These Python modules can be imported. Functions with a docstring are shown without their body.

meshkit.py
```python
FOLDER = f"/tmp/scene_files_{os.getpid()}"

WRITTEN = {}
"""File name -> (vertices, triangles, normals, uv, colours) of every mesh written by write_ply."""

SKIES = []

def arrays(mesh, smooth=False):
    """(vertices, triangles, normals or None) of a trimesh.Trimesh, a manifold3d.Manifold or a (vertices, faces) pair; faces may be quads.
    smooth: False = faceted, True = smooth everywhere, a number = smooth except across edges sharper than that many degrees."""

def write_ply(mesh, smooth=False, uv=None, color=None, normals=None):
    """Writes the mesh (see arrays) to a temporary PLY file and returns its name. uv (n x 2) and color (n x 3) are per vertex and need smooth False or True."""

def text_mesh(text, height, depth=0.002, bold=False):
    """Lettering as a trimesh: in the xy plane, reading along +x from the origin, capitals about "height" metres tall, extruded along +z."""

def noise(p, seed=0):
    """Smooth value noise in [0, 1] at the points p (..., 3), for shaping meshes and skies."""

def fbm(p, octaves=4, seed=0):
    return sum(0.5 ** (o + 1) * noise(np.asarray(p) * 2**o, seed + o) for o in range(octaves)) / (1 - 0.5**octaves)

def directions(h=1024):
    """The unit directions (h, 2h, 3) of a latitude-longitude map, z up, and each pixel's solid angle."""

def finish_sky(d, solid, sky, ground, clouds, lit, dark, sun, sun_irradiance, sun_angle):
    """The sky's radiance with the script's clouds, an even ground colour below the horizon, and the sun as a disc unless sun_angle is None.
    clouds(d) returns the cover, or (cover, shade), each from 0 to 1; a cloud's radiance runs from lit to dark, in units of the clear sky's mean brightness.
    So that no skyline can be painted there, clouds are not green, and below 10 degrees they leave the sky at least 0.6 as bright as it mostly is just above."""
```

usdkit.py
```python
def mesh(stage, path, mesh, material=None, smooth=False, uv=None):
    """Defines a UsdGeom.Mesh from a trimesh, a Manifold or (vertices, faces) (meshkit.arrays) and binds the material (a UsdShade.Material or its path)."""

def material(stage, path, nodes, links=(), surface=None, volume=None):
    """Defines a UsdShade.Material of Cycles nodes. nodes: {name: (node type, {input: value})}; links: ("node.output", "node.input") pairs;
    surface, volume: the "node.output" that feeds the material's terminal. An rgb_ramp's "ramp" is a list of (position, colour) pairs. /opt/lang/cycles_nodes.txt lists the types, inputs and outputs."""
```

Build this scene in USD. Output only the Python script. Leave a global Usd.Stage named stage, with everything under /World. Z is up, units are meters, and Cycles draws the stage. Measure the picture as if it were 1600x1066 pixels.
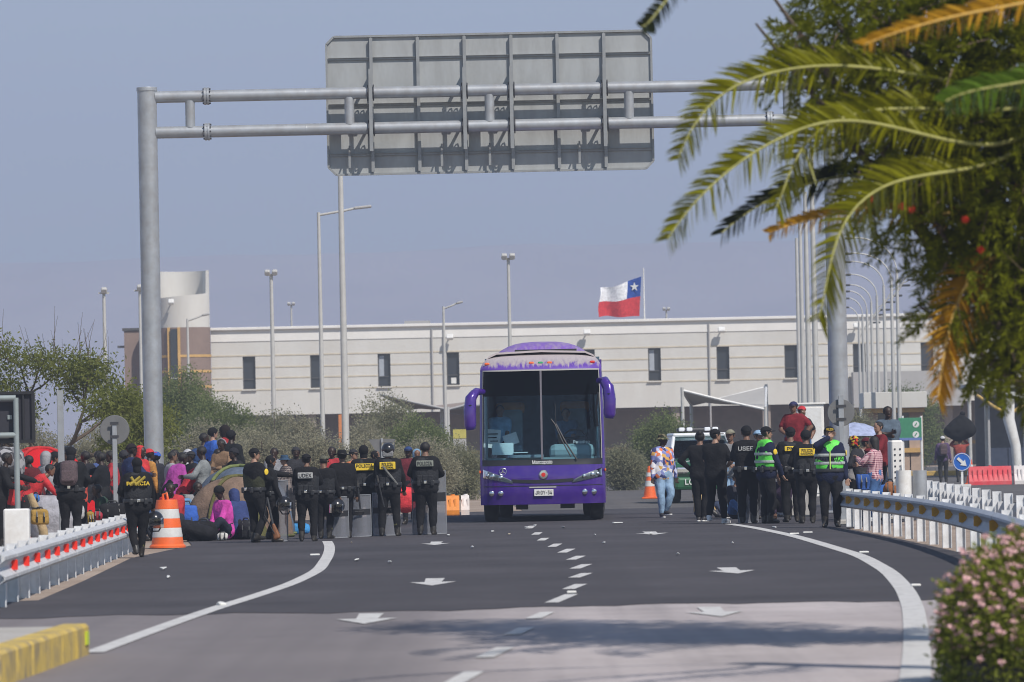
import math, random, numpy as np, trimesh, usdkit, meshkit
import manifold3d as m3
from scipy import sparse
from shapely.geometry import Polygon
from scipy.interpolate import CubicSpline, PchipInterpolator
from pxr import Usd, UsdGeom, UsdLux, UsdShade, Sdf, Gf, Vt

stage = Usd.Stage.CreateInMemory()
UsdGeom.SetStageUpAxis(stage, 'Z'); UsdGeom.SetStageMetersPerUnit(stage, 1.0)
WORLD = UsdGeom.Xform.Define(stage, '/World'); stage.SetDefaultPrim(WORLD.GetPrim())
UsdGeom.Scope.Define(stage, '/World/Looks')
PI = math.pi
# ---------------------------------------------------------------- camera, sky, sun, exposure
F = 8889.0                       # focal length in photograph pixels (1600 wide): a 200 mm lens
ROLL, PITCH, EYE = math.radians(1.2), math.atan((703 - 533) / F), np.array([0, 0, 1.5])
EXPOSURE = 0.10
SUN_EL, SUN_AZ = math.radians(47), math.radians(35)      # azimuth: to the right of straight behind the camera
SUN_DIR = np.array([math.sin(SUN_AZ) * math.cos(SUN_EL), -math.cos(SUN_AZ) * math.cos(SUN_EL), math.sin(SUN_EL)])
def rx(a): c, s = math.cos(a), math.sin(a); return np.array([[1, 0, 0], [0, c, -s], [0, s, c]])
def ry(a): c, s = math.cos(a), math.sin(a); return np.array([[c, 0, s], [0, 1, 0], [-s, 0, c]])
def rz(a): c, s = math.cos(a), math.sin(a); return np.array([[c, -s, 0], [s, c, 0], [0, 0, 1]])
RCAM = rx(PI / 2 + PITCH) @ rz(-ROLL)
cam = UsdGeom.Camera.Define(stage, '/World/camera')
m4 = np.eye(4); m4[:3, :3] = RCAM; m4[:3, 3] = EYE
cam.AddTransformOp().Set(Gf.Matrix4d(*m4.T.ravel().tolist()))
cam.CreateHorizontalApertureAttr(36.0); cam.CreateVerticalApertureAttr(36.0 * 682 / 1024)
cam.CreateFocalLengthAttr(200.0); cam.CreateFStopAttr(5.4); cam.CreateFocusDistanceAttr(112.0)
cam.CreateClippingRangeAttr(Gf.Vec2f(0.5, 60000)); cam.CreateExposureAttr(EXPOSURE)

dome = UsdLux.DomeLight.Define(stage, '/World/sky')
sky_mat = usdkit.material(stage, '/World/Looks/sky', {
    'sky': ('sky_texture', {'sky_type': 'single_scattering', 'sun_disc': False, 'sun_elevation': SUN_EL, 'sun_rotation': math.atan2(SUN_DIR[0], SUN_DIR[1]), 'altitude': 50.0, 'air_density': 1.0, 'aerosol_density': 0.35, 'ozone_density': 2.6}),
    'bg': ('background_shader', {'strength': 0.095})}, [('sky.color', 'bg.color')], surface='bg.background')
UsdShade.MaterialBindingAPI.Apply(dome.GetPrim()).Bind(sky_mat)
dome.GetPrim().SetCustomDataByKey('kind', 'structure')
sun = UsdLux.DistantLight.Define(stage, '/World/sun')
sun.CreateNormalizeAttr(True); sun.CreateIntensityAttr(1.25); sun.CreateAngleAttr(0.53); sun.CreateColorAttr(Gf.Vec3f(1.0, 0.94, 0.87))
zax = SUN_DIR; xax = np.cross([0, 0, 1.0], zax); xax /= np.linalg.norm(xax); yax = np.cross(zax, xax)
m4 = np.eye(4); m4[:3, :3] = np.stack([xax, yax, zax], 1)
sun.AddTransformOp().Set(Gf.Matrix4d(*m4.T.ravel().tolist()))

# ---------------------------------------------------------------- picture -> place
def ray(px, py): return RCAM @ np.array([(px - 800) / F, (533 - py) / F, -1.0])
def G(px, py, z=0.0):            # where the line of sight meets the level z
    d = ray(px, py); return EYE + d * (z - EYE[2]) / d[2]
def A(px, py, Y):                # where it meets the upright plane at distance Y
    d = ray(px, py); return EYE + d * Y / d[1]
def pix(Y): return Y / F         # metres per photograph pixel at distance Y

# ---------------------------------------------------------------- prim helpers
USED = {}
def path_of(name, parent):
    base = str(parent.GetPath()) if parent is not None else '/World'
    k = USED.get((base, name), 0); USED[(base, name)] = k + 1
    return f'{base}/{name}' if k == 0 else f'{base}/{name}_{k:03d}'
def tag(p, label=None, cat=None, group=None, kind=None):
    p = p.GetPrim() if hasattr(p, 'GetPrim') else p
    for k, v in (('label', label), ('category', cat), ('group', group), ('kind', kind)):
        if v: p.SetCustomDataByKey(k, v)
    return p
def thing(name, label, cat, loc=(0, 0, 0), yaw=0.0, group=None, pitch=0.0, roll=0.0):
    x = UsdGeom.Xform.Define(stage, path_of(name, None))
    x.AddTranslateOp().Set(Gf.Vec3d(*map(float, loc)))
    x.AddRotateXYZOp().Set(Gf.Vec3f(float(pitch), float(roll), float(yaw)))
    return tag(x, label, cat, group)
def obj(name, mesh, mat, parent=None, smooth=False, label=None, kind=None):
    m = usdkit.mesh(stage, path_of(name, parent), mesh, mat, smooth)
    return tag(m, label, kind=kind)
def struct(name, mesh, mat, smooth=False): return obj(name, mesh, mat, None, smooth, kind='structure')
def solo(name, mesh, mat, label, cat, group=None, smooth=False, kind=None): return tag(obj(name, mesh, mat, None, smooth), label, cat, group, kind)
def dup(root, loc, yaw=0.0, label=None, group=None, name=None):
    was = root.GetCustomData()
    base = name or root.GetName().rstrip('0123456789').rstrip('_')
    r = thing(base, label or was['label'], was['category'], loc, yaw, group or was.get('group'))
    r.GetReferences().AddInternalReference(root.GetPath()); r.SetInstanceable(True)
    return r

# ---------------------------------------------------------------- shapes: (vertices, triangles)
def cat(*ms):
    ms = [x for x in ms if x is not None and len(x[0])]
    n = np.cumsum([0] + [len(v) for v, _ in ms])
    return np.vstack([v for v, _ in ms]), np.vstack([np.asarray(f) + k for (_, f), k in zip(ms, n)])
def tri(m):
    if hasattr(m, 'to_mesh'):
        q = m.to_mesh(); return np.array(q.vert_properties[:, :3], float), np.array(q.tri_verts, int)
    if hasattr(m, 'vertices'): return np.array(m.vertices, float), np.array(m.faces, int)
    return m
def move(m, t=(0, 0, 0), R=None, s=None):
    v, f = tri(m); v = np.array(v, float)
    if s is not None: v = v * np.asarray(s)
    if R is not None: v = v @ np.asarray(R).T
    return v + np.asarray(t, float), f
BOXF = np.array([[0, 2, 1], [1, 2, 3], [4, 5, 6], [5, 7, 6], [0, 1, 4], [1, 5, 4], [2, 6, 3], [3, 6, 7], [0, 4, 2], [2, 4, 6], [1, 3, 5], [3, 7, 5]])
def box(c, s, R=None):
    v = np.array([[x, y, z] for z in (-.5, .5) for y in (-.5, .5) for x in (-.5, .5)]) * np.asarray(s, float)
    if R is not None: v = v @ np.asarray(R).T
    return v + np.asarray(c, float), BOXF.copy()
def rbox(c, s, r=0.02, R=None, seg=6):
    s = np.asarray(s, float) / 2; r = min(r, s.min() * .98)
    sp = m3.Manifold.sphere(r, seg)
    m = m3.Manifold.batch_hull([sp.translate([(s[0] - r) * a, (s[1] - r) * b, (s[2] - r) * d]) for a in (-1, 1) for b in (-1, 1) for d in (-1, 1)])
    return move(m, c, R)
def cbox(c, s, b=0.01, R=None):  # chamfered box
    s = np.asarray(s, float) / 2; b = min(b, s.min() * .9); p = []
    for a in (-1, 1):
        for q in (-1, 1):
            for d in (-1, 1):
                for k in range(3):
                    e = s.copy(); e[k] += b; e = e - b
                    p.append(np.array([a, q, d]) * e)
    return move(m3.Manifold.hull_points(np.array(p)), c, R)
def frame_of(d):
    d = np.asarray(d, float); d = d / max(np.linalg.norm(d), 1e-9)
    u = np.cross(d, [0, 0, 1.0]) if abs(d[2]) < .95 else np.cross(d, [1.0, 0, 0])
    u /= np.linalg.norm(u); return u, np.cross(u, d), d
def tube(pts, r, n=8, caps=True):
    pts = np.asarray(pts, float); r = np.full(len(pts), r) if np.ndim(r) == 0 else np.asarray(r, float)
    t = np.gradient(pts, axis=0); u, w, _ = frame_of(t[0]); rows = []
    a = np.arange(n) / n * 2 * PI
    for p, q, rr in zip(pts, t, r):
        q = q / max(np.linalg.norm(q), 1e-9); u = u - q * (u @ q); u /= max(np.linalg.norm(u), 1e-9); w = np.cross(q, u)
        rows.append(p + rr * (np.cos(a)[:, None] * u + np.sin(a)[:, None] * w))
    v = np.vstack(rows); f = []
    i = np.arange(n); j = (i + 1) % n
    for k in range(len(pts) - 1):
        f += [np.stack([k * n + i, k * n + j, (k + 1) * n + j], 1), np.stack([k * n + i, (k + 1) * n + j, (k + 1) * n + i], 1)]
    if caps:
        m = len(v); v = np.vstack([v, pts[0], pts[-1]])
        f += [np.stack([np.full(n, m), j, i], 1), np.stack([np.full(n, m + 1), (len(pts) - 1) * n + i, (len(pts) - 1) * n + j], 1)]
    return v, np.vstack(f)
def lathe(prof, n=20, axis=2):   # prof: (radius, height) pairs
    prof = np.asarray(prof, float); a = np.arange(n) / n * 2 * PI
    v = np.stack([np.outer(prof[:, 0], np.cos(a)), np.outer(prof[:, 0], np.sin(a)), np.repeat(prof[:, 1:2], n, 1)], -1).reshape(-1, 3)
    i = np.arange(n); j = (i + 1) % n; f = []
    for k in range(len(prof) - 1):
        f += [np.stack([k * n + i, k * n + j, (k + 1) * n + j], 1), np.stack([k * n + i, (k + 1) * n + j, (k + 1) * n + i], 1)]
    if axis == 0: v = v[:, [2, 0, 1]]
    if axis == 1: v = v[:, [1, 2, 0]]
    return v, np.vstack(f)
def grid(P):                     # (rows, columns, 3) points
    h, w = P.shape[:2]; i = np.arange(h * w).reshape(h, w)
    a, b, c, d = i[:-1, :-1].ravel(), i[:-1, 1:].ravel(), i[1:, 1:].ravel(), i[1:, :-1].ravel()
    return P.reshape(-1, 3), np.vstack([np.stack([a, b, c], 1), np.stack([a, c, d], 1)])
def thick(P, n):                 # a sheet of points P given the thickness vector n
    h, w = P.shape[:2]; v, f = grid(P); m = len(v)
    v2 = np.vstack([v, v + np.asarray(n)]); i = np.arange(m).reshape(h, w)
    e = np.concatenate([i[0, :], i[1:, -1], i[-1, -2::-1], i[-2:0:-1, 0]]); e2 = np.roll(e, -1)
    return v2, np.vstack([f, f[:, ::-1] + m, np.stack([e, e + m, e2], 1), np.stack([e2, e + m, e2 + m], 1)])
def prism(poly, h):              # shapely polygon or points in xy, raised along z
    if not hasattr(poly, 'exterior'): poly = Polygon(poly)
    return tri(trimesh.creation.extrude_polygon(poly, h, engine='earcut'))
def sheet(poly, z):
    if not hasattr(poly, 'exterior'): poly = Polygon(poly)
    v, f = trimesh.creation.triangulate_polygon(poly, engine='earcut')
    v = np.c_[v, np.full(len(v), z)]
    n = np.cross(v[f[:, 1]] - v[f[:, 0]], v[f[:, 2]] - v[f[:, 0]])[:, 2]; f = np.where(n[:, None] < 0, f[:, ::-1], f)
    return v, f
def text(s, h, depth=.004, bold=False): return tri(meshkit.text_mesh(s, h, depth, bold))
STAND = np.array([[1, 0, 0], [0, 0, -1], [0, 1, 0.]])          # text upright, read from -y (towards the camera)
def stand_text(s, h, c, depth=.004, bold=False, width=None, R=None):
    v, f = text(s, h, depth, bold); v = v.copy(); lo, hi = v.min(0), v.max(0)
    v[:, :2] -= (lo[:2] + hi[:2]) / 2
    if width: v[:, 0] *= width / (hi[0] - lo[0])
    v = v @ STAND.T
    if R is not None: v = v @ R.T
    return v + np.asarray(c), f

# ---------------------------------------------------------------- materials
MAT = {}
def mat(name, col, rough=.7, metal=0.0, var=.12, scale=6.0, bump=0.0, bscale=60.0, dirt=None, dirt_amt=.5, dirt_scale=2.0, spec=.5, coat=0.0, backs=None, stretch=None):
    if name in MAT: return MAT[name]
    c = np.asarray(col, float)
    n = {'geo': ('texture_coordinate', {}), 'map': ('mapping', {'scale': stretch or (1, 1, 1)}), 'n': ('noise_texture', {'scale': scale, 'detail': 5.0, 'roughness': .6}),
         'r': ('rgb_ramp', {'ramp': [(.25, tuple(c * (1 - var))), (.75, tuple(np.minimum(c * (1 + var), 1)))]}),
         'p': ('principled_bsdf', {'roughness': rough, 'metallic': metal, 'specular_ior_level': spec, 'coat_weight': coat, 'coat_roughness': .05})}
    l = [('geo.object', 'map.vector'), ('map.vector', 'n.vector'), ('n.fac', 'r.fac')]
    out = 'r.color'
    if dirt is not None:
        n['dn'] = ('noise_texture', {'scale': dirt_scale, 'detail': 6.0, 'roughness': .7}); n['dr'] = ('rgb_ramp', {'ramp': [(.42, (0, 0, 0)), (.68, (dirt_amt,) * 3)]})
        n['dm'] = ('mix_color', {'b': tuple(dirt)}); l += [('map.vector', 'dn.vector'), ('dn.fac', 'dr.fac'), ('dr.color', 'dm.fac'), (out, 'dm.a')]; out = 'dm.result'
    l.append((out, 'p.base_color'))
    if bump:
        n['bn'] = ('noise_texture', {'scale': bscale, 'detail': 3.0}); n['b'] = ('bump', {'strength': bump, 'distance': .02}); l += [('map.vector', 'bn.vector'), ('bn.fac', 'b.height'), ('b.normal', 'p.normal')]
    MAT[name] = usdkit.material(stage, f'/World/Looks/{name}', n, l, surface='p.BSDF')
    return MAT[name]
def cloth(col, name=None):
    name = name or 'cloth_' + '_'.join(f'{int(x * 1000):03d}' for x in col)
    c = np.asarray(col, float); c = (c * .86 + c.mean() * .14) * (.88 if c.max() > .3 else 1)
    return mat(name, c, .9, var=.34, scale=7, bump=.55, bscale=28, spec=.15)
def plain(name, nodes, links, surface='p.BSDF'):
    if name not in MAT: MAT[name] = usdkit.material(stage, f'/World/Looks/{name}', nodes, links, surface=surface)
    return MAT[name]
def pane(name, tint=(.7, .8, .85), rough=.02, ior=1.5, keep=1.0):
    return plain(name, {'t': ('transparent_bsdf', {'color': tint}), 'g': ('glossy_bsdf', {'color': (.9, .9, .9), 'roughness': rough}), 'f': ('fresnel', {'IOR': ior}), 'm': ('mix_closure', {})},
                 [('f.fac', 'm.fac'), ('t.BSDF', 'm.closure1'), ('g.BSDF', 'm.closure2')], 'm.closure')
def leafmat(name, cols, tr=.35, rough=.5):
    ramp = [(i / (len(cols) - 1), c) for i, c in enumerate(cols)]
    return plain(name, {'g': ('geometry', {}), 'r': ('rgb_ramp', {'ramp': ramp}), 'p': ('principled_bsdf', {'roughness': rough, 'specular_ior_level': .15}), 't': ('translucent_bsdf', {}), 'm': ('mix_closure', {'fac': tr})},
                 [('g.random_per_island', 'r.fac'), ('r.color', 'p.base_color'), ('r.color', 't.color'), ('p.BSDF', 'm.closure1'), ('t.BSDF', 'm.closure2')], 'm.closure')
GALV = mat('galvanised_steel', (.36, .38, .40), .45, .35, var=.15, scale=3, dirt=(.25, .22, .19), dirt_amt=.35, dirt_scale=5)
PAINTW = mat('white_paint', (.72, .72, .70), .5, var=.06, scale=3, dirt=(.45, .40, .33), dirt_amt=.4, dirt_scale=4)
BLACKP = mat('black_plastic', (.018, .018, .02), .45, var=.1)
DARKM = mat('dark_steel', (.07, .07, .075), .5, .5)
CONC = mat('concrete', (.42, .40, .37), .9, var=.12, scale=4, bump=.3, dirt=(.25, .22, .18), dirt_amt=.5, dirt_scale=2)

# ---------------------------------------------------------------- haze: the warm dusty air over the whole scene
HAZE = 0.00042
HAZE_AIR = usdkit.material(stage, '/World/Looks/haze_air', {'v': ('principled_volume', {'color': (.70, .79, 1.0), 'density': HAZE, 'anisotropy': -.02})}, [], volume='v.volume')
tag(obj('haze', box((0, 4200, 249), (9600, 8800, 506)), HAZE_AIR), 'thin dusty haze hanging in the air over the whole place', 'haze', kind='stuff')
# ---------------------------------------------------------------- ground, road, markings, hills
def pos_mat(name, nodes, links): return plain(name, {'g': ('geometry', {}), **nodes}, links)
DIRT = plain('sandy_dirt', {'g': ('geometry', {}), 'n': ('noise_texture', {'scale': .25, 'detail': 8.0, 'roughness': .65}), 'r': ('rgb_ramp', {'ramp': [(.3, (.24, .185, .145)), (.6, (.36, .29, .235)), (.8, (.42, .35, .29))]}),
    'n2': ('noise_texture', {'scale': 14.0, 'detail': 6.0}), 'b': ('bump', {'strength': .7, 'distance': .04}), 'p': ('principled_bsdf', {'roughness': .95, 'specular_ior_level': .1})},
    [('g.position', 'n.vector'), ('g.position', 'n2.vector'), ('n.fac', 'r.fac'), ('r.color', 'p.base_color'), ('n2.fac', 'b.height'), ('b.normal', 'p.normal')])
def road_mat(name, lo, hi, stain, speck, lane=None):
    return plain(name, {'g': ('geometry', {}), 'm1': ('mapping', {'scale': (.30, .22, 1)}), 'n1': ('noise_texture', {'scale': 1.0, 'detail': 7.0, 'roughness': .62}),
        'r1': ('rgb_ramp', {'ramp': [(.3, lo), (.7, hi)]}), 'n2': ('noise_texture', {'scale': 90.0, 'detail': 3.0}), 'r2': ('rgb_ramp', {'ramp': [(.3, (1 - speck,) * 3), (.75, (1 + speck * .4,) * 3)]}),
        'mx': ('mix_color', {'blend_type': 'multiply', 'fac': 1.0, 'use_clamp_result': False}), 'm2': ('mapping', {'scale': (.9, .012, 1)}), 'n3': ('noise_texture', {'scale': 1.0, 'detail': 4.0, 'roughness': .6}),
        'r3': ('rgb_ramp', {'ramp': [(.44, (0, 0, 0)), (.7, (.8, .8, .8))]}), 'st': ('mix_color', {'b': stain}), 'n4': ('noise_texture', {'scale': 2.2, 'detail': 5.0}), 'r4': ('rgb_ramp', {'ramp': [(.62, (0, 0, 0)), (.72, (.5, .5, .5))]}), 'sp': ('mix_color', {'b': tuple(x * .62 for x in stain)}),
        **({'sx': ('separate_xyz', {}), 'ln': ('map_range', {'range_type': 'smoothstep', 'from_min': .6, 'from_max': -1.6, 'to_min': 0.0, 'to_max': .75}), 'lm': ('mix_color', {'b': lane})} if lane else {}), 'b': ('bump', {'strength': .35, 'distance': .01}), 'p': ('principled_bsdf', {'roughness': .82, 'specular_ior_level': .25})},
        ([('g.position', 'sx.vector'), ('sx.x', 'ln.value'), ('sp.result', 'lm.a'), ('ln.result', 'lm.fac'), ('lm.result', 'p.base_color')] if lane else [('sp.result', 'p.base_color')]) + [('g.position', 'm1.vector'), ('m1.vector', 'n1.vector'), ('n1.fac', 'r1.fac'), ('g.position', 'n2.vector'), ('n2.fac', 'r2.fac'), ('r1.color', 'mx.a'), ('r2.color', 'mx.b'), ('g.position', 'm2.vector'), ('m2.vector', 'n3.vector'),
         ('n3.fac', 'r3.fac'), ('r3.color', 'st.fac'), ('mx.result', 'st.a'), ('g.position', 'n4.vector'), ('n4.fac', 'r4.fac'), ('r4.color', 'sp.fac'), ('st.result', 'sp.a'), ('n2.fac', 'b.height'), ('b.normal', 'p.normal')])
ASPHALT = road_mat('asphalt', (.048, .0445, .0485), (.088, .081, .087), (.056, .052, .056), .3)
OLDROAD = road_mat('worn_concrete_road', (.35, .312, .305), (.54, .485, .475), (.22, .20, .20), .22, (.115, .104, .108))
PLAZA = road_mat('plaza_asphalt', (.10, .092, .088), (.15, .138, .13), (.085, .08, .078), .25)
MARK = plain('worn_road_paint', {'g': ('geometry', {}), 'n': ('noise_texture', {'scale': 5.0, 'detail': 8.0, 'roughness': .7}), 'r': ('rgb_ramp', {'ramp': [(.28, (.20, .19, .185)), (.46, (.50, .49, .47)), (.7, (.62, .61, .585))]}), 'p': ('principled_bsdf', {'roughness': .75})},
    [('g.position', 'n.vector'), ('n.fac', 'r.fac'), ('r.color', 'p.base_color')])

# ground: one sheet to beyond the hills, finer near the camera
gx = np.concatenate([[-4700, -1500, -500, -150], np.linspace(-60, 60, 41), [150, 500, 1500, 4700]]); gy = np.concatenate([[-180, -60, 0], np.linspace(20, 400, 77), [600, 1000, 2000, 4000, 8500]])
GX, GY = np.meshgrid(gx, gy); GZ = np.full(GX.shape, -.012)
struct('ground', grid(np.stack([GX, GY, GZ], -1)), DIRT)
def ribbon(pts, w, z, n=None):   # a painted strip along world points
    p = np.array([q[:2] for q in pts], float)
    t = np.linspace(0, 1, len(p)); 
    from scipy.interpolate import PchipInterpolator, CubicSpline
    d = np.r_[0, np.cumsum(np.linalg.norm(np.diff(p, axis=0), axis=1))]
    k = n or max(8, len(p) * 6); s = np.linspace(0, d[-1], k); c = PchipInterpolator(d, p)(s) if len(p) > 2 else np.stack([np.interp(s, d, p[:, i]) for i in (0, 1)], 1)
    tg = np.gradient(c, axis=0); tg /= np.linalg.norm(tg, axis=1, keepdims=True); nn = np.stack([-tg[:, 1], tg[:, 0]], 1)
    L, R = c + nn * w / 2, c - nn * w / 2
    return grid(np.stack([np.c_[R, np.full(k, z)], np.c_[L, np.full(k, z)]], 1))
# plaza behind the bus, the dark asphalt, the older pale road in front
struct('plaza', sheet([(.2, 139), (15, 139), (70, 150), (70, 334), (-34, 334), (-30, 300), (-3.0, 240), (-.4, 175)], -.004), PLAZA)
edge_l = [G(px, py) for px, py in ((0, 962), (60, 938), (130, 908), (205, 872), (300, 852))]
asp = [(-16, 53.6)] + [(p[0], p[1]) for p in edge_l[1:]] + [(-6.6, 112), (-5.2, 124), (-2.5, 139), (9, 139), (9.5, 118)] + [tuple(G(px, py)[:2]) for px, py in ((1322, 826), (1400, 841), (1495, 862))] + [(6.7, 74), (8, 66), (8.2, 54.6)]
BND = [(-16, 53.2)] + [(x, 54.0 + .30 * math.sin(x * 1.3) + .22 * math.sin(x * 4.7 + 1) + .12 * math.sin(x * 11.3)) for x in np.linspace(-12, 8.2, 90)]
struct('road', sheet([(x, y) for x, y in BND] + [(8, 66), (6.7, 74)] + [tuple(G(px, py)[:2]) for px, py in ((1495, 862), (1400, 841), (1322, 826))] + [(9.5, 118), (9, 139.5), (-2.5, 139.5), (-5.2, 124), (-6.6, 112)] + [(p[0], p[1]) for p in edge_l[::-1][:-1]] + [(-9.5, 58)], 0.0), ASPHALT)
struct('road', sheet([(-16, 4)] + [(14, 4), (14, 40), (8.4, 50)] + [(x, y) for x, y in BND[::-1]], -.0035), OLDROAD)
def line(name, px, w, z=.004): return struct(name, ribbon([G(a, b) for a, b in px], w, z), MARK)
line('edge_line', [(511, 846), (515, 858), (508, 876), (492, 894), (462, 909), (400, 931), (330, 953), (240, 985), (146, 1020)], .17)
line('edge_line', [(1140, 819), (1190, 827), (1260, 843), (1330, 864), (1378, 887), (1408, 914), (1424, 943), (1431, 985), (1432, 1030), (1428, 1075)], .20)
for (x0, y0), (x1, y1) in (((700, 1073), (741, 1050)), ((757, 1028), (790, 1012)), ((800, 992), (823, 981)), ((833, 967), (855, 957)), ((862, 942), (893, 929)), ((888, 921), (908, 913)), ((897, 903), (917, 896)), ((898, 889), (917, 882)), ((892, 875), (908, 869)), ((878, 864), (892, 858)), ((862, 855), (872, 850)), ((845, 845), (852, 841)), ((836, 836), (842, 832)), ((826, 826), (832, 822))):
    struct('lane_dash', ribbon([G(x0, y0), G(x1, y1)], .14, .0041, 4), MARK)
def arrow(px, py, w, L=2.9):     # pointing to the camera; w the head's width in pixels
    c = G(px, py); hw = w * pix(c[1]) / 2
    P = [(-.42 * hw, L * .62), (.42 * hw, L * .62), (.36 * hw, L * .1), (hw, L * .12), (0.05 * hw, -L * .38), (-hw, L * .10), (-.36 * hw, L * .1)]
    s = struct('lane_arrow', move(sheet(P, 0), (c[0], c[1], .0042)), MARK)
arrow(572, 969, 96, 3.2); arrow(676, 911, 74, 3.6); arrow(680, 850, 46, 3.4); arrow(1118, 958, 90, 3.0); arrow(1145, 893, 74, 3.4); arrow(1019, 834, 52, 3.6)
STUD = mat('road_stud', (.75, .74, .70), .4, var=.05)
for i, (a, b) in enumerate(((1350, 864), (1431, 916), (1241, 835), (1262, 833), (492, 868), (346, 946), (893, 927))):
    c = G(a, b); solo('road_stud', cbox((c[0], c[1], .012), (.10 * c[1] / 60, .10, .024), .006), STUD, 'small white reflective stud ' + ('on the right edge line where it bends, below the officers', 'right of the pale curve of the right edge line', 'just before the far end of the right edge line', 'farthest right edge stud near the facing green vest officer', 'left of the far left edge line', 'beside the middle of the left edge line', 'above the longest lane dash')[i], 'road stud')
# hills far behind the building
def hills(name, y, x0, x1, base, seed, amp, depth):
    xs = np.linspace(x0, x1, 160); rows = []
    for j, t in enumerate(np.linspace(0, 1, 26)):
        z = base * np.sin(t * PI / 2) ** .85 * (.92 + amp * (meshkit.fbm(np.stack([xs / 900, np.full(160, t * 1.2), np.zeros(160)], -1), 5, seed) - .5)) + (t > 0) * 14 * (meshkit.fbm(np.stack([xs / 170, np.full(160, t * 6), np.zeros(160)], -1), 4, seed + 9) - .5) - (1 if t == 0 else 0)
        rows.append(np.stack([xs, y + depth * t + 0 * xs, z], -1))
    for zf in (.6, 0.0): rows.append(np.stack([xs, np.full(160, y + depth * (1.35 + (1 - zf))), rows[25][:, 2] * zf - .5], -1))
    return grid(np.array(rows))
HILL = plain('desert_hill', {'g': ('geometry', {}), 'mp': ('mapping', {'scale': (1, .4, 3)}), 'n': ('noise_texture', {'scale': .006, 'detail': 8.0, 'roughness': .6}), 'r': ('rgb_ramp', {'ramp': [(.3, (.34, .22, .19)), (.7, (.52, .38, .33))]}), 'p': ('principled_bsdf', {'roughness': .95, 'specular_ior_level': .1})},
    [('g.position', 'mp.vector'), ('mp.vector', 'n.vector'), ('n.fac', 'r.fac'), ('r.color', 'p.base_color')])
struct('hills', hills('hills', 5200, -4300, 4300, 236, 3, .20, 900), HILL, True)
# ---------------------------------------------------------------- gantry over the road and the back of its sign
YG = 122.0; pg = pix(YG)
xl, xr = A(234.5, 400, YG)[0], A(1308.6, 540, YG)[0]
zt = A(226, 139, YG)[2]; zu, zl = A(675, 143, YG)[2], A(675, 198.5, YG)[2]
gan = thing('sign_gantry', 'grey steel tube gantry spanning the road with twin horizontal beams', 'gantry', (0, YG, 0))
for x in (xl, xr):
    c = obj('column', tube([(x, 0, 0), (x, 0, 3), (x, 0, 6), (x, 0, zt)], .208, 28), GALV, gan, 40)
    obj('column_cap', lathe([(0, zt + .02), (.214, zt + .02), (.214, zt - .05)], 28), GALV, c) if False else obj('column_cap', move(lathe([(0, .03), (.216, .03), (.222, .02), (.222, -.05), (.21, -.05)], 28), (x, 0, zt)), GALV, c, 30)
    obj('base_plate', move(cbox((0, 0, .03), (.75, .75, .05), .01), (x, 0, 0)), GALV, c)
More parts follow.
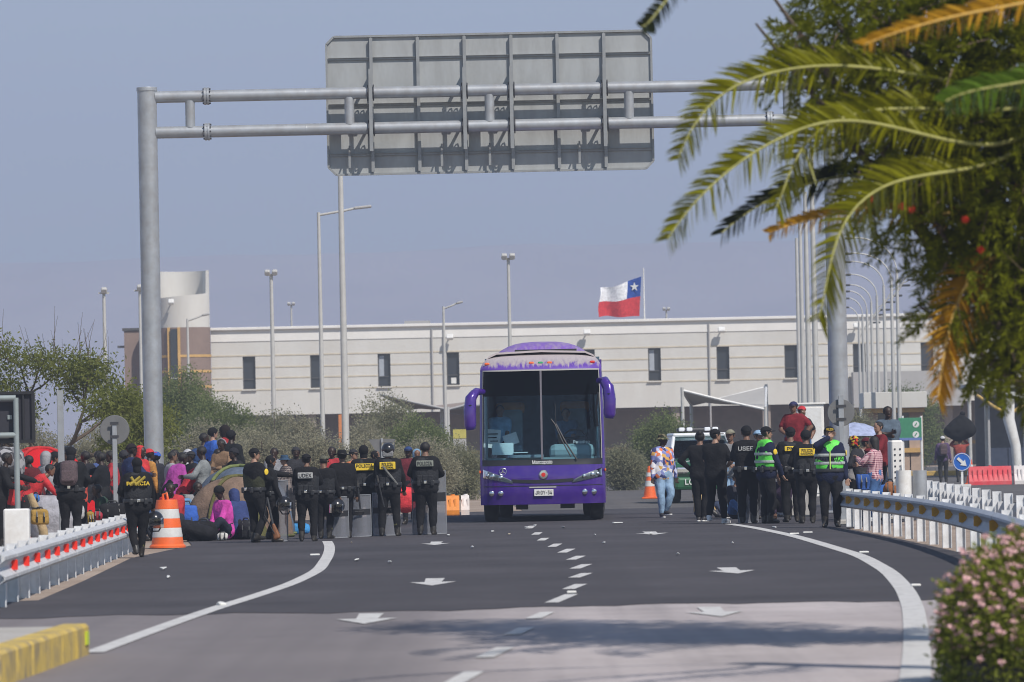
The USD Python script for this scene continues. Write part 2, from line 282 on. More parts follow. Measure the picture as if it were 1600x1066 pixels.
for nm, z in (('upper_beam', zu), ('lower_beam', zl)):
    b = obj(nm, tube([(xl + .18 + t * (xr - xl - .36), 0, z) for t in np.linspace(0, 1, 9)], .128, 22), GALV, gan, 40)
    for px in (324, 1203):
        fx = A(px, 205, YG)[0]; fl = move(lathe([(.12, -.055), (.19, -.055), (.19, -.012), (.175, -.006), (.175, .006), (.19, .012), (.19, .055), (.12, .055)], 26, 0), (fx, 0, z))
        q = obj('flange', fl, GALV, gan, 30)
        obj('flange_bolts', cat(*[tube([(fx - .085, .16 * math.cos(a), z + .16 * math.sin(a)), (fx + .085, .16 * math.cos(a), z + .16 * math.sin(a))], .018, 6) for a in np.arange(10) / 10 * 2 * PI]), DARKM, q)
    for px in (478, 858, 1150):
        obj('weld_seam', move(lathe([(.126, -.012), (.132, 0), (.126, .012)], 22, 0), (A(px, 170, YG)[0], 0, z)), GALV, b, True)
for px in (297, 546, 765, 983, 1231):
    x = A(px, 175, YG)[0]; obj('strut', tube([(x, 0, zl + .09), (x, 0, zu - .09)], .105, 18), GALV, gan, 40)
SY = .47
x0, x1 = A(511.5, 165, YG + SY)[0], A(1019, 155, YG + SY)[0]
zb, zs = A(767, 268.5, YG + SY)[2], A(765, 53, YG + SY)[2]
sg = thing('road_sign_board', 'large grey aluminium road sign seen from its ribbed back above the bus', 'road sign', (0, YG + SY, 0))
SIGN = mat('sign_aluminium', (.37, .385, .385), .55, .25, var=.10, scale=1.6, dirt=(.22, .22, .21), dirt_amt=.45, dirt_scale=2.5, stretch=(1, 1, .25))
RIB = mat('sign_rib_steel', (.29, .30, .30), .5, .35, var=.15, scale=4)
vx = [x0] + [A(px, 100, YG + SY)[0] for px in (580, 653, 726, 799, 871, 944)] + [x1]
hz = [zb] + [A(767, y, YG + SY)[2] for y in (238, 160, 88)] + [zs]
C = .16
for i in range(7):
    a, b = vx[i] + .004, vx[i + 1] - .004
    P = [(a, zb), (b, zb), (b, zs), (a, zs)]
    if i == 0: P = [(a + C, zb), (b, zb), (b, zs), (a + C, zs), (a, zs - C), (a, zb + C)]
    if i == 6: P = [(a, zb), (b - C, zb), (b, zb + C), (b, zs - C), (b - C, zs), (a, zs)]
    v, f = prism(P, .012); v = v @ STAND.T; obj('sign_panel', (v + (0, .018 + .002 * (i % 2), 0), f), SIGN, sg)
for i, x in enumerate(vx[1:-1]): obj('upright_rib', cat(box((x, -.045, (zb + zs) / 2), (.035, .09, zs - zb - .07)), box((x, -.093, (zb + zs) / 2), (.07, .008, zs - zb - .09))), RIB, sg)
for z in hz[1:-1]: obj('cross_rib', cat(box(((x0 + x1) / 2, -.021, z), (x1 - x0 - .06, .036, .05)), box(((x0 + x1) / 2, -.04, z + .024), (x1 - x0 - .08, .07, .006))), RIB, sg)
for nm, a, b in (('frame_edge', (x0 + C, zs), (x1 - C, zs)), ('frame_edge', (x0 + C, zb), (x1 - C, zb)), ('frame_edge', (x0, zb + C), (x0, zs - C)), ('frame_edge', (x1, zb + C), (x1, zs - C)), ('frame_edge', (x0, zs - C), (x0 + C, zs)), ('frame_edge', (x1, zs - C), (x1 - C, zs)), ('frame_edge', (x0, zb + C), (x0 + C, zb)), ('frame_edge', (x1, zb + C), (x1 - C, zb))):
    d = np.array([b[0] - a[0], 0, b[1] - a[1]]); L = np.linalg.norm(d); ang = math.atan2(d[2], d[0])
    obj(nm, box(((a[0] + b[0]) / 2, -.01, (a[1] + b[1]) / 2), (L, .085, .045), ry(-ang)), RIB, sg)
for px in (580, 726, 799, 944):
    x = A(px, 150, YG + SY)[0]
    obj('mounting_bracket', cat(box((x, -SY - .16, (zu + zl) / 2), (.075, .03, zu - zl + 1.0)), box((x, -.30, zu + .42), (.05, .48, .06)), box((x, -.30, zl - .36), (.05, .48, .06)), box((x, -.29, zu - .22), (.05, .42, .05)), box((x, -.29, zl + .2), (.05, .42, .05))), RIB, sg)
    for z in (zu, zl):
        for o in (-.06, .06): obj('clamp', tube([(x + o, -SY + .165 * math.sin(t), z + .165 * math.cos(t)) for t in np.linspace(0, 2 * PI, 13)], .014, 6), DARKM, sg)
for px in (546, 690, 765, 905):
    x = A(px, 215, YG + SY)[0]
    obj('lamp_bracket', cat(tube([(x, -.03, zl - .35), (x, -.34, zl - .50)], .02, 6), box((x, -.16, zl - .62), (.05, .05, .42))), RIB, sg)
# ---------------------------------------------------------------- terminal building far behind
YB = 350.0; pb = pix(YB)
WALL = mat('cream_wall', (.60, .585, .545), .85, var=.05, scale=.6, dirt=(.48, .44, .38), dirt_amt=.35, dirt_scale=.5, stretch=(1, 1, .4))
CAPW = mat('parapet_paint', (.74, .72, .68), .8, var=.05, scale=1)
BROWNW = mat('brown_render', (.24, .175, .145), .9, var=.10, scale=1.2)
LINEM = mat('facade_line_paint', (.56, .50, .39), .8, var=.15, scale=2)
OCHRE = mat('ochre_band', (.55, .34, .12), .8, var=.15, scale=2)
GREYW = mat('grey_annex', (.38, .37, .36), .85, var=.06, scale=1)
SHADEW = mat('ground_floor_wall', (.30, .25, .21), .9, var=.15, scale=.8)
GLASSD = plain('dark_window_glass', {'p': ('principled_bsdf', {'base_color': (.03, .035, .045), 'roughness': .08, 'specular_ior_level': .6})}, [])
FRAMEM = mat('bronze_frame', (.10, .095, .09), .5, .3)
wx0, wx1 = A(330, 560, YB)[0], A(1760, 560, YB)[0]
wz0, wz1 = A(800, 641, YB)[2], A(800, 507, YB)[2]
bld = thing('terminal_building', 'long cream flat roofed terminal building with dark upright windows and ochre lines', 'building', (0, YB, 0))
holes = []
for k, pxw in enumerate((389.5, 495, 600.5, 708, 815, 920, 1023, 1130, 1236, 1343, 1449, 1555, 1661)):
    xc = A(pxw, 585 - 15 * (pxw - 389) / 740 + 8, YB)[0]; holes.append(xc)
zw0, zw1 = A(1130, 593, YB)[2], A(1130, 542, YB)[2]
poly = Polygon([(wx0, wz0), (wx1, wz0), (wx1, wz1), (wx0, wz1)], [[(x - .39, zw0), (x + .39, zw0), (x + .39, zw1), (x - .39, zw1)] for x in holes])
v, f = prism(poly, .35); v = v @ STAND.T + (0, .35, 0); obj('facade_wall', (v, f), WALL, bld)
obj('parapet_cap', cbox(((wx0 + wx1) / 2, .1, wz1 + .08), (wx1 - wx0 + .2, .7, .17), .02), CAPW, bld)
obj('parapet_course', box(((wx0 + wx1) / 2, -.02, wz1 - .35), (wx1 - wx0, .05, .72)), CAPW, bld)
obj('roof_slab', box(((wx0 + wx1) / 2, 8, wz1 - .5), (wx1 - wx0 - .4, 15.2, .2)), GREYW, bld)
for sx in (wx0 + .15, wx1 - .15): obj('side_wall', box((sx, 8.2, (wz0 + wz1) / 2), (.3, 15.6, wz1 - wz0)), WALL, bld)
obj('rear_wall', box(((wx0 + wx1) / 2, 16.1, wz1 / 2), (wx1 - wx0 - .7, .25, wz1)), WALL, bld)
obj('soffit', box(((wx0 + wx1) / 2, 8, wz0 + .1), (wx1 - wx0 - .66, 15.2, .15)), GREYW, bld)
for k, x in enumerate(holes):
    w = obj('window', box((x, .27, (zw0 + zw1) / 2), (.78, .02, zw1 - zw0)), GLASSD, bld)
    obj('frame', cat(box((x, .2, zw0 + .03), (.78, .08, .06)), box((x, .2, zw1 - .03), (.78, .08, .06)), box((x - .36, .2, (zw0 + zw1) / 2), (.06, .08, zw1 - zw0 - .13)), box((x + .36, .2, (zw0 + zw1) / 2), (.06, .08, zw1 - zw0 - .13)), box((x, .2, zw0 + .62), (.65, .06, .05))), FRAMEM, w)
    obj('sill', box((x, -.05, zw0 - .05), (.9, .2, .06)), WALL, w)
    if k in (2, 6): obj('blind', box((x - .16, .245, zw1 - .75), (.30, .012, 1.3)), mat('pale_blind', (.35, .38, .42), .7), w)
    if k == 3: obj('paper_notice', box((x + .03, .245, zw0 + .28), (.32, .012, .36)), PAINTW, w)
dz = (zw1 - zw0) / 3
for j in range(4):
    z = zw1 + .02 - j * dz; xs = [wx0] + sum(([x - .40, x + .40] for x in holes), []) + [wx1]
    for a, b in ([(wx0, wx1)] if j in (0, 3) else list(zip(xs[::2], xs[1::2]))): obj('facade_line', box(((a + b) / 2, -.012, z + (.05 if j == 0 else -.06 if j == 3 else 0)), (b - a, .03, .085)), LINEM, bld)
for px, z0_ in ((675, 4.6), (693, 4.4), (1108, 5.4)):
    x = A(px, 540, YB)[0]; obj('downpipe', tube([(x, -.1, wz0 if px != 1108 else .5), (x, -.1, wz1 - .2)], .055 if px != 693 else .03, 8), GREYW, bld, True)
for px, py in ((703, 527), (917, 520), (1127, 516), (1338, 510)):
    p = A(px, py, YB)
    obj('floodlight', cat(rbox((p[0], -.55, p[2]), (.42, .3, .32), .05, rx(-.5)), box((p[0], -.25, p[2] + .02), (.06, .55, .06))), PAINTW, bld)
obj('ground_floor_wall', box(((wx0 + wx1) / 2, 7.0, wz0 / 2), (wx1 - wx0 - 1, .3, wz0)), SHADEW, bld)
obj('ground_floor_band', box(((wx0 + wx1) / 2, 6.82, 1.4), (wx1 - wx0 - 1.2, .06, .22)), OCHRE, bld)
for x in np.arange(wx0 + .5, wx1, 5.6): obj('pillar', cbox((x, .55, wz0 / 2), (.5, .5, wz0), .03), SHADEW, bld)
ax0, ax1 = A(1330, 600, YB)[0], A(1500, 600, YB)[0]
obj('annex_wall', box(((ax0 + ax1) / 2, -1.2, (A(1400, 636, YB)[2] + A(1400, 581, YB)[2]) / 2), (ax1 - ax0, 2.0, A(1400, 581, YB)[2] - A(1400, 636, YB)[2])), GREYW, bld)
obj('roof_box', box((A(650, 503, YB)[0], 5, wz1 + .2), (1.6, 1.2, .5)), GREYW, bld)
# round tower at the left end
tw = thing('round_tower', 'round cream tower with scooped open top above a brown base', 'tower', (0, YB - 1.0, 0))
tx, tr = A(288, 500, YB)[0], 1.62
ztop, zlip, zbr = A(300, 424, YB)[2], A(290, 464, YB)[2], A(288, 513, YB)[2]
ang = np.linspace(0, 2 * PI, 73)
def lip(a):                       # front (towards the camera) is cut low, back and right side stand high
    d = (a + PI / 2 + PI) % (2 * PI) - PI       # angle from the front
    return ztop if (d > 1.32 or d < -1.9) else zlip + .12 * d
topz = np.array([lip(a) for a in ang])
ring = lambda r, z: np.stack([tx + r * np.cos(ang), r * np.sin(ang), z + 0 * ang], -1)
obj('tower_shell', grid(np.array([ring(tr, zbr), ring(tr, topz), ring(tr - .16, topz), ring(tr - .16, zbr)])), WALL, tw, 30)
obj('tower_deck', sheet([(tx + (tr - .165) * math.cos(a), (tr - .165) * math.sin(a)) for a in ang[:-1]], zlip - 1.2), GREYW, tw)
obj('tower_base', grid(np.array([ring(tr + .02, 0), ring(tr + .02, zbr)])), BROWNW, tw, True)
for py in (556, 580, 604): obj('ochre_ring', grid(np.array([ring(tr + .05, A(310, py + 3, YB)[2]), ring(tr + .05, A(310, py - 1, YB)[2])])), OCHRE, tw, True)
for px, w in ((268, .16), (284, .16)):
    x = A(px, 560, YB)[0]; yy = -math.sqrt(max(tr ** 2 - (x - tx) ** 2, .01)) - .06
    obj('ochre_pilaster', box((x, yy, zbr / 2 + .5), (w, .12, zbr - 1.0)), OCHRE, tw)
x = A(276, 560, YB)[0]; slit = obj('slit_window', box((x, -tr - .0, zbr / 2 + .9), (.42, .06, zbr - 2.0)), GLASSD, tw)
for i in range(9): obj('glazing_bar', box((x, -tr - .05, 1.9 + i * .55), (.42, .03, .05)), PAINTW, slit)
p = A(272, 474, YB); obj('floodlight', cat(rbox((p[0], -tr - .45, p[2]), (.34, .3, .3), .05, rx(-.5)), box((p[0], -tr - .2, p[2]), (.06, .5, .06))), PAINTW, tw)
sb = thing('brown_side_block', 'low brown building block left of the round tower', 'building', (A(222, 560, YB)[0], YB + 3, 0))
obj('wall', box((0, 0, A(205, 517, YB)[2] / 2), (2.3, 4, A(205, 517, YB)[2])), BROWNW, sb); obj('roof_edge', box((0, 0, A(205, 515, YB)[2] + .03), (2.5, 4.2, .16)), FRAMEM, sb)
obj('eave', box((-1.3, -1, A(200, 541, YB)[2]), (.6, 1.2, .12)), FRAMEM, sb)
# ---------------------------------------------------------------- flag
fl = thing('national_flag', 'red white and blue flag with one white star flying on a pole above the roof', 'flag', (0, YB + 6, 0))
YF = YB + 6
px_ = A(1006, 450, YF)[0]; ptop = A(1005, 419, YF)[2]
obj('flag_pole', tube([(px_, 0, wz1 - .6), (px_, 0, ptop)], [.06, .04], 10), PAINTW, fl, True)
TR, TL, BR, BL = A(1002, 432, YF), A(938, 452, YF), A(999, 494, YF), A(935, 496, YF)
def flag_pts(u0, u1, v0, v1, n=22, off=0.0):
    u, v_ = np.meshgrid(np.linspace(u0, u1, n), np.linspace(v0, v1, 12)); w = u[..., None]; t = v_[..., None]
    P = (TR * (1 - t) + BR * t) * (1 - w) + (TL * (1 - t) + BL * t) * w
    P[..., 1] = .30 * np.sin(u * 9 + v_ * 1.3) * (u * .8 + .1) + off; P[..., 2] += .10 * np.sin(u * 8 + 1.4 * v_) * u - .06 * np.sin(u * PI) * (1 - v_); P[..., 0] += .05 * np.sin(v_ * 7) * u
    return P
obj('red_stripe', grid(flag_pts(0, 1, .5, 1)), cloth((.62, .02, .025)), fl, True); obj('white_stripe', grid(flag_pts(1 / 3, 1, 0, .5)), cloth((.78, .78, .80)), fl, True); obj('blue_canton', grid(flag_pts(0, 1 / 3, 0, .5)), cloth((.015, .07, .36)), fl, True)
c0 = flag_pts(.16, .17, .22, .23, 2)[0, 0]
st = Polygon([((.30 if i % 2 == 0 else .115) * math.sin(i * PI / 5), (.30 if i % 2 == 0 else .115) * math.cos(i * PI / 5)) for i in range(10)])
v, f = prism(st, .012); obj('star', (v @ STAND.T @ rz(-.25).T + (c0[0], c0[1] - .10, c0[2]), f), PAINTW, fl)
# ---------------------------------------------------------------- poles and lamps
POLEM = mat('pole_paint', (.50, .49, .46), .5, .15, var=.1, scale=3)
def lamp_post(label, px, py_ref, top, Y, r, kind, tip=None, group=None, name='lamp_post'):
    x = A(px, py_ref, Y)[0]; zt = A(px, top, Y)[2]
    t = thing(name, label, 'lamp post' if kind != 'pole' else 'pole', (x, Y, 0), 0, group)
    obj('post', tube([(0, 0, 0), (0, 0, zt * .5), (0, 0, zt)], [r * 1.25, r * 1.05, r * .8], 10), POLEM, t, True)
    obj('base_plate', cbox((0, 0, .04), (r * 6, r * 6, .08), .01), CONC, t)
    if kind == 'arm':
        e = A(tip[0], tip[1], Y); dx, dz_ = e[0] - x, e[2] - zt
        obj('arm', tube([(0, 0, zt - .1), (dx * .5, 0, zt + dz_ * .6 - .05), (dx * .72, 0, zt + dz_ * .8)], r * .6, 8), POLEM, t, True)
        obj('lamp_head', rbox((dx * .84, 0, zt + dz_ * .9), (abs(dx) * .34, .26, .10), .045, ry(-math.atan2(dz_, dx) * (1 if dx > 0 else -1))), GREYW, t)
    if kind == 'flood':
        obj('crossbar', box((0, 0, zt - .05), (.40, .06, .06)), POLEM, t)
        for s in ((-.15, .15) if r > .07 and px > 170 else (.02,)):
            h = obj('floodlight', rbox((s, -.10, zt + .05), (.22, .2, .22), .05, rx(.5)), POLEM, t); obj('lens', box((s, -.22, zt + .00), (.17, .02, .15), rx(.5)), GREYW, h)
    return t
lamp_post('slim grey lamp post with a floodlight head rising behind the leafy tree', 163, 500, 456, 210, .075, 'flood')
lamp_post('thin lamp post partly hidden behind the left gantry column', 219, 500, 452, 205, .06, 'flood')
lamp_post('tall thin floodlight post just right of the round tower', 425, 500, 428, 230, .09, 'flood')
lamp_post('small twin floodlight post behind the roof left of the tall beige pole', 455, 480, 476, 385, .08, 'flood')
lamp_post('tall lamp post with one long arm reaching right past the beige pole', 500, 450, 332, 200, .075, 'arm', (580, 323))
lamp_post('very tall bare beige pole standing under the sign', 536, 480, 270, 190, .11, 'pole', name='tall_pole')
lamp_post('slender lamp post with short arm in front of the round tower', 294, 560, 498, 240, .06, 'arm', (327, 491))
lamp_post('thin lamp post with short arm between the third and fourth windows', 694, 540, 479, 235, .065, 'arm', (723, 472))
lamp_post('thin floodlight post rising behind the purple bus', 795, 450, 403, 215, .075, 'flood')
lamp_post('short twin floodlight post on the roof right of the flag', 1041, 484, 484, 390, .08, 'flood')
for i, (px, top, Y) in enumerate(((1273, 235, 172), (1262, 300, 190), (1253, 335, 215), (1247, 372, 245))):
    lamp_post(('nearest, tallest and rightmost', 'second nearest, next to the tallest,', 'third in depth, second from the left,', 'farthest, shortest and leftmost')[i] + ' of the four bare flagpoles', px, 500, top, Y, .085, 'pole', group='row of bare flagpoles', name='bare_flagpole')
def curved_lamp(px, ytop, tipx, tipy, Y, k):
    x = A(px, 600, Y)[0]; e = A(tipx, tipy, Y); zt = A(px, ytop, Y)[2]; dx, dz_ = e[0] - x, e[2] - zt
    t = thing('curved_lamp_post', ('nearest and tallest', 'second nearest', 'third nearest', 'fourth', 'fifth', 'sixth', 'second farthest', 'farthest and lowest')[k] + ' lamp post of the receding row with curved arms', 'lamp post', (x, Y, 0), 0, 'receding row of curved lamp posts')
    obj('post', tube([(0, 0, 0), (0, 0, zt * .6), (0, 0, zt)], [.10, .08, .06], 8), POLEM, t, True)
    a = np.linspace(0, PI / 2, 10); arm = [(dx * .8 * (1 - math.cos(q)), 0, zt + dz_ * math.sin(q)) for q in a]
    obj('arm', tube(arm + [(dx * .86, 0, zt + dz_ * 1.0)], .035, 6), POLEM, t, True)
    obj('lamp_head', rbox((dx * .95, 0, zt + dz_ - .02), (.55, .2, .1), .04), DARKM, t)
    obj('arm', tube([(0, 0, zt - .9), (.35, 0, zt - .25), (.75, 0, zt - .05)], .03, 6), POLEM, t, True); obj('lamp_head', rbox((.95, 0, zt - .02), (.5, .2, .1), .04), DARKM, t)
for i, (px, yt, ty, Y) in enumerate(((1405, 425, 372, 236), (1396, 437, 396, 246), (1384, 446, 409, 256), (1373, 462, 429, 268), (1364, 472, 445, 280), (1357, 484, 455, 292), (1350, 492, 466, 304), (1344, 504, 480, 316))): curved_lamp(px, yt, 1318, ty, Y, i)
# ---------------------------------------------------------------- shade canopies, booth
FABRIC = mat('shade_fabric', (.44, .42, .385), .9, var=.06, scale=2); FABD = mat('brown_shade_fabric', (.30, .24, .20), .9, var=.08, scale=2)
def canopy(label, corners, Y, depth, fab, poles, name='shade_canopy'):
    # corners: front-left, front-right, back-right, back-left as picture points; a saddle of stretched cloth
    K = [A(corners[0][0], corners[0][1], Y), A(corners[1][0], corners[1][1], Y), A(corners[2][0], corners[2][1], Y + depth), A(corners[3][0], corners[3][1], Y + depth)]
    t = thing(name, label, 'canopy', (0, 0, 0)); u, w = np.meshgrid(np.linspace(0, 1, 13), np.linspace(0, 1, 13)); u, w = u[..., None], w[..., None]
    P = (K[0] * (1 - u) + K[1] * u) * (1 - w) + (K[3] * (1 - u) + K[2] * u) * w; P[..., 2] -= .25 * (np.sin(u * PI) * np.sin(w * PI))[..., 0]
    obj('membrane', thick(P, (0, 0, .04)), fab, t, 40)
    for a, b in ((0, 1), (1, 2), (2, 3), (3, 0)): obj('edge_cable', tube([K[a] + (0, 0, .03), (K[a] + K[b]) / 2 + (0, 0, .0), K[b] + (0, 0, .03)], .055, 6), PAINTW if fab is FABRIC else GREYW, t)
    for k in poles: obj('pole', tube([(K[k][0], K[k][1], 0), K[k] + (0, 0, .15)], .075, 10), POLEM, t, True)
    return t
canopy('white edged grey shade sail canopy crossing itself behind the green patrol pickup', ((1066, 611), (1196, 641), (1197, 606), (1080, 634)), 240, 7, FABRIC, (0, 1, 2, 3))
canopy('brown shade sail with pale edge left of the bus mirror', ((594, 617), (700, 641), (742, 628), (640, 640)), 262, 8, FABD, (1, 3))
canopy('pale shade sail just left of the bus behind its mirror', ((690, 642), (760, 632), (800, 642), (720, 648)), 270, 8, FABD, (0, 1))
rc = canopy('big grey shade canopy at the right edge over the inspection lane', ((1514, 600), (1668, 640), (1690, 604), (1540, 622)), 232, 16, FABRIC, (0, 1, 2, 3))
bth = thing('toll_booth', 'small tan booth with white top fascia and ochre band behind the tall man', 'booth', (0, 248, 0))
bx0, bx1 = A(1353, 640, 248)[0], A(1441, 640, 248)[0]; z3, z2, z1 = A(1397, 613, 248)[2], A(1397, 638, 248)[2], A(1397, 645, 248)[2]
TAN = mat('tan_block_wall', (.42, .31, .235), .9, var=.15, scale=3)
obj('wall', cat(box((bx0 + .25, 0, z1 / 2), (.5, .3, z1)), box((bx1 - .3, 0, z1 / 2), (.6, .3, z1)), box(((bx0 + bx1) / 2, 0, .55), (bx1 - bx0 - 1.1, .3, 1.1)), box(((bx0 + bx1) / 2, 1.6, z1 / 2), (bx1 - bx0, .2, z1)), box((bx0 + .1, .85, z1 / 2), (.2, 1.3, z1)), box((bx1 - .1, .85, z1 / 2), (.2, 1.3, z1))), TAN, bth)
obj('fascia', cbox(((bx0 + bx1) / 2, .6, (z2 + z3) / 2), (bx1 - bx0 + .3, 2.9, z3 - z2), .02), WALL, bth); obj('ochre_band', box(((bx0 + bx1) / 2, .6, (z1 + z2) / 2), (bx1 - bx0 + .12, 2.4, z2 - z1)), OCHRE, bth)
obj('window', box(((bx0 + bx1) / 2 - .05, -.02, 1.1 + (z1 - 1.1) / 2), (bx1 - bx0 - 1.12, .06, z1 - 1.12)), GLASSD, bth); obj('window_bar', box(((bx0 + bx1) / 2 - .2, -.08, 1.1 + (z1 - 1.1) / 2), (.07, .06, z1 - 1.14)), FRAMEM, bth)
obj('ochre_sill', box(((bx0 + bx1) / 2, -.22, 1.12), (bx1 - bx0 - .2, .14, .2)), OCHRE, bth)
KY = mat('yellow_kerb_paint', (.52, .33, .06), .8, var=.2, scale=3, dirt=(.20, .17, .13), dirt_amt=.8, dirt_scale=3.5)
solo('plaza_kerb', cbox((A(1400, 735, 246)[0], 246, .1), (9.5, .5, .22), .03), KY, 'yellow painted kerb island in front of the tan booth', 'kerb')
# covered lane at the far right: dark recess with a leaning white column and yellow arms
lane = thing('inspection_shelter', 'deep shadowed inspection shelter behind the red barriers at the right edge', 'shelter', (0, 275, 0))
la, lb = A(1535, 690, 275)[0], A(1700, 690, 275)[0]
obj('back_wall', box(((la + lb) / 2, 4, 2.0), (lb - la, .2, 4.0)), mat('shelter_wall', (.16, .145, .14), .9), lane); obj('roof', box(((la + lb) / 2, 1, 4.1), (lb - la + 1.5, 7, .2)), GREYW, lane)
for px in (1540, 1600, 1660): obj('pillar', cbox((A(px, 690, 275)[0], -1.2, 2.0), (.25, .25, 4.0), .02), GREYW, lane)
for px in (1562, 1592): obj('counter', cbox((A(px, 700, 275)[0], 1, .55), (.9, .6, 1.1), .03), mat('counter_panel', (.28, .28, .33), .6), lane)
col = thing('branching_column', 'white branching column with yellow arms under the right edge canopy', 'column', (A(1577, 690, 252)[0], 252, 0))
obj('trunk', tube([(.35, 0, 0), (.28, 0, 1.2), (0, 0, 2.4), (0, 0, 3.6)], [.2, .22, .26, .28], 14), PAINTW, col, True)
for s in (-1, 1): obj('arm', tube([(0, 0, 2.6), (s * .7, 0, 3.0), (s * 1.4, .1, 3.5)], .08, 8), KY, col, True)
# ---------------------------------------------------------------- the bus
PURPLE = mat('purple_bus_paint', (.052, .014, .235), .24, .15, var=.06, scale=1.5, coat=.6, dirt=(.16, .10, .24), dirt_amt=.25, dirt_scale=3)
DUSTY = plain('dusty_purple_roof', {'g': ('texture_coordinate', {}), 'mp': ('mapping', {'scale': (16, 2.2, 1.6)}), 'n': ('noise_texture', {'scale': 1.0, 'detail': 6.0, 'roughness': .65}), 'sx': ('separate_xyz', {}),
    'h': ('map_range', {'from_min': 3.14, 'from_max': 3.36, 'to_min': -.24, 'to_max': .20}), 'ad': ('math', {'math_type': 'add'}), 'r': ('rgb_ramp', {'ramp': [(.42, (.11, .045, .32)), (.58, (.36, .31, .33)), (.8, (.44, .39, .39))]}),
    'p': ('principled_bsdf', {'roughness': .6})}, [('g.object', 'mp.vector'), ('mp.vector', 'n.vector'), ('g.object', 'sx.vector'), ('sx.z', 'h.value'), ('n.fac', 'ad.value1'), ('h.result', 'ad.value2'), ('ad.value', 'r.fac'), ('r.color', 'p.base_color')])
RUBBER = mat('tyre_rubber', (.022, .021, .021), .85, var=.15, dirt=(.11, .095, .08), dirt_amt=.5, dirt_scale=4)
CHROME = mat('chrome', (.75, .75, .76), .15, 1.0, var=.03)
LENS = pane('headlight_glass', (.85, .87, .88), .03)
WSHIELD = pane('tinted_windscreen', (.86, .95, .98), .015, 1.28)
WTOP = pane('dark_tint_band', (.05, .055, .095), .02, 1.22)
AMBER = mat('amber_lens', (.75, .14, .03), .3); GREENL = mat('green_lens', (.02, .30, .12), .3); REDL = mat('red_lens', (.6, .03, .02), .3)
INTER = mat('bus_interior', (.20, .27, .31), .9); SEAT = mat('tan_seat_cover', (.40, .20, .07), .8)
YBUS = 118.0; B0 = np.array([A(845, 690, YBUS)[0] + .02, YBUS, 0])
bus = thing('coach_bus', 'purple coach with dusty roof driving towards the camera under the gantry', 'bus', B0, -1.0)
HW = 1.30
def bus_w(z): return HW - .045 * max(0, (z - 1.2) / 2.3) ** 2 - .30 * max(0, (z - 3.15) / .4) ** 2.2
def bus_y(x, z):
    u = abs(x) / HW
    sl = .0 if z < .95 else .05 * (z - .95) / .3 if z < 1.25 else .05 + .34 * ((z - 1.25) / 1.9) ** 1.25 if z < 3.15 else .39 + 1.6 * ((z - 3.15) / .4) ** 2
    if z < .6: sl += .05 * (.6 - z) / .25
    return sl + .16 * u ** 2 + .26 * u ** 8
def front(x0, x1, z0, z1, nx=24, nz=12, off=0.0, th=.03, zfun=None):
    P = np.zeros((nz, nx, 3))
    for j, t in enumerate(np.linspace(0, 1, nz)):
        for i, s in enumerate(np.linspace(0, 1, nx)):
            z = z0 + (z1 - z0) * t
            if zfun: z = zfun(s, t)
            w = bus_w(z); xx = (x0 + (x1 - x0) * s) * w / HW
            P[j, i] = (xx, bus_y(xx * HW / w, z) - off, z)
    return thick(P, (0, th, 0))
obj('front_panel', front(-HW, HW, .36, 1.17, 40, 16), PURPLE, bus, 35)
obj('windscreen_base', front(-HW + .05, HW - .05, 1.17, 1.29, 34, 4, .004), BLACKP, bus, 35)
for s in (-1, 1):
    a, b = (-HW + .05, -.02) if s < 0 else (.02, HW - .05)
    w = obj('windscreen', front(a, b, 1.29, 2.62, 20, 14, .0, .012), WSHIELD, bus, True); obj('tint_band', front(a, b, 2.62, 3.14, 20, 7, .0, .012), WTOP, w, True)
    obj('windscreen_pillar', front(s * HW, s * (HW - .05), 1.17, 3.14, 3, 20, .006, .08), PURPLE, bus, 35)
    obj('windscreen_trim', front(s * (HW - .055), s * (HW - .07), 1.29, 3.14, 2, 20, .010, .01), GREYW, w, 35)
obj('windscreen_divider', front(-.02, .02, 1.29, 3.14, 3, 20, .008, .03), mat('divider_rubber', (.12, .11, .13), .6), bus, 35)
obj('roof_front', front(-HW, HW, 3.14, 3.55, 40, 12, 0, .05), DUSTY, bus, 40)
obj('windscreen_top_trim', front(-HW + .05, HW - .05, 3.135, 3.165, 34, 3, .012, .01), GREYW, bus, 35)
LEN = 12.0
def side_line(s, z, y): return (s * bus_w(z), y, z)
for s in (-1, 1):
    for nm, z0, z1, m_ in (('side_panel', .36, 1.55, PURPLE), ('upper_side_panel', 2.75, 3.3, PURPLE)):
        Y0 = bus_y(s * HW, z0); P = np.array([[side_line(s, z, max(y, bus_y(s * HW, z))) for y in np.linspace(.30, LEN, 14)] for z in np.linspace(z0, z1, 5)])
        obj(nm, thick(P, (-s * .03, 0, 0)), m_, bus, 40)
    for k in range(6):
        y0 = .75 + k * 1.9; P = np.array([[side_line(s, z, y) for y in (y0, y0 + 1.84)] for z in (1.55, 2.15, 2.75)])
        obj('side_window', thick(P, (-s * .02, 0, 0)), GLASSD, bus)
prof = [(-bus_w(3.3), 3.3), (-1.10, 3.47), (-.93, 3.545), (0, 3.58), (.93, 3.545), (1.10, 3.47), (bus_w(3.3), 3.3)]
obj('roof', thick(np.array([[(x, y if y > 1.6 else 1.45, z) for x, z in prof] for y in np.linspace(1.45, LEN, 10)]), (0, 0, -.04)), DUSTY, bus, 40)
obj('rear_panel', box((0, LEN, 1.95), (2.5, .06, 3.15)), PURPLE, bus); obj('floor', box((0, 6.2, .62), (2.44, 11.4, .12)), INTER, bus)
obj('cabin_wall', box((0, 3.4, 2.1), (2.44, .05, 2.7)), mat('cabin_wall', (.07, .11, .15), .9), bus)
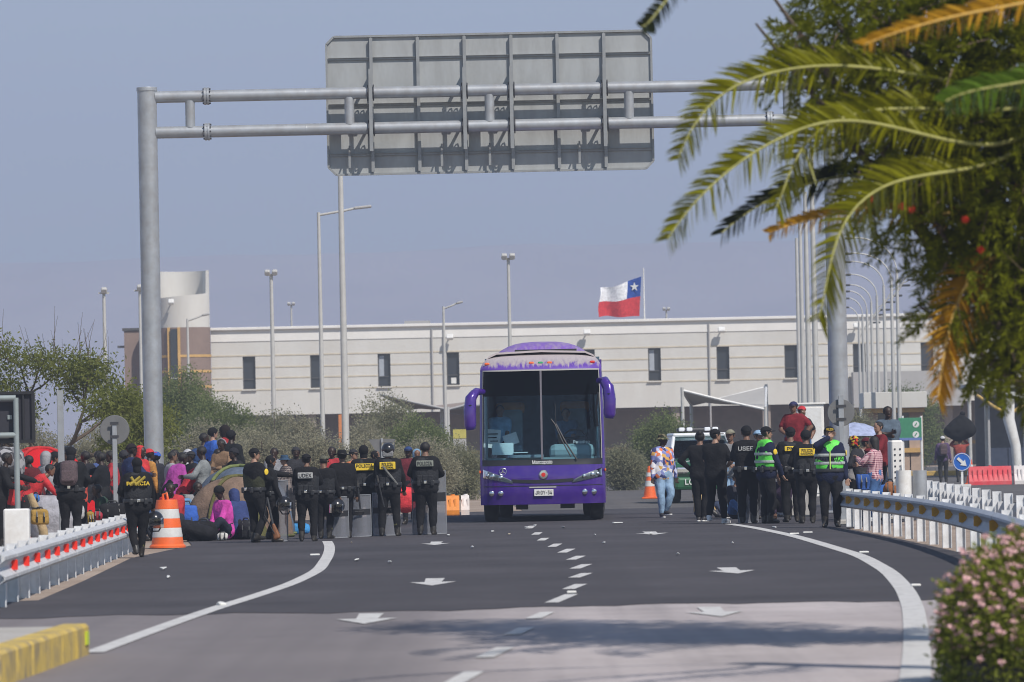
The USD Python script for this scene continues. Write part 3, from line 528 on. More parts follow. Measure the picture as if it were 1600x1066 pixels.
hump = thick(np.array([[(x * w, y, 3.52 + h * (1 - abs(x) ** 3.2)) for x in np.linspace(-1, 1, 15)] for y, w, h in ((1.9, .80, .02), (2.05, .88, .13), (2.4, .96, .23), (3.2, 1.0, .27), (5.2, 1.0, .27), (5.8, .9, .18), (6.0, .85, .02))]), (0, 0, -.03))
obj('roof_air_conditioner', hump, mat('dusty_purple_hump', (.20, .10, .42), .5, var=.2, scale=3, dirt=(.36, .31, .34), dirt_amt=.75, dirt_scale=2.2, stretch=(4, 1, 1)), bus, 40)
obj('air_intake', box((.1, 1.98, 3.58), (1.3, .06, .05)), BLACKP, bus)
for x, m_ in ((-1.12, AMBER), (-.19, AMBER), (0, GREENL), (.19, AMBER), (1.08, REDL)): obj('marker_lamp', rbox((x, bus_y(x, 3.30) - .02, 3.30), (.11, .06, .055), .025), m_, bus)
for s in (-1, 1):                 # mirrors like ears
    sx = s * (HW + .02); zt = 2.72 if s < 0 else 2.90
    mr = obj('mirror_arm', tube([(sx - s * .12, .28, zt), (sx + s * .02, .05, zt + .0), (sx + s * (.10 if s < 0 else .05), -.12, zt - .10)], [.06, .085, .105], 12), PURPLE, bus, True)
    obj('mirror_housing', tube([(sx + s * .05 + (0 if s < 0 else -.06), -.06, zt - .02), (sx + s * .13 + (0 if s < 0 else -.05), -.15, zt - .14), (sx + s * .155 + (0 if s < 0 else -.05), -.17, zt - .40), (sx + s * .15 + (0 if s < 0 else -.05), -.17, zt - .70), (sx + s * .14 + (0 if s < 0 else -.05), -.16, zt - .78)], [.085, .12, .132, .125, .095], 14), PURPLE, mr, True)
    obj('mirror_seam', tube([(sx + s * .02 + (0 if s < 0 else -.05), -.18, zt - .28), (sx + s * .14 + (0 if s < 0 else -.05), -.305, zt - .28), (sx + s * .27 + (0 if s < 0 else -.05), -.18, zt - .29)], .010, 6), BLACKP, mr)
    # headlights: swept lens over reflector bowls
    def hz_(sg, t, s=s): return .83 + .10 * sg + (.05 + .13 * sg ** .6) * t
    hl = obj('headlight', front(s * .62, s * (HW - .06), 0, 0, 16, 6, .022, .012, lambda q, t: .80 + .12 * q + (.04 + .14 * q ** .7) * t), LENS, bus, True)
    obj('reflector', front(s * .62, s * (HW - .06), 0, 0, 16, 6, .006, .004, lambda q, t: .80 + .12 * q + (.04 + .14 * q ** .7) * t), mat('reflector', (.62, .62, .58), .3, .6), hl, True)
    for q, r in ((.86, .055), (1.03, .06), (1.14, .045)): obj('bulb_bowl', move(lathe([(.0, -.015), (r * .6, -.02), (r, 0), (r, .02)], 16, 1), (s * q, bus_y(q, .95) - .005, .885 + (q - .62) * .16)), CHROME, hl, True)
    for q in (.87, 1.06): obj('fog_lamp', move(lathe([(0, -.02), (.045, -.02), (.06, -.005), (.062, .03)], 16, 1), (s * q, bus_y(q, .58) - .01, .60)), CHROME, bus, True)
    obj('corner_reflector', rbox((s * (HW + .005), .42, 1.05), (.03, .14, .06), .012), AMBER, bus)
    for yw in (1.75, 8.6, 9.9):
        wv = move(lathe([(.28, -.14), (.40, -.15), (.48, -.13), (.505, -.06), (.505, .06), (.48, .13), (.40, .15), (.28, .14)], 28, 0), (s * 1.11 if yw < 5 or yw > 9.5 else s * .93, yw, .505), rz(0))
        w = obj('wheel', wv, RUBBER, bus, 40); obj('rim', move(lathe([(.29, -.10), (.27, -.08), (.12, -.02), (.10, -.10), (0, -.10)] if s < 0 else [(.29, .10), (.27, .08), (.12, .02), (.10, .10), (0, .10)], 24, 0), (s * 1.11, yw, .505)), GREYW, w, 40)
obj('grille_strip', front(-.64, .64, .0, .0, 20, 3, .014, .01, lambda q, t: .80 + .0 * q + .025 * (2 * q - 1) ** 2 + .065 * t), BLACKP, bus, 35)
obj('bumper_seam', front(-1.24, 1.24, .735, .75, 30, 2, .006, .01), BLACKP, bus, 35)
obj('under_tray', cat(box((-.45, .9, .33), (.25, .3, .16)), box((.5, .95, .33), (.3, .3, .14)), box((0, 1.75, .42), (1.9, .16, .16))), DARKM, bus)
em = obj('front_emblem', move(lathe([(0, -.02), (.05, -.022), (.085, -.02), (.10, 0), (.10, .02)], 22, 1), (.02, bus_y(0, .96) - .012, .97)), CHROME, bus, 30)
obj('emblem_centre', move(lathe([(0, -.03), (.045, -.028), (.05, -.01)], 8, 1), (.02, bus_y(0, .96) - .016, .97)), REDL, em)
star = cat(*[box((.034 * math.sin(a), 0, .034 * math.cos(a)), (.012, .008, .07), ry(a)) for a in (0, 2 * PI / 3, 4 * PI / 3)])
tor = tube([(.072 * math.cos(a), 0, .072 * math.sin(a)) for a in np.linspace(0, 2 * PI, 25)], .007, 6)
obj('round_star_badge', move(cat(star, tor), (-.82, bus_y(.82, 1.04) - .012, 1.05)), CHROME, bus)
pl = obj('number_plate', cbox((.02, bus_y(0, .6) - .015, .60), (.40, .015, .14), .004), PAINTW, bus)
obj('plate_lettering', stand_text('JR·DY-34', .075, (.02, bus_y(0, .6) - .024, .60), .003, True, .34), BLACKP, pl)
obj('plate_recess', front(-.28, .28, .70, .725, 8, 2, .012, .008), GREYW, bus)
obj('brand_lettering', stand_text('Marcopolo', .075, (.0, bus_y(0, 1.23) - .012, 1.225), .006, True, .42), PAINTW, bus)
wz = lambda x, z: bus_y(x, z) - .035
wp = obj('wiper', cat(tube([(.72, wz(.72, 1.28), 1.27), (.5, wz(.5, 1.6), 1.62), (.30, wz(.3, 2.0), 2.02)], .018, 6), tube([(.60, wz(.6, 1.32), 1.33), (.42, wz(.42, 1.65), 1.67), (.27, wz(.27, 2.0), 2.03)], .014, 6)), BLACKP, bus)
obj('wiper_blade', cat(tube([(.20, wz(.2, 2.0) + .01, 2.12), (.32, wz(.32, 1.9) + .01, 1.96), (.44, wz(.44, 1.7) + .01, 1.70)], .014, 6), tube([(.30, wz(.30, 2.0), 2.02), (.29, wz(.29, 2.3), 2.44)], .008, 5)), BLACKP, wp)
obj('right_wiper', tube([(1.19, wz(1.19, 2.3), 2.66), (1.14, wz(1.14, 2.2), 2.30), (1.16, wz(1.16, 1.9), 1.95)], .028, 6), BLACKP, bus)
dash = cat(box((0, .95, 1.08), (2.3, .7, .5)), rbox((.62, .85, 1.43), (.95, .55, .34), .12))
obj('dashboard', dash, mat('dashboard', (.20, .30, .32), .7), bus)
obj('dashboard_tray', box((-.35, .62, 1.36), (.75, .4, .06)), INTER, bus)
obj('steering_wheel', move(cat(tube([(.24 * math.cos(a), 0, .24 * math.sin(a)) for a in np.linspace(0, 2 * PI, 25)], .02, 6), box((0, 0, 0), (.44, .03, .05)), tube([(0, 0, 0), (0, .0, -.0), (0, -.4, -.1)], .03, 6)), (.68, 1.38, 1.72), rx(.75)), BLACKP, bus)
for x, y in ((-.68, 1.85), (.68, 2.2)):
    st = obj('seat', cat(rbox((x, y - .1, 1.52), (.52, .5, .16), .05), rbox((x, y + .22, 1.96), (.52, .14, .8), .05)), INTER, bus); obj('headrest', rbox((x, y + .24, 2.38), (.62, .15, .24), .08), SEAT, st)
obj('dashboard_papers', cat(box((-.82, .60, 1.52), (.44, .01, .26), rx(-.3)), box((-1.0, .57, 1.5), (.10, .012, .2), rx(-.3)), box((-.45, .62, 1.44), (.3, .2, .02))), mat('pale_papers', (.55, .66, .66), .8), bus)
obj('dashboard_sticker', stand_text('Paradiso', .06, (.82, .555, 1.64), .004, True, .34), PAINTW, bus)
obj('windscreen_curtain', cat(*[rbox((s * 1.16, .75, 2.0), (.05, .3, 1.4), .02) for s in (-1, 1)]), mat('teal_curtain', (.10, .24, .28), .9), bus)
# ---------------------------------------------------------------- green and white patrol pickup behind the people
YP = 150.0; pk0 = np.array([A(1106, 720, YP)[0], YP, 0]); PG = mat('patrol_green', (.02, .11, .045), .3, .1, coat=.5); PW = mat('patrol_white', (.70, .71, .72), .35, coat=.4)
pk = thing('patrol_pickup', 'green and white patrol pickup with roof light bar behind the people in black', 'pickup truck', pk0, 4)
def loft(secs): return thick(np.array(secs), (0, 0, -.02))
def sect(y, w, zs, zc, n=13): return [(w * math.copysign(abs(t) ** .8, t), y + .05 * t * t, zs + (zc - zs) * (1 - abs(t) ** 4)) for t in np.linspace(-1, 1, n)]
obj('bonnet', loft([sect(-.02, .88, .95, .98), sect(.1, .90, 1.0, 1.08), sect(.6, .92, 1.05, 1.16), sect(1.25, .93, 1.08, 1.20)]), PG, pk, 40)
obj('front_bumper', rbox((0, -.06, .52), (1.80, .22, .34), .08), PG, pk); obj('body_side', cat(rbox((0, 2.6, .78), (1.84, 5.0, .62), .12)), PG, pk)
obj('grille', cat(*[box((0, -.03, .72 + i * .055), (.95, .05, .03)) for i in range(4)]), BLACKP, pk)
for s in (-1, 1):
    obj('headlight', rbox((s * .68, .0, .86), (.36, .10, .18), .05), CHROME, pk)
    mr = obj('side_mirror', rbox((s * 1.02, 1.3, 1.27), (.22, .12, .20), .05), mat('mirror_blue_cap', (.10, .20, .40), .25, coat=.5), pk); obj('mirror_stalk', box((s * .9, 1.32, 1.22), (.14, .05, .05)), BLACKP, mr)
    for y in (.75, 4.0):
        w = obj('wheel', move(lathe([(.22, -.11), (.33, -.12), (.38, -.07), (.38, .07), (.33, .12), (.22, .11)], 24, 0), (s * .80, y, .38)), RUBBER, pk, 40); obj('rim', move(lathe([(.23, -.03), (.05, 0), (0, 0)], 18, 0), (s * .86, y, .38)), CHROME, w)
    obj('windscreen_pillar', tube([(s * .86, 1.2, 1.18), (s * .70, 1.95, 1.76)], .045, 8), PW, pk)
P = np.array([[(x * (1 - .17 * t), 1.2 + .75 * t + .08 * x * x, 1.18 + .58 * t) for x in np.linspace(-.84, .84, 11)] for t in np.linspace(0, 1, 6)]); obj('windscreen', thick(P, (0, .01, 0)), WSHIELD, pk, True)
obj('cab_roof', rbox((0, 2.75, 1.80), (1.46, 1.75, .10), .045), PW, pk); obj('cab_sides', cat(*[box((s * .78, 2.7, 1.45), (.04, 1.6, .60), ry(-s * .17)) for s in (-1, 1)], box((0, 3.55, 1.45), (1.4, .04, .6))), PW, pk)
lb = obj('light_bar', rbox((0, 2.4, 1.93), (1.15, .28, .12), .05), BLACKP, pk); obj('lamp_domes', cat(*[rbox((x, 2.26, 1.95), (.16, .06, .10), .03) for x in (-.45, -.24, .24, .45)]), mat('clear_lamp', (.7, .72, .74), .2), lb)
obj('bonnet_lettering', move(text('LOBO', .17, .006, True), (-.62, .20, 1.09), rx(.16)), PAINTW, pk)
obj('bonnet_lettering', stand_text('LOBO', .14, (-.38, -.20, .56), .006, True), PAINTW, pk)
obj('cabin_seats', cat(*[rbox((x, 2.5, 1.35), (.45, .15, .7), .06) for x in (-.4, .4)]), INTER, pk)
obj('number_plate', box((0, -.18, .45), (.36, .015, .13)), PAINTW, pk)
# ---------------------------------------------------------------- guard rails
def wbeam(path, nrm, z0, h=.31, d=.08):    # corrugated steel rail along world points, bulging towards nrm (per point)
    zz = np.array([0, .06, .11, .17, .24, .31, .37, .42, .48]) / .48 * h; bb = np.array([.25, 1, 1, .35, 0, .35, 1, 1, .25]) * d
    P = np.array([[np.array(p) + np.append(n, 0) * b + (0, 0, z0 + z) for z, b in zip(zz, bb)] for p, n in zip(path, nrm)])
    return thick(P, np.append(-np.asarray(nrm).mean(0), 0) * .012)
def normals2(path, side):
    t = np.gradient(np.asarray(path)[:, :2], axis=0); t /= np.linalg.norm(t, axis=1, keepdims=True); return np.stack([-t[:, 1], t[:, 0]], 1) * side
POSTW = mat('post_galvanised', (.70, .71, .72), .5, .1, var=.08, scale=4, dirt=(.30, .27, .24), dirt_amt=.35, dirt_scale=6)
REFR = mat('red_reflector', (.75, .03, .015), .35); REFY = mat('yellow_reflector', (.62, .30, .02), .4)
def rail(label, posts, side, h, name, rm, refl, post_top, post_w=.11, ends=(0, 0), rail_h=.31):
    posts = [np.array([p[0], p[1], 0.0]) for p in posts]; t = thing(name, label, 'guard rail'); n = normals2(posts, side)
    ext = [posts[0] + (posts[0] - posts[1]) * ends[0]] + posts + [posts[-1] + (posts[-1] - posts[-2]) * ends[1]]
    for i in range(len(ext) - 1):
        a, b = ext[i], ext[i + 1]
        if np.linalg.norm(a - b) < .05: continue
        na = n[min(max(i - 1, 0), len(n) - 1)]; nb = n[min(i, len(n) - 1)]
        o = .004 * (i % 2); obj('rail_section', wbeam([a + np.append(na, 0) * (.10 + o), b + np.append(nb, 0) * (.10 + o)], [na, nb], h - rail_h, rail_h), rm, t, 50)
    for p, q in zip(posts, n):
        yaw = math.atan2(q[1], q[0]); R = rz(yaw)
        po = obj('post', cat(box(p + (0, 0, post_top / 2 - .1), (post_w, .008, post_top + .2), R), *[box(p + R @ (s * post_w / 2, 0, post_top / 2 - .1), (.010, .10, post_top + .2), R) for s in (-1, 1)]), POSTW, t)
        obj('spacer_block', box(p + R @ (.06, 0, h - rail_h / 2), (.09, post_w, rail_h * .8), R), POSTW, po)
        if refl is not None:
            rr = move(prism([(-.04, -.055), (.04, -.055), (.04, .055), (-.04, .055)] if refl is REFR else [(-.07, -.06), (.02, -.075), (.075, 0), (.02, .075), (-.07, .06)], .02), (0, 0, -.01))
            obj('reflector', move(rr, p + np.append(q, 0) * .165 + (0, 0, h - rail_h / 2), R @ np.array([[0, 0, 1], [1, 0, 0], [0, 1, 0.]])) if refl is REFR else move(rr, p + np.append(q, 0) * .14 + (0, -.03, h - rail_h / 2), STAND), refl, t)
            if refl is REFR: obj('reflector', box(p + np.append(q, 0) * .155 + (0, -.05, h - rail_h / 2), (.065, .02, .10)), refl, t)
    return t
pa, pb2 = G(38, 933), G(203, 862)
lp = [pa + (pb2 - pa) * k / 14 for k in range(-2, 15)]
rail('galvanised guard rail with red reflectors along the left edge of the road', lp, -1, .585, 'guard_rail', mat('bright_rail', (.58, .59, .60), .5, .15, var=.10, scale=4, dirt=(.34, .30, .26), dirt_amt=.45, dirt_scale=5), REFR, .62, ends=(1, .3))
rpx = [1327, 1341, 1356, 1371, 1387, 1403, 1420, 1438, 1458, 1479, 1502, 1526, 1551, 1577, 1604, 1632]
rp = [G(x, np.interp(x, [1327, 1400, 1495, 1540, 1604, 1640], [823, 836.5, 858, 873, 902, 920]))[:2] for x in rpx]
rp = np.array(rp); k_ = np.arange(len(rp)); rp = np.stack([np.polyval(np.polyfit(k_, rp[:, i], 3), k_) for i in (0, 1)], 1)
rail('galvanised guard rail with yellow arrow reflectors curving along the right road edge', rp, -1, .65, 'guard_rail', mat('blue_grey_rail', (.36, .39, .44), .5, .25, var=.12, scale=3, dirt=(.22, .2, .18), dirt_amt=.3, dirt_scale=4), REFY, .68, .12, (.25, .5), .30)
qa, qb = A(1452, 760, 119), A(1640, 790, 76)
rail('rear of the second guard rail with closely set posts behind the right one', [qa + (qb - qa) * t for t in np.linspace(0, 1, 13)], 1, .55, 'guard_rail', GALV, None, .68, .13, (.2, .2))
# ---------------------------------------------------------------- people
SP = {}
def sph(p, r, seg=10):
    if seg not in SP: SP[seg] = m3.Manifold.sphere(1.0, seg)
    return SP[seg].scale([r] * 3).translate([float(x) for x in p])
def esph(p, r, seg=12):
    if seg not in SP: SP[seg] = m3.Manifold.sphere(1.0, seg)
    return SP[seg].scale([float(x) for x in r]).translate([float(x) for x in p])
def hull(*s): return m3.Manifold.batch_hull(list(s))
def bone(a, ra, b, rb, seg=10): return hull(sph(a, ra, seg), sph(b, rb, seg))
def union(ms): return m3.Manifold.batch_boolean(list(ms), m3.OpType.Add)
def organic(man, edge=.05, it=6, amp=0.0, freq=9.0, seed=0, lam=.5):
    man = man.refine_to_length(edge); v, f = tri(man)
    e = np.vstack([f[:, [0, 1]], f[:, [1, 2]], f[:, [2, 0]]]); n = len(v)
    W = sparse.coo_matrix((np.ones(len(e)), (e[:, 0], e[:, 1])), (n, n)).tocsr(); W = ((W + W.T) > 0).astype(float)
    W = sparse.diags(1 / np.maximum(np.asarray(W.sum(1)).ravel(), 1)) @ W
    for k in range(it):
        v = v + lam * (W @ v - v); v = v - (lam * 1.04) * (W @ v - v) if k % 2 else v
    if amp:
        fn = np.cross(v[f[:, 1]] - v[f[:, 0]], v[f[:, 2]] - v[f[:, 0]]); nn = np.zeros_like(v)
        for k in range(3): np.add.at(nn, f[:, k], fn)
        nn /= np.maximum(np.linalg.norm(nn, axis=1, keepdims=True), 1e-12)
        v = v + nn * (amp * (meshkit.fbm(v * freq * np.array([1, 1, .8]) + seed * 7.3, 3, seed) - .5) * 2)[:, None]
    return v, f
def ik(a, c, l1, l2, pole):
    a, c = np.asarray(a, float), np.asarray(c, float); d = c - a; L = np.linalg.norm(d); d /= max(L, 1e-9)
    if L > (l1 + l2) * .999: L = (l1 + l2) * .999; c = a + d * L
    x = (l1 ** 2 - l2 ** 2 + L ** 2) / (2 * L); h = math.sqrt(max(l1 ** 2 - x ** 2, 0))
    p = np.asarray(pole, float); p = p - d * (p @ d); p /= max(np.linalg.norm(p), 1e-9)
    return a + d * x + p * h, c
ARMS = {'down': ((.165, .03, .455), (.6, -.8, 0)), 'belt': ((.075, .135, .60), (1, -.6, -.4)), 'front': ((.05, .20, .66), (1, -.5, -.6)), 'hips': ((.115, .02, .575), (1, -.5, .1)),
        'face': ((.015, .115, .885), (1, .1, -.7)), 'fold': ((-.05, .125, .69), (1, -.4, -.7)), 'out': ((.27, .17, .64), (1, -.6, -.5)), 'reach': ((.12, .36, .74), (1, -.3, -.8)), 'hold': ((.155, .10, .50), (.7, -.8, 0)),
        'up': ((.10, .17, .95), (1, .2, -.5)), 'knee': ((.07, .28, .36), (1, 0, -.3)), 'lap': ((.04, .22, .42), (1, -.3, -.4)), 'wide': ((.24, -.02, .50), (1, -.5, .2)), 'phone': ((.03, .20, .74), (1, -.3, -.8))}
SKINS = {'black': (.035, .019, .013), 'dark': (.075, .040, .027), 'brown': (.17, .09, .058), 'tan': (.30, .175, .12)}
def skin(k): return mat('skin_' + k, SKINS[k], .5, var=.08, scale=12, spec=.4)
BLK, NAVY, OLIVE, GREY = (.013, .013, .015), (.012, .017, .045), (.075, .075, .030), (.22, .22, .225)
HAIRM = mat('black_hair', (.010, .008, .007), .6, var=.2, scale=40, bump=.4, bscale=120)
BOOT = mat('black_boot', (.015, .014, .013), .45, dirt=(.12, .10, .075), dirt_amt=.5, dirt_scale=5)
EYE_M = mat('dark_eye', (.02, .012, .01), .2); LIPM = mat('lip', (.16, .06, .05), .5)
NP = [0]
def person(label, px, top, foot=None, Y=None, H=None, z0=0.0, yaw=0.0, arms=('down', 'down'), stance=.055, step=0.0, lean=0.0, hipz=.50, hyaw=0.0, hpitch=0.0, sk='dark', girth=1.0,
           jacket=BLK, sleeves='long', trousers=BLK, shoes=None, hat=None, hatc=BLK, hair=True, vest=None, patch=None, patch_front=None, extras=(), group=None, skirt=0.0, feet=None, jmat=None, tmat=None, child=False):
    NP[0] += 1; sd = NP[0]; rng = random.Random(sd)
    if foot is not None: base = G(px, foot); Yp = base[1] if Y is None else Y; base = np.array([A(px, foot, Yp)[0], Yp, 0 if isinstance(z0, str) else z0])
    else: base = np.array([A(px, top, Y)[0], Y, 0 if isinstance(z0, str) else z0]); Yp = Y
    if isinstance(z0, str): z0 = max(A(px, top, Yp)[2] - H, 0.0); base[2] = z0
    if H is None: H = (A(px, top, Yp)[2] - z0) / (1.0 if hat is None else 1.012)
    h = H; near = Yp < 126
    t = thing('person', label, 'person', base, yaw, group)
    # --- skeleton (fractions of height)
    hip0 = np.array([0, 0, hipz]); Rl = rx(-math.radians(lean))
    T = lambda p: hip0 + Rl @ (np.asarray(p, float) - np.array([0, 0, .50]))
    legs = []
    for s in (-1, 1):
        hp = hip0 + Rl @ np.array([s * .052, 0, 0]); ft = np.array([s * stance, s * step, .042]) if feet is None else np.array([s * abs(feet[0]) if len(feet) == 2 else feet[0 if s < 0 else 2], feet[1] if len(feet) == 2 else feet[1 if s < 0 else 3], .042])
        lift = .03 if step and s * step < 0 else 0; ft[2] += lift
        kn, an = ik(hp, ft, .234, .228, (s * .25, 1, .15)); legs.append((hp, kn, an))
    arm_j = []
    for s, k in zip((-1, 1), arms):
        tg, pole = ARMS[k] if isinstance(k, str) else k
        sh = T((s * .102, 0, .80)); tg = T((s * tg[0], tg[1], tg[2])); el, wr = ik(sh, tg, .168, .155, Rl @ np.array([s * pole[0], pole[1], pole[2]])); arm_j.append((sh, el, wr))
    Rh = Rl @ rz(math.radians(hyaw)) @ rx(-math.radians(hpitch) + math.radians(lean) * .7); hc = T((0, .012, .925))
    hd = lambda p: (hc * h + Rh @ np.asarray(p, float) * (h / 1.75))
    q = h / 1.75
    def torso(o, lo=0, hi=4):
        L = [((.048, 0, .505), .070 * girth), ((.042, .006, .615), .064 * girth), ((.066, 0, .735), .066 * min(girth, 1.12)), ((.080, -.004, .790), .048)]
        secs = [hull(*[sph(T((s * a[0], a[1], a[2])) * h, r * h + o, 12) for s in (-1, 1)]) for a, r in L]
        return [hull(secs[i], secs[i + 1]) for i in range(lo, min(hi, 3))]
    def arm(o, upto=1.0, cuff=0.0):
        ms = []
        for sh, el, wr in arm_j:
            sh, el, wr = sh * h, el * h, wr * h; ms.append(bone(sh, .036 * h * (girth * .5 + .5) + o, el if upto >= .5 else sh + (el - sh) * .75, .028 * h + o + cuff))
            if upto >= 1: ms.append(bone(el, .028 * h + o, wr, .019 * h + o * .8))
        return ms
    def leg(o, upto=1.0):
        ms = []
        for hp, kn, an in legs:
            hp, kn, an = hp * h, kn * h, an * h; ms.append(bone(hp, .060 * h * (girth * .6 + .4) + o, kn, .036 * h + o)); e = kn + (an - kn) * upto
            m_ = kn + (an - kn) * min(.35, upto); ms += [bone(kn, .036 * h + o, m_, .036 * h + o), bone(m_, .036 * h + o, e, .025 * h + o)]
        return ms
    # --- body: one continuous surface with head, hands and fingers
    core = torso(0) + [bone(T((0, 0, .80)) * h, .036 * h, hc * h - Rh @ np.array([0, 0.005, .06]) * q, .031 * h)] + arm(0) + leg(0)
    bodyv = union(core)
    Sf = lambda p, r: sph(hd(p), r * q, 10)
    head = [hull(Sf((0, -.018, .030), .086), Sf((0, .020, .034), .080), Sf((0, .035, -.03), .060)), hull(Sf((0, .020, -.01), .070), Sf((.028, .035, -.06), .036), Sf((-.028, .035, -.06), .036), Sf((0, .058, -.085), .026)),
            hull(Sf((0, .090, .005), .010), Sf((.012, .094, -.026), .011), Sf((-.012, .094, -.026), .011), Sf((0, .105, -.028), .009)), hull(Sf((-.034, .080, .018), .012), Sf((.034, .080, .018), .012)), hull(Sf((.0, .082, -.060), .013), Sf((.016, .076, -.060), .010), Sf((-.016, .076, -.060), .010))]
    for s in (-1, 1): head.append(hull(Sf((s * .080, -.005, .008), .013), Sf((s * .086, -.018, .020), .012), Sf((s * .078, -.008, -.028), .009)))
    hands = []
    for s, (sh, el, wr) in zip((-1, 1), arm_j):
        d = wr - el; d = d / np.linalg.norm(d); w0 = wr * h; side = np.cross(d, [0, 1.0, 0]) if abs(d[1]) < .9 else np.cross(d, [0, 0, 1.0]); side /= np.linalg.norm(side); pn = np.cross(side, d)
        if (pn @ np.array([-s, 0, 0])) < 0 and abs(d[2]) > .5: pn, side = -pn, -side
        k0 = [w0 + (d * .085 + side * x) * q for x in (-.030, -.010, .010, .030)]
        hands.append(hull(sph(w0, .020 * q, 8), *[sph(p, .0125 * q, 8) for p in k0], sph(w0 + (d * .03 - side * .025) * q, .014 * q, 8)))
        for i, p in enumerate(k0):
            L = (.036, .042, .040, .032)[i] * q; a = p + (d * .92 + pn * .38) * L; b = a + (d * .55 + pn * .83) * L * .9
            hands += [bone(p, .0095 * q, a, .0088 * q, 6), bone(a, .0088 * q, b, .0075 * q, 6)]
        th = w0 + (d * .03 - side * .028) * q; t1 = th + (d * .6 - side * .75 + pn * .25) * .036 * q; t2 = t1 + (d * .9 - side * .2 + pn * .4) * .03 * q
        hands += [bone(th, .013 * q, t1, .011 * q, 6), bone(t1, .011 * q, t2, .009 * q, 6)]
    v1 = organic(bodyv, .07, 4); m_ = m3.Manifold(m3.Mesh(np.asarray(v1[0], np.float32), np.asarray(v1[1], np.uint32)))
    body = union([m_] + head + hands)
    obj('body', tri(body), skin(sk), t, True)
    if abs(((yaw + hyaw + 180) % 360) - 180) > 40:
        obj('eyes', cat(*[tri(esph(hd((s * .031, .083, .005)), (.0105 * q, .008 * q, .007 * q), 8)) for s in (-1, 1)]), EYE_M, t)
        obj('mouth', tri(hull(*[sph(hd((x, .090, -.061)), .0045 * q, 6) for x in (-.018, .018)])), LIPM, t)
    # --- clothes
    E = .045 if near else .06
    if trousers is not None:
        lo = union(leg(.016 * q, .93) + [torso(.016 * q, 0, 1)[0]]); tr = obj('trousers', organic(lo, E, 4, .020 * q, 9, sd), tmat or cloth(trousers), t, True)
    if jacket is not None:
        up = .4 if sleeves == 'short' else 1.0; parts = torso(.020 * q) + arm(.014 * q, up, .008 if up < 1 else 0)
        parts.append(bone(T((0, 0, .80)) * h, .040 * h, T((0, .004, .838)) * h, .036 * h))
        if skirt: parts.append(hull(*[sph(T((s * .05, 0, z)) * h, .070 * h * girth + .024 * q) for s in (-1, 1) for z in (.50, .50 - skirt)]))
        obj('jacket' if up == 1 else 'shirt', organic(union(parts), E, 4, .022 * q, 8, sd + 50), jmat or cloth(jacket), t, True)
    if 'nofeet' not in extras:
        sm = shoes if shoes is not None else BOOT; fo = []
        for s, (hp, kn, an) in zip((-1, 1), legs):
            a = an * h; fw = np.array([s * .22, 1, 0]); fw /= np.linalg.norm(fw); z = a[2] - .042 * h
            fo += [hull(sph(a, .031 * h), sph(a + (0, 0, -.012 * h), .028 * h)), hull(sph((a[0], a[1], z + .030 * q) - fw * .035 * q, .034 * q), sph(np.array([a[0], a[1], z + .045 * q]) + fw * .07 * q, .040 * q), sph(np.array([a[0], a[1], z + .030 * q]) + fw * .155 * q, .034 * q), sph(np.array([a[0], a[1], z + .060 * q]), .042 * q))]
            if sm is BOOT: fo.append(bone(a, .034 * h, a + (kn - a / h * h) * 0 + (kn * h - a) * .42, .036 * h))
            ftm = union(fo); fo = []
            obj('boot' if sm is BOOT else 'shoe', organic(ftm, .04, 2), sm, t, True)
            if sm is not BOOT: obj('sole', tri(hull(*[sph((a[0] + fw[0] * k * q, a[1] + fw[1] * k * q, z + .012 * q), .036 * q, 8).scale([1, 1, 1]) for k in (-.04, .06, .155)]).trim_by_plane([0, 0, -1], -(z + .026 * q)).trim_by_plane([0, 0, 1], z + .001)), PAINTW, t)
    # --- head wear
    def shell(r, tilt, off, c=(0, -.006, .030), sc=(1, 1, 1)):
        m_ = esph((0, 0, 0), (r * sc[0], r * 1.07 * sc[1], r * sc[2]), 18).trim_by_plane([0, math.sin(math.radians(tilt)), math.cos(math.radians(tilt))], off)
        v, f = tri(m_); return (np.array([hd(np.asarray(c) + p) for p in v]), f)
    def hp_(m_): v, f = tri(m_); return np.array([hd(p) for p in v]), f
    def fuzz(m_, a, fr): v, f = m_; return v + (meshkit.fbm(v * fr, 2, sd)[:, None] - .5) * a, f
    if hair and hat not in ('helmet', 'balaclava', 'hood', 'scarf'): obj('hair', shell(.094 if hat is None else .0925, -38, -.022 if hat is None else -.045), HAIRM, t, True)
    hm = cloth(hatc) if not hasattr(hatc, 'GetPrim') else hatc
    if hat == 'cap':
        hc_ = obj('cap', fuzz(shell(.101, -8, .012), .004, 30), hm, t, True)
        obj('cap_brim', hp_(hull(*[esph((x, y, .042 - .004 * abs(x) / .06), (.012, .012, .005), 8) for x, y in ((-.066, .07), (.066, .07), (-.045, .145), (.045, .145), (0, .160))])), hm, hc_)
    elif hat == 'cap_back':
        hc_ = obj('cap', fuzz(shell(.101, 0, .010), .004, 30), hm, t, True); obj('cap_brim', hp_(hull(*[esph((x, y, .03), (.012, .012, .005), 8) for x, y in ((-.066, -.08), (.066, -.08), (-.045, -.15), (.045, -.15))])), hm, hc_)
    elif hat == 'beanie': obj('beanie', fuzz(shell(.103, -22, -.012, sc=(1, 1, 1.05)), .006, 25), hm, t, True)
    elif hat == 'bucket': 
        obj('bucket_hat', (lambda m_: (np.array([hd(p) for p in m_[0]]), m_[1]))(lathe([(.0, .125), (.07, .124), (.088, .112), (.100, .045), (.150, .012), (.148, .006), (.098, .036)], 20)), hm, t, 35)
    elif hat == 'widehat':
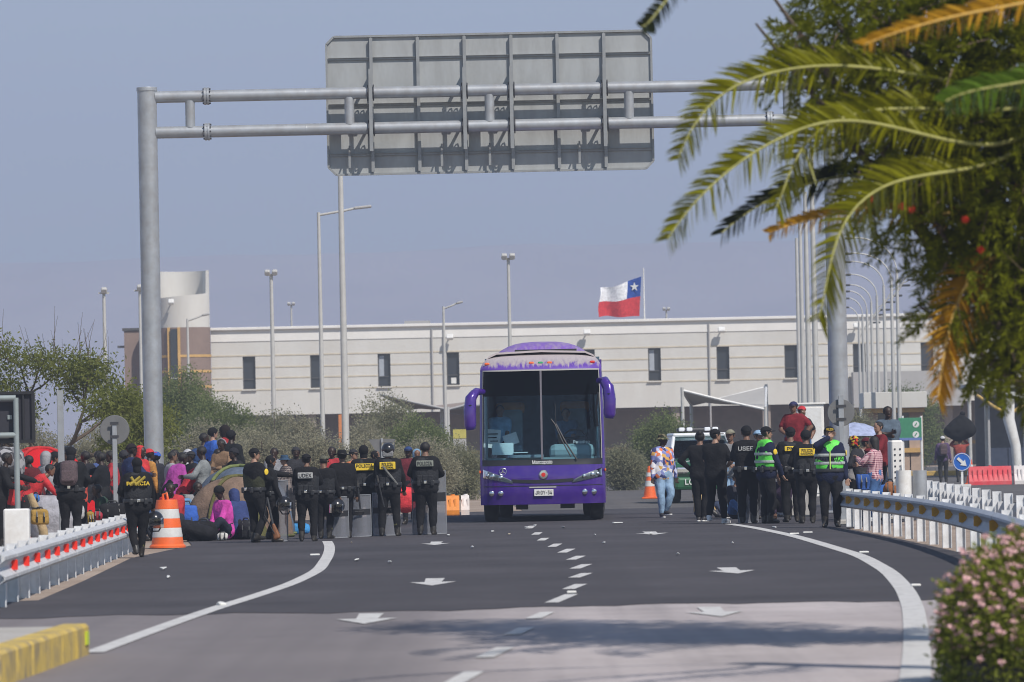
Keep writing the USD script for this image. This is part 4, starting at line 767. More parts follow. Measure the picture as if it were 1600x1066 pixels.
        obj('brimmed_hat', (lambda m_: (np.array([hd(p + (0, 0, .012 * math.cos(3 * math.atan2(p[1], p[0])) if np.hypot(p[0], p[1]) > .12 else 0)) for p in m_[0]]), m_[1]))(lathe([(0, .125), (.06, .130), (.085, .115), (.100, .05), (.15, .035), (.195, .045), (.194, .037), (.15, .028), (.098, .036)], 24)), hm, t, 35)
    elif hat == 'helmet':
        e_ = obj('helmet', shell(.128, -14, -.045, sc=(1, 1, .98)), mat('helmet_shell', (.014, .014, .016), .25, coat=.4), t, True)
        obj('neck_guard', hp_(hull(*[sph((x, -.085, z), .03, 8) for x in (-.075, .075) for z in (-.09, -.02)])), cloth(GREY), t, True)
        obj('visor', (lambda v, f: (np.array([hd(p) for p in v]), f))(*thick(np.array([[(.137 * math.sin(a), .137 * 1.07 * math.cos(a), z) for a in np.linspace(-1.25, 1.25, 15)] for z in (.085, .16)]), (0, 0, .004))), pane('visor_plastic', (.6, .62, .65)), e_, True)
    elif hat == 'balaclava': obj('balaclava', fuzz((lambda m_: (np.array([hd(p) for p in m_[0]]), m_[1]))(tri(union([esph((0, -.008, .025), (.096, .107, .100), 16), hull(sph((0, .0, -.06), .075), sph((0, -.005, -.12), .070))]))), .004, 30), hm, t, True)
    elif hat == 'hood': obj('hood', fuzz((lambda m_: (np.array([hd(p) for p in m_[0]]), m_[1]))(tri(hull(esph((0, -.025, .03), (.108, .112, .108), 16), sph((0, -.04, -.11), .095)).trim_by_plane([0, -1, .15], -.045))), .008, 20), hm, t, True)
    elif hat == 'scarf': obj('head_scarf', fuzz((lambda m_: (np.array([hd(p) for p in m_[0]]), m_[1]))(tri(hull(esph((0, -.02, .03), (.102, .105, .102), 16), sph((0, -.05, -.10), .09)))), .012, 20), hm, t, True)
    elif hat == 'bun': obj('hair_bun', fuzz((lambda m_: (np.array([hd(p) for p in m_[0]]), m_[1]))(tri(union([esph((0, -.02, .035), (.094, .100, .094), 14), esph((0, -.09, .095), (.05, .05, .05), 12)]).trim_by_plane([0, -.75, .66], -.055))), .010, 40), HAIRM, t, True)
    elif hat == 'longhair': obj('long_hair', fuzz((lambda m_: (np.array([hd(p) for p in m_[0]]), m_[1]))(tri(hull(esph((0, -.02, .035), (.100, .102, .100), 14), sph((-.05, -.06, -.17), .05), sph((.05, -.06, -.17), .05)).trim_by_plane([0, -.9, .44], -.035))), .012, 40), HAIRM, t, True)
    # --- gear
    if vest is not None:
        vm = union([hull(*[sph(T((s * a, b, z)) * h, r * h + .034 * q, 12) for s in (-1, 1) for a, b, z, r in ((.050, .004, .60, .062 * girth), (.066, 0, .735, .062), (.058, 0, .785, .046)) + (((.060, -.004, .808, .040),) if 'hivis' in extras else ())])])
        vs = obj('vest', organic(vm, .05, 4, .006 * q, 10, sd), vest if hasattr(vest, 'GetPrim') else mat('vest_fabric', (.011, .012, .015), .8, var=.2, scale=14, bump=.6, bscale=30), t, True)
        vd = (.066 * min(girth, 1.1) + .0) * h + .040 * q
        if 'pouches' in extras:
            pz = .60 if 'hi' not in extras else .64
            [obj('pouch', rbox(T((x, 0, .60)) * h + Rl @ np.array([0, -vd * .98, 0]), (.10 * q, .05 * q, .14 * q), .015, Rl), mat('vest_fabric', (.011, .012, .015), .8), vs) for x in (-.058, .0, .058)]
        if 'hivis' in extras:
            for z in (.635, .715): obj('reflective_band', organic(union([hull(*[sph(T((s * .056, .002, z)) * h, .064 * girth * h + .042 * q, 14) for s in (-1, 1)])]).trim_by_plane([0, 0, 1], T((0, 0, z))[2] * h - .024 * q).trim_by_plane([0, 0, -1], -T((0, 0, z))[2] * h - .024 * q), .08, 0), mat('reflective_tape', (.34, .37, .36), .4, var=.05), vs)
            obj('zip_edge', tube([T((0, 0, z)) * h + Rl @ np.array([0, vd + .018 * q, 0]) for z in (.575, .66, .75)], .010 * q, 6), mat('vest_piping', (.55, .75, .15), .6), vs)
            obj('shoulder_yoke', cat(*[tri(bone(T((s * .055, .0, .825)) * h, .028 * q, T((s * .06, .05, .77)) * h, .045 * q)) for s in (-1, 1)]), MAT['hivis_green'], vs, True)
    def plate(front, w, z, hgt, bg, txt, fg, th=.9, dz=0.0, sub=None):
        s = 1 if front else -1; y = s * ((.066 * min(girth, 1.12)) * h + (.052 if vest is not None else .036) * q)
        c = T((0, 0, z)) * h; R = Rl
        pm = rbox((0, 0, 0), (w, .022, hgt), .008) if bg is not None else None
        fl = np.diag([-1, -1, 1.0]) if front else np.eye(3)
        p_ = t
        if pm is not None: p_ = obj('name_patch', move(pm, c + R @ np.array([0, y, 0]), R), bg, t)
        tm = stand_text(txt, hgt * (.62 if sub is None else .45), (0, 0, 0 if sub is None else hgt * .18), .004, True, w * th); tm = move(tm, (0, -.0125 if bg is not None else -.002, 0)); obj('lettering', move(tm, c + R @ np.array([0, y, 0]), R @ fl), fg, p_)
        if sub: obj('lettering', move(move(stand_text(sub, hgt * .22, (0, 0, -hgt * .25), .004, True, w * .8), (0, -.0125, 0)), c + R @ np.array([0, y, 0]), R @ fl), fg, p_)
    YEL = mat('patch_yellow', (.72, .50, .03), .7, var=.06); WHT = mat('patch_grey_white', (.42, .42, .41), .7, var=.08); INK = mat('patch_ink', (.012, .012, .014), .8)
    if patch == 'yellow': plate(False, .36 * q, .755, .13 * q, YEL, 'POLICIA', INK, .88, sub='')
    elif patch == 'yellow2': plate(False, .30 * q, .765, .14 * q, YEL, 'POLICIA', INK, .7, sub='NACIONAL')
    elif patch == 'yellow_edge': plate(False, .28 * q, .770, .09 * q, YEL, 'PNP', INK, .7)
    elif patch == 'udex': plate(False, .30 * q, .75, .115 * q, WHT, 'UDEX', INK, .85)
    elif patch == 'grey': plate(False, .32 * q, .765, .11 * q, mat('patch_olive_grey', (.24, .26, .22), .7), 'POLICIA', INK, .86)
    elif patch == 'usee': plate(False, .27 * q, .765, .115 * q, None, 'USEE', WHT, 1.0)
    elif patch == 'walker': plate(False, .40 * q, .735, .10 * q, None, 'POLICIA', YEL, 1.0)
    if patch_front == 'policia': plate(True, .46 * q, .675, .10 * q, None, 'POLICIA', INK, 1.0)
    if 'belt' in extras:
        z = T((0, 0, .565))[2] * h
        b = obj('belt', tri(union([hull(*[sph(T((s * .05, 0, .56)) * h, .070 * girth * h + .034 * q, 14) for s in (-1, 1)])]).trim_by_plane([0, 0, 1], z - .03 * q).trim_by_plane([0, 0, -1], -z - .03 * q)), BLACKP, t, 40)
        [obj('pouch', rbox(T((x, y, .555)) * h, (.07 * q, .05 * q, .11 * q), .015), BLACKP, b) for x, y in ((-.125, -.01), (.125, -.02), (-.07, -.095), (.075, -.095))]
        obj('buckle', rbox(T((0, -.104 * girth, .565)) * h, (.06 * q, .03 * q, .06 * q), .01), CHROME, b)
    if 'calf_band' in extras:
        for hp, kn, an in legs[1:]: obj('calf_band', tri(bone((kn + (an - kn) * .62) * h, .037 * h, (kn + (an - kn) * .72) * h, .035 * h)), cloth((.16, .15, .05)), t, True)
    if 'badge' in extras:
        sh, el, wr = arm_j[1]; c = (sh + (el - sh) * .45) * h
        for s, (sh, el, wr) in zip((-1, 1), arm_j):
            c = (sh + (el - sh) * .42) * h; obj('sleeve_badge', tri(esph(c + np.array([s * (.036 * h + .016), .0, 0]), (.014, .045, .058), 12)), YEL, t, True)
    if 'backpack' in extras:
        bm = mat('backpack_pattern', (.075, .05, .055), .8, var=.8, scale=60); vv = rbox(T((0, 0, .705)) * h + Rl @ np.array([0, -.066 * h - .11, 0]), (.31 * q, .20, .44 * q), .08, Rl)
        bp = obj('backpack', organic(m3.Manifold(m3.Mesh(np.asarray(vv[0], np.float32), np.asarray(vv[1], np.uint32))), .05, 3, .015, 9, sd), bm, t, True); obj('backpack_pocket', rbox(T((0, 0, .66)) * h + Rl @ np.array([0, -.066 * h - .22, 0]), (.23 * q, .06, .2 * q), .025, Rl), bm, bp)
    if 'strap' in extras: obj('shoulder_strap', tube([T(p) * h for p in ((-.075, -.085, .80), (-.02, -.105 * girth, .72), (.06, -.105 * girth, .62), (.10, -.08, .56))], .018, 6), cloth((.16, .16, .15)), t)
    if 'yellow_straps' in extras: obj('vest_straps', cat(*[tube([T((s * x0, -.098, .80)) * h, T((s * x1, -.118, .72)) * h], .022, 6) for s, x0, x1 in ((1, .07, -.03), (1, .02, -.085), (-1, .07, .02))]), cloth((.38, .28, .02)), t)
    if 'stripe' in extras: obj('sleeve_stripe', cat(*[tube([sh * h + (s * .030, -.035, .02), (sh + (el - sh) * .5) * h + (s * .045, -.03, 0), (el * .98 + .02 * sh) * h + (s * .042, -.02, 0)], .014, 6) for s, (sh, el, wr) in zip((-1, 1), arm_j)]), cloth((.7, .7, .7)), t)
    if 'headphones' in extras: obj('headphones', cat(*[tube([hd((.11 * math.sin(a), -.01, .03 + .105 * math.cos(a))) for a in np.linspace(-1.6, 1.6, 13)], .012, 6)]), mat('headphone_grey', (.3, .3, .32), .4), t)
    if 'mask' in extras: obj('face_mask', hp_(hull(*[sph((x, y, z), .028, 8) for x, y, z in ((-.045, .05, -.035), (.045, .05, -.035), (0, .085, -.03), (0, .07, -.08))])), hm, t, True)
    if 'hatmark' in extras:
        s_ = 1 if abs(((yaw + hyaw + 180) % 360) - 180) > 90 else -1
        tm = stand_text('POLICIA', .034, (0, 0, 0), .004, True, .12); tm = move(tm, (0, 0, 0), np.diag([-1, -1, 1.0]) if s_ > 0 else None); obj('cap_lettering', (np.array([hd(p + (0, s_ * .104, .075)) for p in tm[0]]), tm[1]), YEL, t)
    if 'collar' in extras: obj('fur_collar', organic(union([bone(T((-.05, -.02, .815)) * h, .04 * q, T((.05, -.02, .815)) * h, .04 * q), bone(T((-.06, -.02, .81)) * h, .035 * q, T((-.05, .05, .80)) * h, .035 * q)]), .03, 2, .02, 30, sd), cloth((.42, .38, .27)), t, True)
    PEOPLE[label] = dict(base=base, h=h, yaw=yaw, arm=[(a[0] * h, a[1] * h, a[2] * h) for a in arm_j], legs=legs)
    def world(p): return base + rz(math.radians(yaw)) @ np.asarray(p)
    t_hand = [world(a[2] * h) for a in arm_j]
    return dict(prim=t, hands=t_hand, world=world, h=h, base=base)
PEOPLE = {}
HIVIS = mat('hivis_green', (.10, .62, .06), .6, var=.08, scale=8, bump=.3, bscale=30)
def patterned(name, cols, scale, kind='voronoi', rough=.9):
    ramp = [(i / len(cols), c) for i, c in enumerate(cols)]
    n = {'g': ('texture_coordinate', {}), 'v': ('voronoi_texture', {'scale': scale}), 'sx': ('separate_color', {}), 'r': ('rgb_ramp', {'ramp': ramp, 'interpolate': False}), 'p': ('principled_bsdf', {'roughness': rough, 'specular_ior_level': .15})}
    return plain(name, n, [('g.object', 'v.vector'), ('v.color', 'sx.color'), ('sx.r', 'r.fac'), ('r.color', 'p.base_color')])
def plaid(name, a, b, c, f1):
    return plain(name, {'g': ('texture_coordinate', {}), 'w1': ('wave_texture', {'wave_type': 'bands', 'bands_direction': 'z', 'scale': f1}), 'w2': ('wave_texture', {'wave_type': 'bands', 'bands_direction': 'x', 'scale': f1}), 'ad': ('math', {'math_type': 'add'}), 'hf': ('math', {'math_type': 'multiply', 'value2': .5}),
        'r': ('rgb_ramp', {'ramp': [(.25, a), (.5, b), (.8, c)]}), 'p': ('principled_bsdf', {'roughness': .9})}, [('g.object', 'w1.vector'), ('g.object', 'w2.vector'), ('w1.fac', 'ad.value1'), ('w2.fac', 'ad.value2'), ('ad.value', 'hf.value1'), ('hf.value', 'r.fac'), ('r.color', 'p.base_color')])
CAMO = patterned('camo_cloth', [(.03, .03, .02), (.10, .09, .05), (.18, .16, .10), (.05, .06, .03)], 22)
MULTI = patterned('bright_patchwork', [(.45, .47, .62), (.62, .17, .07), (.20, .22, .45), (.70, .68, .70), (.60, .35, .10), (.05, .06, .16)], 13)
FLORAL = patterned('floral_scarf', [(.012, .012, .014), (.02, .02, .02), (.5, .04, .03), (.012, .012, .014), (.5, .36, .04)], 24)
PLAID = plaid('pink_plaid', (.10, .05, .08), (.55, .22, .26), (.66, .50, .50), 9)
JEANS_L = mat('light_denim', (.24, .36, .50), .9, var=.4, scale=5, bump=.3, bscale=40); JEANS = mat('blue_denim', (.055, .13, .30), .9, var=.3, scale=5, bump=.3, bscale=40); JEANS_D = mat('dark_denim', (.03, .045, .09), .9, var=.25, scale=6)
SNEAK = mat('dark_sneaker', (.03, .028, .03), .6); SNEAKW = mat('white_sneaker', (.68, .68, .66), .6)
# ---------------------------------------------------------------- the people, from the right
BV = dict(vest=BLK)
PL = {}
PL['man_colour'] = person('man in bright patchwork jacket, light blue jeans and camouflage bucket hat standing alone', 1037, 676, foot=809, yaw=-150, arms=('down', 'down'), jmat=MULTI, tmat=JEANS_L, shoes=SNEAK, hat='bucket', hatc=CAMO, sk='black', girth=1.22, hyaw=50, stance=.045, step=.03)
person('woman all in black with hair in a bun and hands on hips, back turned', 1096, 672, foot=815, yaw=-15, arms=('hips', 'hips'), shoes=SNEAK, hat='bun', sk='brown', girth=.92, trousers=BLK, stance=.03, hyaw=10)
person('man in black cap and black short sleeved shirt with white sneakers, back turned', 1120, 668, foot=818, yaw=-25, arms=('front', 'belt'), sleeves='short', shoes=SNEAKW, hat='cap', sk='tan', hyaw=-40, stance=.065, step=.05)
person('man in grey jacket and pale cap facing the camera beside the pickup', 1141, 669, Y=117, yaw=165, arms=('belt', 'down'), jacket=GREY, tmat=JEANS_L, shoes=SNEAK, hat='cap', hatc=(.22, .21, .15), sk='brown')
person('person in a light blue cap half hidden behind the officer with USEE on the back', 1184, 670, Y=115, yaw=-140, jacket=NAVY, hat='cap', hatc=(.25, .42, .62), sk='brown')
PL['usee'] = person('officer in black with USEE lettered on the back and a black cap', 1169, 663, foot=818, yaw=-8, arms=('front', 'down'), vest=None, patch='usee', extras=('belt',), hat='cap', sk='brown', girth=1.1, hyaw=10)
person('officer in green reflective vest seen from behind its side, turned to the right', 1199, 664, foot=818, yaw=-62, arms=('belt', 'hold'), vest=HIVIS, extras=('hivis', 'belt', 'badge'), hat='cap', sk='tan', girth=1.12, hyaw=-15, jacket=NAVY)
person('officer in black beside the green vest with a yellow edged back patch', 1238, 665, foot=816, yaw=6, arms=('front', 'front'), vest=BLK, patch='yellow_edge', extras=('belt',), hat='cap', sk='brown', girth=1.15)
person('officer in black with a yellow back patch and bare short hair', 1262, 670, foot=818, yaw=3, arms=('belt', 'belt'), vest=BLK, patch='yellow2', extras=('belt', 'pouches'), hat='beanie', sk='brown', girth=1.12)
person('officer in green reflective vest facing the camera, hand raised to his face', 1299, 664, foot=824, yaw=178, arms=('down', 'face'), vest=HIVIS, extras=('hivis', 'belt', 'hatmark', 'badge'), hat='cap', sk='tan', girth=1.2, patch_front='policia', jacket=NAVY, hyaw=6, stance=.06)
person('person in dark red shirt raised above the officers, arms at the waist', 1240, 627, Y=118, H=1.68, z0='auto', yaw=160, arms=('hips', 'belt'), jacket=(.20, .012, .02), sleeves='short', tmat=JEANS, hat='cap', hatc=(.03, .03, .09), sk='brown')
person('person in black shirt with red cap behind the one in dark red shirt', 1252, 634, Y=119.3, H=1.66, z0='auto', yaw=-150, arms=('hips', 'hips'), jacket=(.03, .03, .035), sleeves='short', hat='cap_back', hatc=(.55, .02, .03), sk='brown', tmat=JEANS)
person('tall man in blue grey shirt standing on the block behind the white barrier', 1387, 634, Y=113, H=1.76, z0='auto', yaw=170, arms=('fold', 'fold'), jacket=(.085, .12, .16), sleeves='short', tmat=JEANS_D, sk='black', girth=1.22, hyaw=25)
person('bearded man in dark red shirt in front of the tall man', 1374, 658, Y=111, H=1.70, z0='auto', yaw=110, arms=('front', 'front'), jacket=(.16, .012, .018), sk='tan', hyaw=10)
person('woman in pink plaid shirt and blue jeans with long dark hair behind the rail', 1366, 690, Y=108, yaw=70, arms=('phone', 'front'), jmat=PLAID, tmat=JEANS, shoes=SNEAKW, hat='longhair', sk='tan', girth=1.08, H=1.62)
person('person with flowered black head scarf bending behind the rail', 1346, 686, Y=109.5, H=1.66, yaw=75, arms=('front', 'front'), lean=12, hat='scarf', hatc=FLORAL, jacket=(.03, .03, .035), sk='brown')
person('person in grey top with black and red cap stooping behind the green vested officer', 1331, 684, Y=111, H=1.66, yaw=-95, arms=('front', 'lap'), lean=22, hat='cap', hatc=(.10, .012, .02), jacket=(.27, .25, .24), sk='brown')
person('person sitting low on the road behind the men in black, reaching to the ground', 1094, 740, Y=119, H=1.5, z0=0.0, yaw=-130, arms=('knee', 'lap'), hipz=.075, feet=(.08, .34), jacket=(.45, .30, .12), sk='brown', tmat=JEANS_D)
person('person in blue jeans sitting on the ground beside the clear shield', 1150, 745, Y=116, H=1.62, z0=0.0, yaw=-150, arms=('knee', 'knee'), hipz=.075, feet=(.08, .30), jacket=(.03, .03, .04), tmat=JEANS, sk='brown')
person('person in dark clothes crouching between the officers in black on the right', 1222, 735, Y=113, H=1.62, z0=0.0, yaw=170, arms=('knee', 'knee'), hipz=.16, feet=(.09, .10), lean=30, jacket=(.05, .03, .06), sk='brown')
# police line on the left, from the right
PL['shield1'] = person('officer with shaved head and grey POLICIA patch holding the rightmost shield', 667, 690, foot=836, yaw=-3, arms=('belt', 'belt'), vest=BLK, patch='grey', extras=('belt', 'pouches'), sk='brown', hair=True, girth=1.16, stance=.07)
person('man in maroon sweater and blue cap facing the police line', 638, 696, Y=118, yaw=172, arms=('down', 'belt'), jacket=(.13, .015, .025), trousers=(.02, .02, .025), hat='cap', hatc=(.02, .05, .16), sk='black')
person('man with pale blue hood beside the man in the maroon sweater', 651, 700, Y=119.5, yaw=190, arms=('down', 'down'), jacket=(.20, .03, .04), hat='hood', hatc=(.16, .30, .45), sk='brown')
PL['helmet'] = person('officer in black helmet with grey neck guard and two line yellow patch', 609, 692, foot=838, yaw=-4, arms=('front', 'hold'), vest=BLK, patch='yellow2', extras=('belt', 'calf_band', 'strap', 'pouches'), hat='helmet', sk='brown', girth=1.14, stance=.085)
PL['bala'] = person('officer in black balaclava with yellow POLICIA patch across the back', 571, 693, foot=838, yaw=4, arms=('belt', 'hold'), vest=BLK, patch='yellow', extras=('belt', 'pouches'), hat='balaclava', sk='brown', girth=1.12, stance=.06, step=.03)
person('officer in gas mask facing sideways behind the yellow POLICIA patch', 585, 702, Y=114, yaw=-110, arms=('front', 'front'), vest=BLK, hat='balaclava', extras=('mask',), sk='brown')
person('man with cap and orange collar glimpsed beside the wide brimmed hat', 551, 700, Y=115, yaw=-120, arms=('down', 'front'), jacket=(.55, .17, .05), hat='cap', hatc=(.03, .03, .035), sk='tan')
PL['wide'] = person('officer in plain black with a wide brimmed black hat, back turned', 537, 701, foot=841, yaw=2, arms=('belt', 'down'), extras=('belt',), hat='widehat', sk='brown', girth=1.14, stance=.06)
PL['olive'] = person('officer in black with olive banded cap looking down to the right', 508, 710, foot=842, yaw=-20, arms=('front', 'hold'), extras=('belt', 'calf_band'), vest=BLK, hat='cap', hatc=(.10, .10, .07), sk='brown', girth=1.1, hpitch=18)
PL['udex'] = person('officer in black with a white UDEX patch and black cap, back turned', 481, 707, foot=846, yaw=-6, arms=('front', 'front'), extras=('belt', 'pouches'), vest=BLK, patch='udex', hat='cap_back', sk='brown', girth=1.14, stance=.07)
person('man in grey and brown checked jacket with blue hat facing left', 446, 726, Y=115, yaw=110, arms=('front', 'front'), jmat=plaid('grey_brown_check', (.03, .025, .03), (.14, .11, .10), (.26, .22, .20), 8), trousers=(.03, .03, .035), hat='bucket', hatc=(.03, .07, .13), sk='tan', H=1.5)
PL['rightarm'] = person('officer in black with covered head holding a helmet at his hip', 424, 709, foot=847, yaw=-80, arms=('reach', 'hold'), vest=BLK, extras=('belt',), hat='balaclava', sk='brown', girth=1.08, step=.03)
PL['sleeve'] = person('officer in olive vest and black cap with a yellow sleeve badge facing right', 399, 698, foot=848, yaw=-50, arms=('front', 'front'), vest=cloth((.045, .048, .026)), extras=('belt', 'badge', 'calf_band'), hat='cap', sk='tan', girth=1.12, hyaw=-25, step=-.02)
PL['walker'] = person('officer in black with yellow straps walking away beside the striped barrel', 217, 712, foot=871, yaw=8, arms=('belt', 'hold'), vest=BLK, patch='walker', extras=('belt', 'yellow_straps', 'calf_band'), hat='balaclava', sk='brown', girth=1.12, step=.07, stance=.03, hpitch=12)
# the waiting crowd, left
person('person with black beanie, bright pink jacket and green scarf sitting before the brown tent', 352, 776, Y=101.5, H=1.68, z0=0.0, yaw=125, arms=('knee', 'lap'), hipz=.085, feet=(.07, .30), lean=8, jacket=(.70, .03, .42), trousers=(.02, .025, .04), hat='beanie', sk='black', hpitch=25)
person('person wrapped in a navy blue jacket sitting against the brown tent', 378, 778, Y=101.8, H=1.66, z0=0.0, yaw=35, arms=('lap', 'lap'), hipz=.085, feet=(.07, .26), lean=22, jacket=(.03, .05, .16), trousers=(.02, .02, .025), hat='hood', hatc=(.03, .05, .16), sk='black', girth=1.15)
person('person lying curled in black at the foot of the brown tent', 325, 812, Y=100.8, H=1.6, z0=0.0, yaw=80, arms=('lap', 'lap'), hipz=.08, feet=(.06, .40), lean=70, jacket=(.015, .015, .018), sk='black', hat='hood', hatc=(.015, .015, .018))
person('man in black and red jacket with hood, highest of the crowd on the left', 351, 664, Y=116, H=1.74, z0='auto', yaw=70, arms=('down', 'front'), jacket=(.30, .012, .015), hat='hood', hatc=(.02, .015, .015), sk='black', girth=1.1)
person('tall man in black jacket beside the red one, back turned', 360, 672, Y=115, H=1.78, z0='auto', yaw=-30, arms=('down', 'down'), jacket=(.014, .016, .018), hat='beanie', sk='black', girth=1.12)
person('man in bright blue track jacket with white sleeve stripe and black beanie', 331, 668, Y=114, H=1.72, z0='auto', yaw=-60, arms=('belt', 'front'), jacket=(.02, .12, .55), extras=('stripe',), hat='beanie', sk='tan')
person('man with bare head in grey brown coat left of the blue track jacket', 317, 676, Y=115, H=1.72, z0='auto', yaw=-80, arms=('front', 'front'), jacket=(.12, .10, .09), sk='black')
person('man in brown quilted jacket wearing grey headphones', 347, 686, Y=112.5, H=1.70, z0='auto', yaw=150, arms=('front', 'lap'), jacket=(.22, .13, .07), sk='black', extras=('headphones',), hpitch=15)
PL['greyj'] = person('man in grey and black zip jacket looking down over the tents', 317, 702, Y=107, yaw=85, arms=('front', 'lap'), jacket=(.22, .235, .235), trousers=(.03, .03, .035), sk='black', hpitch=15, H=1.70)
person('man in black with a black and white cap beside the grey jacket', 299, 703, Y=109, yaw=120, arms=('front', 'down'), jacket=(.02, .02, .025), hat='cap', hatc=(.03, .03, .035), sk='black')
person('person in dark shirt with white print at the rear of the crowd', 284, 706, Y=114, yaw=170, arms=('down', 'down'), jmat=patterned('white_print', [(.02, .02, .03), (.02, .02, .03), (.5, .5, .52)], 9), sk='black')
person('person in black and white top reaching one arm to the right', 268, 716, Y=110, H=1.62, yaw=-70, arms=('reach', 'reach'), jacket=(.35, .36, .38), sk='brown', sleeves='short')
person('person in bright blue cap beside the left gantry column', 245, 704, Y=113, yaw=60, arms=('down', 'down'), jacket=(.03, .03, .04), hat='cap', hatc=(.02, .10, .50), sk='black')
person('person in bright magenta jacket bending in the middle of the crowd', 263, 728, Y=108, H=1.66, yaw=-60, arms=('down', 'front'), lean=25, jacket=(.46, .04, .36), sk='black')
person('person in bright red jacket bending beside the magenta one', 285, 738, Y=107.2, H=1.6, yaw=-70, arms=('lap', 'lap'), lean=35, jacket=(.60, .012, .03), sk='black')
person('child in white and red top sitting behind the striped barrel', 259, 752, Y=104, H=1.25, z0=0.0, yaw=-150, arms=('lap', 'lap'), hipz=.22, feet=(.07, .26), jacket=(.50, .38, .42), sk='brown')
person('person in red hood seen behind the walking officer', 219, 698, Y=111, H=1.74, yaw=-120, jacket=(.62, .02, .02), hat='hood', hatc=(.62, .02, .02), sk='black')
person('person in orange and grey jacket with red cap behind the walking officer', 232, 706, Y=112.5, H=1.68, yaw=-60, jacket=(.55, .24, .03), hat='cap', hatc=(.60, .02, .025), sk='black')
person('man in navy jacket with white shoulder stripe and black cap left of the walking officer', 204, 691, Y=107, yaw=-65, arms=('down', 'front'), jacket=(.018, .03, .09), extras=('stripe',), hat='cap', hatc=(.02, .015, .018), sk='black', girth=1.15)
person('man in black jacket facing left behind the red reflectors', 159, 706, Y=106, yaw=80, arms=('front', 'reach'), jacket=(.014, .015, .018), trousers=(.02, .02, .022), sk='black', girth=1.1)
person('officer in black with patterned backpack and fur collar, back turned', 109, 722, Y=97, H=1.74, yaw=-4, arms=('front', 'belt'), lean=12, jacket=(.012, .013, .015), extras=('backpack', 'collar', 'belt'), hat='balaclava', sk='brown', girth=1.15, hpitch=25)
person('officer in a dark helmet standing in front of the red tent', 104, 697, Y=104, yaw=-150, arms=('front', 'front'), vest=BLK, hat='helmet', sk='brown', girth=1.1)
person('man in black jacket in front of the grey post, facing right', 84, 704, Y=105, yaw=-75, arms=('front', 'down'), jacket=(.014, .015, .018), trousers=(.02, .02, .022), hat='beanie', sk='brown')
person('person in orange red shirt half hidden between two men in black', 126, 724, Y=107, yaw=-80, arms=('reach', 'reach'), jacket=(.62, .07, .04), sk='brown', H=1.45)
person('person in red jacket with a big grey bag on the shoulders by the left edge', 14, 722, Y=99, yaw=-50, arms=('front', 'front'), jacket=(.48, .012, .015), trousers=(.03, .03, .03), hat='beanie', sk='black', H=1.55)
person('person in red shirt bending over bags beside the dark sign', 38, 738, Y=100, H=1.6, yaw=-80, arms=('lap', 'reach'), lean=40, jacket=(.60, .015, .02), trousers=(.03, .03, .03), sk='brown')
person('person in dark clothes cut off by the left edge', -2, 728, Y=96, H=1.66, yaw=-90, arms=('reach', 'front'), lean=10, jacket=(.016, .016, .018), sk='black')
person('person in dark clothes with a red sleeve under the dark sign', 58, 716, Y=102, H=1.62, yaw=60, arms=('front', 'front'), lean=14, jacket=(.10, .012, .016), trousers=(.03, .03, .035), sk='black')
person('person facing left with a grey hood', 68, 708, Y=103, H=1.66, yaw=-60, arms=('front', 'down'), jacket=(.30, .30, .32), trousers=(.03, .03, .035), hat='hood', hatc=(.30, .30, .32), sk='black', lean=4)
person('person behind the reaching men, bare headed', 138, 712, Y=109, H=1.66, yaw=60, arms=('front', 'down'), jacket=(.02, .02, .025), trousers=(.03, .03, .035), hat=None, hatc=(.02, .02, .025), sk='black', lean=4)
person('person in a blue top at the back', 150, 722, Y=111, H=1.66, yaw=-120, arms=('front', 'down'), jacket=(.05, .09, .25), trousers=(.03, .03, .035), hat=None, hatc=(.05, .09, .25), sk='black', lean=4)
person('person in a dark red top right of the round sign', 178, 715, Y=110, H=1.66, yaw=100, arms=('front', 'down'), jacket=(.45, .02, .03), trousers=(.03, .03, .035), hat=None, hatc=(.45, .02, .03), sk='black', lean=4)
person('person in black right behind the navy jacket', 190, 708, Y=112, H=1.66, yaw=-40, arms=('front', 'down'), jacket=(.03, .03, .035), trousers=(.03, .03, .035), hat='beanie', hatc=(.03, .03, .035), sk='black', lean=4)
person('person in a brown top under the reaching arm', 276, 718, Y=112, H=1.66, yaw=150, arms=('front', 'down'), jacket=(.16, .13, .10), trousers=(.03, .03, .035), hat=None, hatc=(.16, .13, .10), sk='black', lean=4)
person('person in a pale grey top at the rear of the crowd', 293, 716, Y=113, H=1.66, yaw=-170, arms=('front', 'down'), jacket=(.40, .40, .42), trousers=(.03, .03, .035), hat='cap', hatc=(.40, .40, .42), sk='black', lean=4)
person('person in a dark blue hood left of the grey jacket', 309, 712, Y=112, H=1.66, yaw=60, arms=('front', 'down'), jacket=(.02, .05, .14), trousers=(.03, .03, .035), hat='hood', hatc=(.02, .05, .14), sk='black', lean=4)
person('person in a black top under the blue track jacket', 338, 700, Y=113.5, H=1.66, yaw=-150, arms=('front', 'down'), jacket=(.03, .03, .035), trousers=(.03, .03, .035), hat=None, hatc=(.03, .03, .035), sk='black', lean=4)
person('person in dark clothes behind the olive vested officer', 370, 712, Y=112, H=1.66, yaw=120, arms=('front', 'down'), jacket=(.02, .02, .025), trousers=(.03, .03, .035), hat='beanie', hatc=(.02, .02, .025), sk='black', lean=4)
person('person in a grey top beyond the helmet carrying officer', 430, 724, Y=118, H=1.66, yaw=170, arms=('front', 'down'), jacket=(.30, .30, .32), trousers=(.03, .03, .035), hat=None, hatc=(.30, .30, .32), sk='black', lean=4)
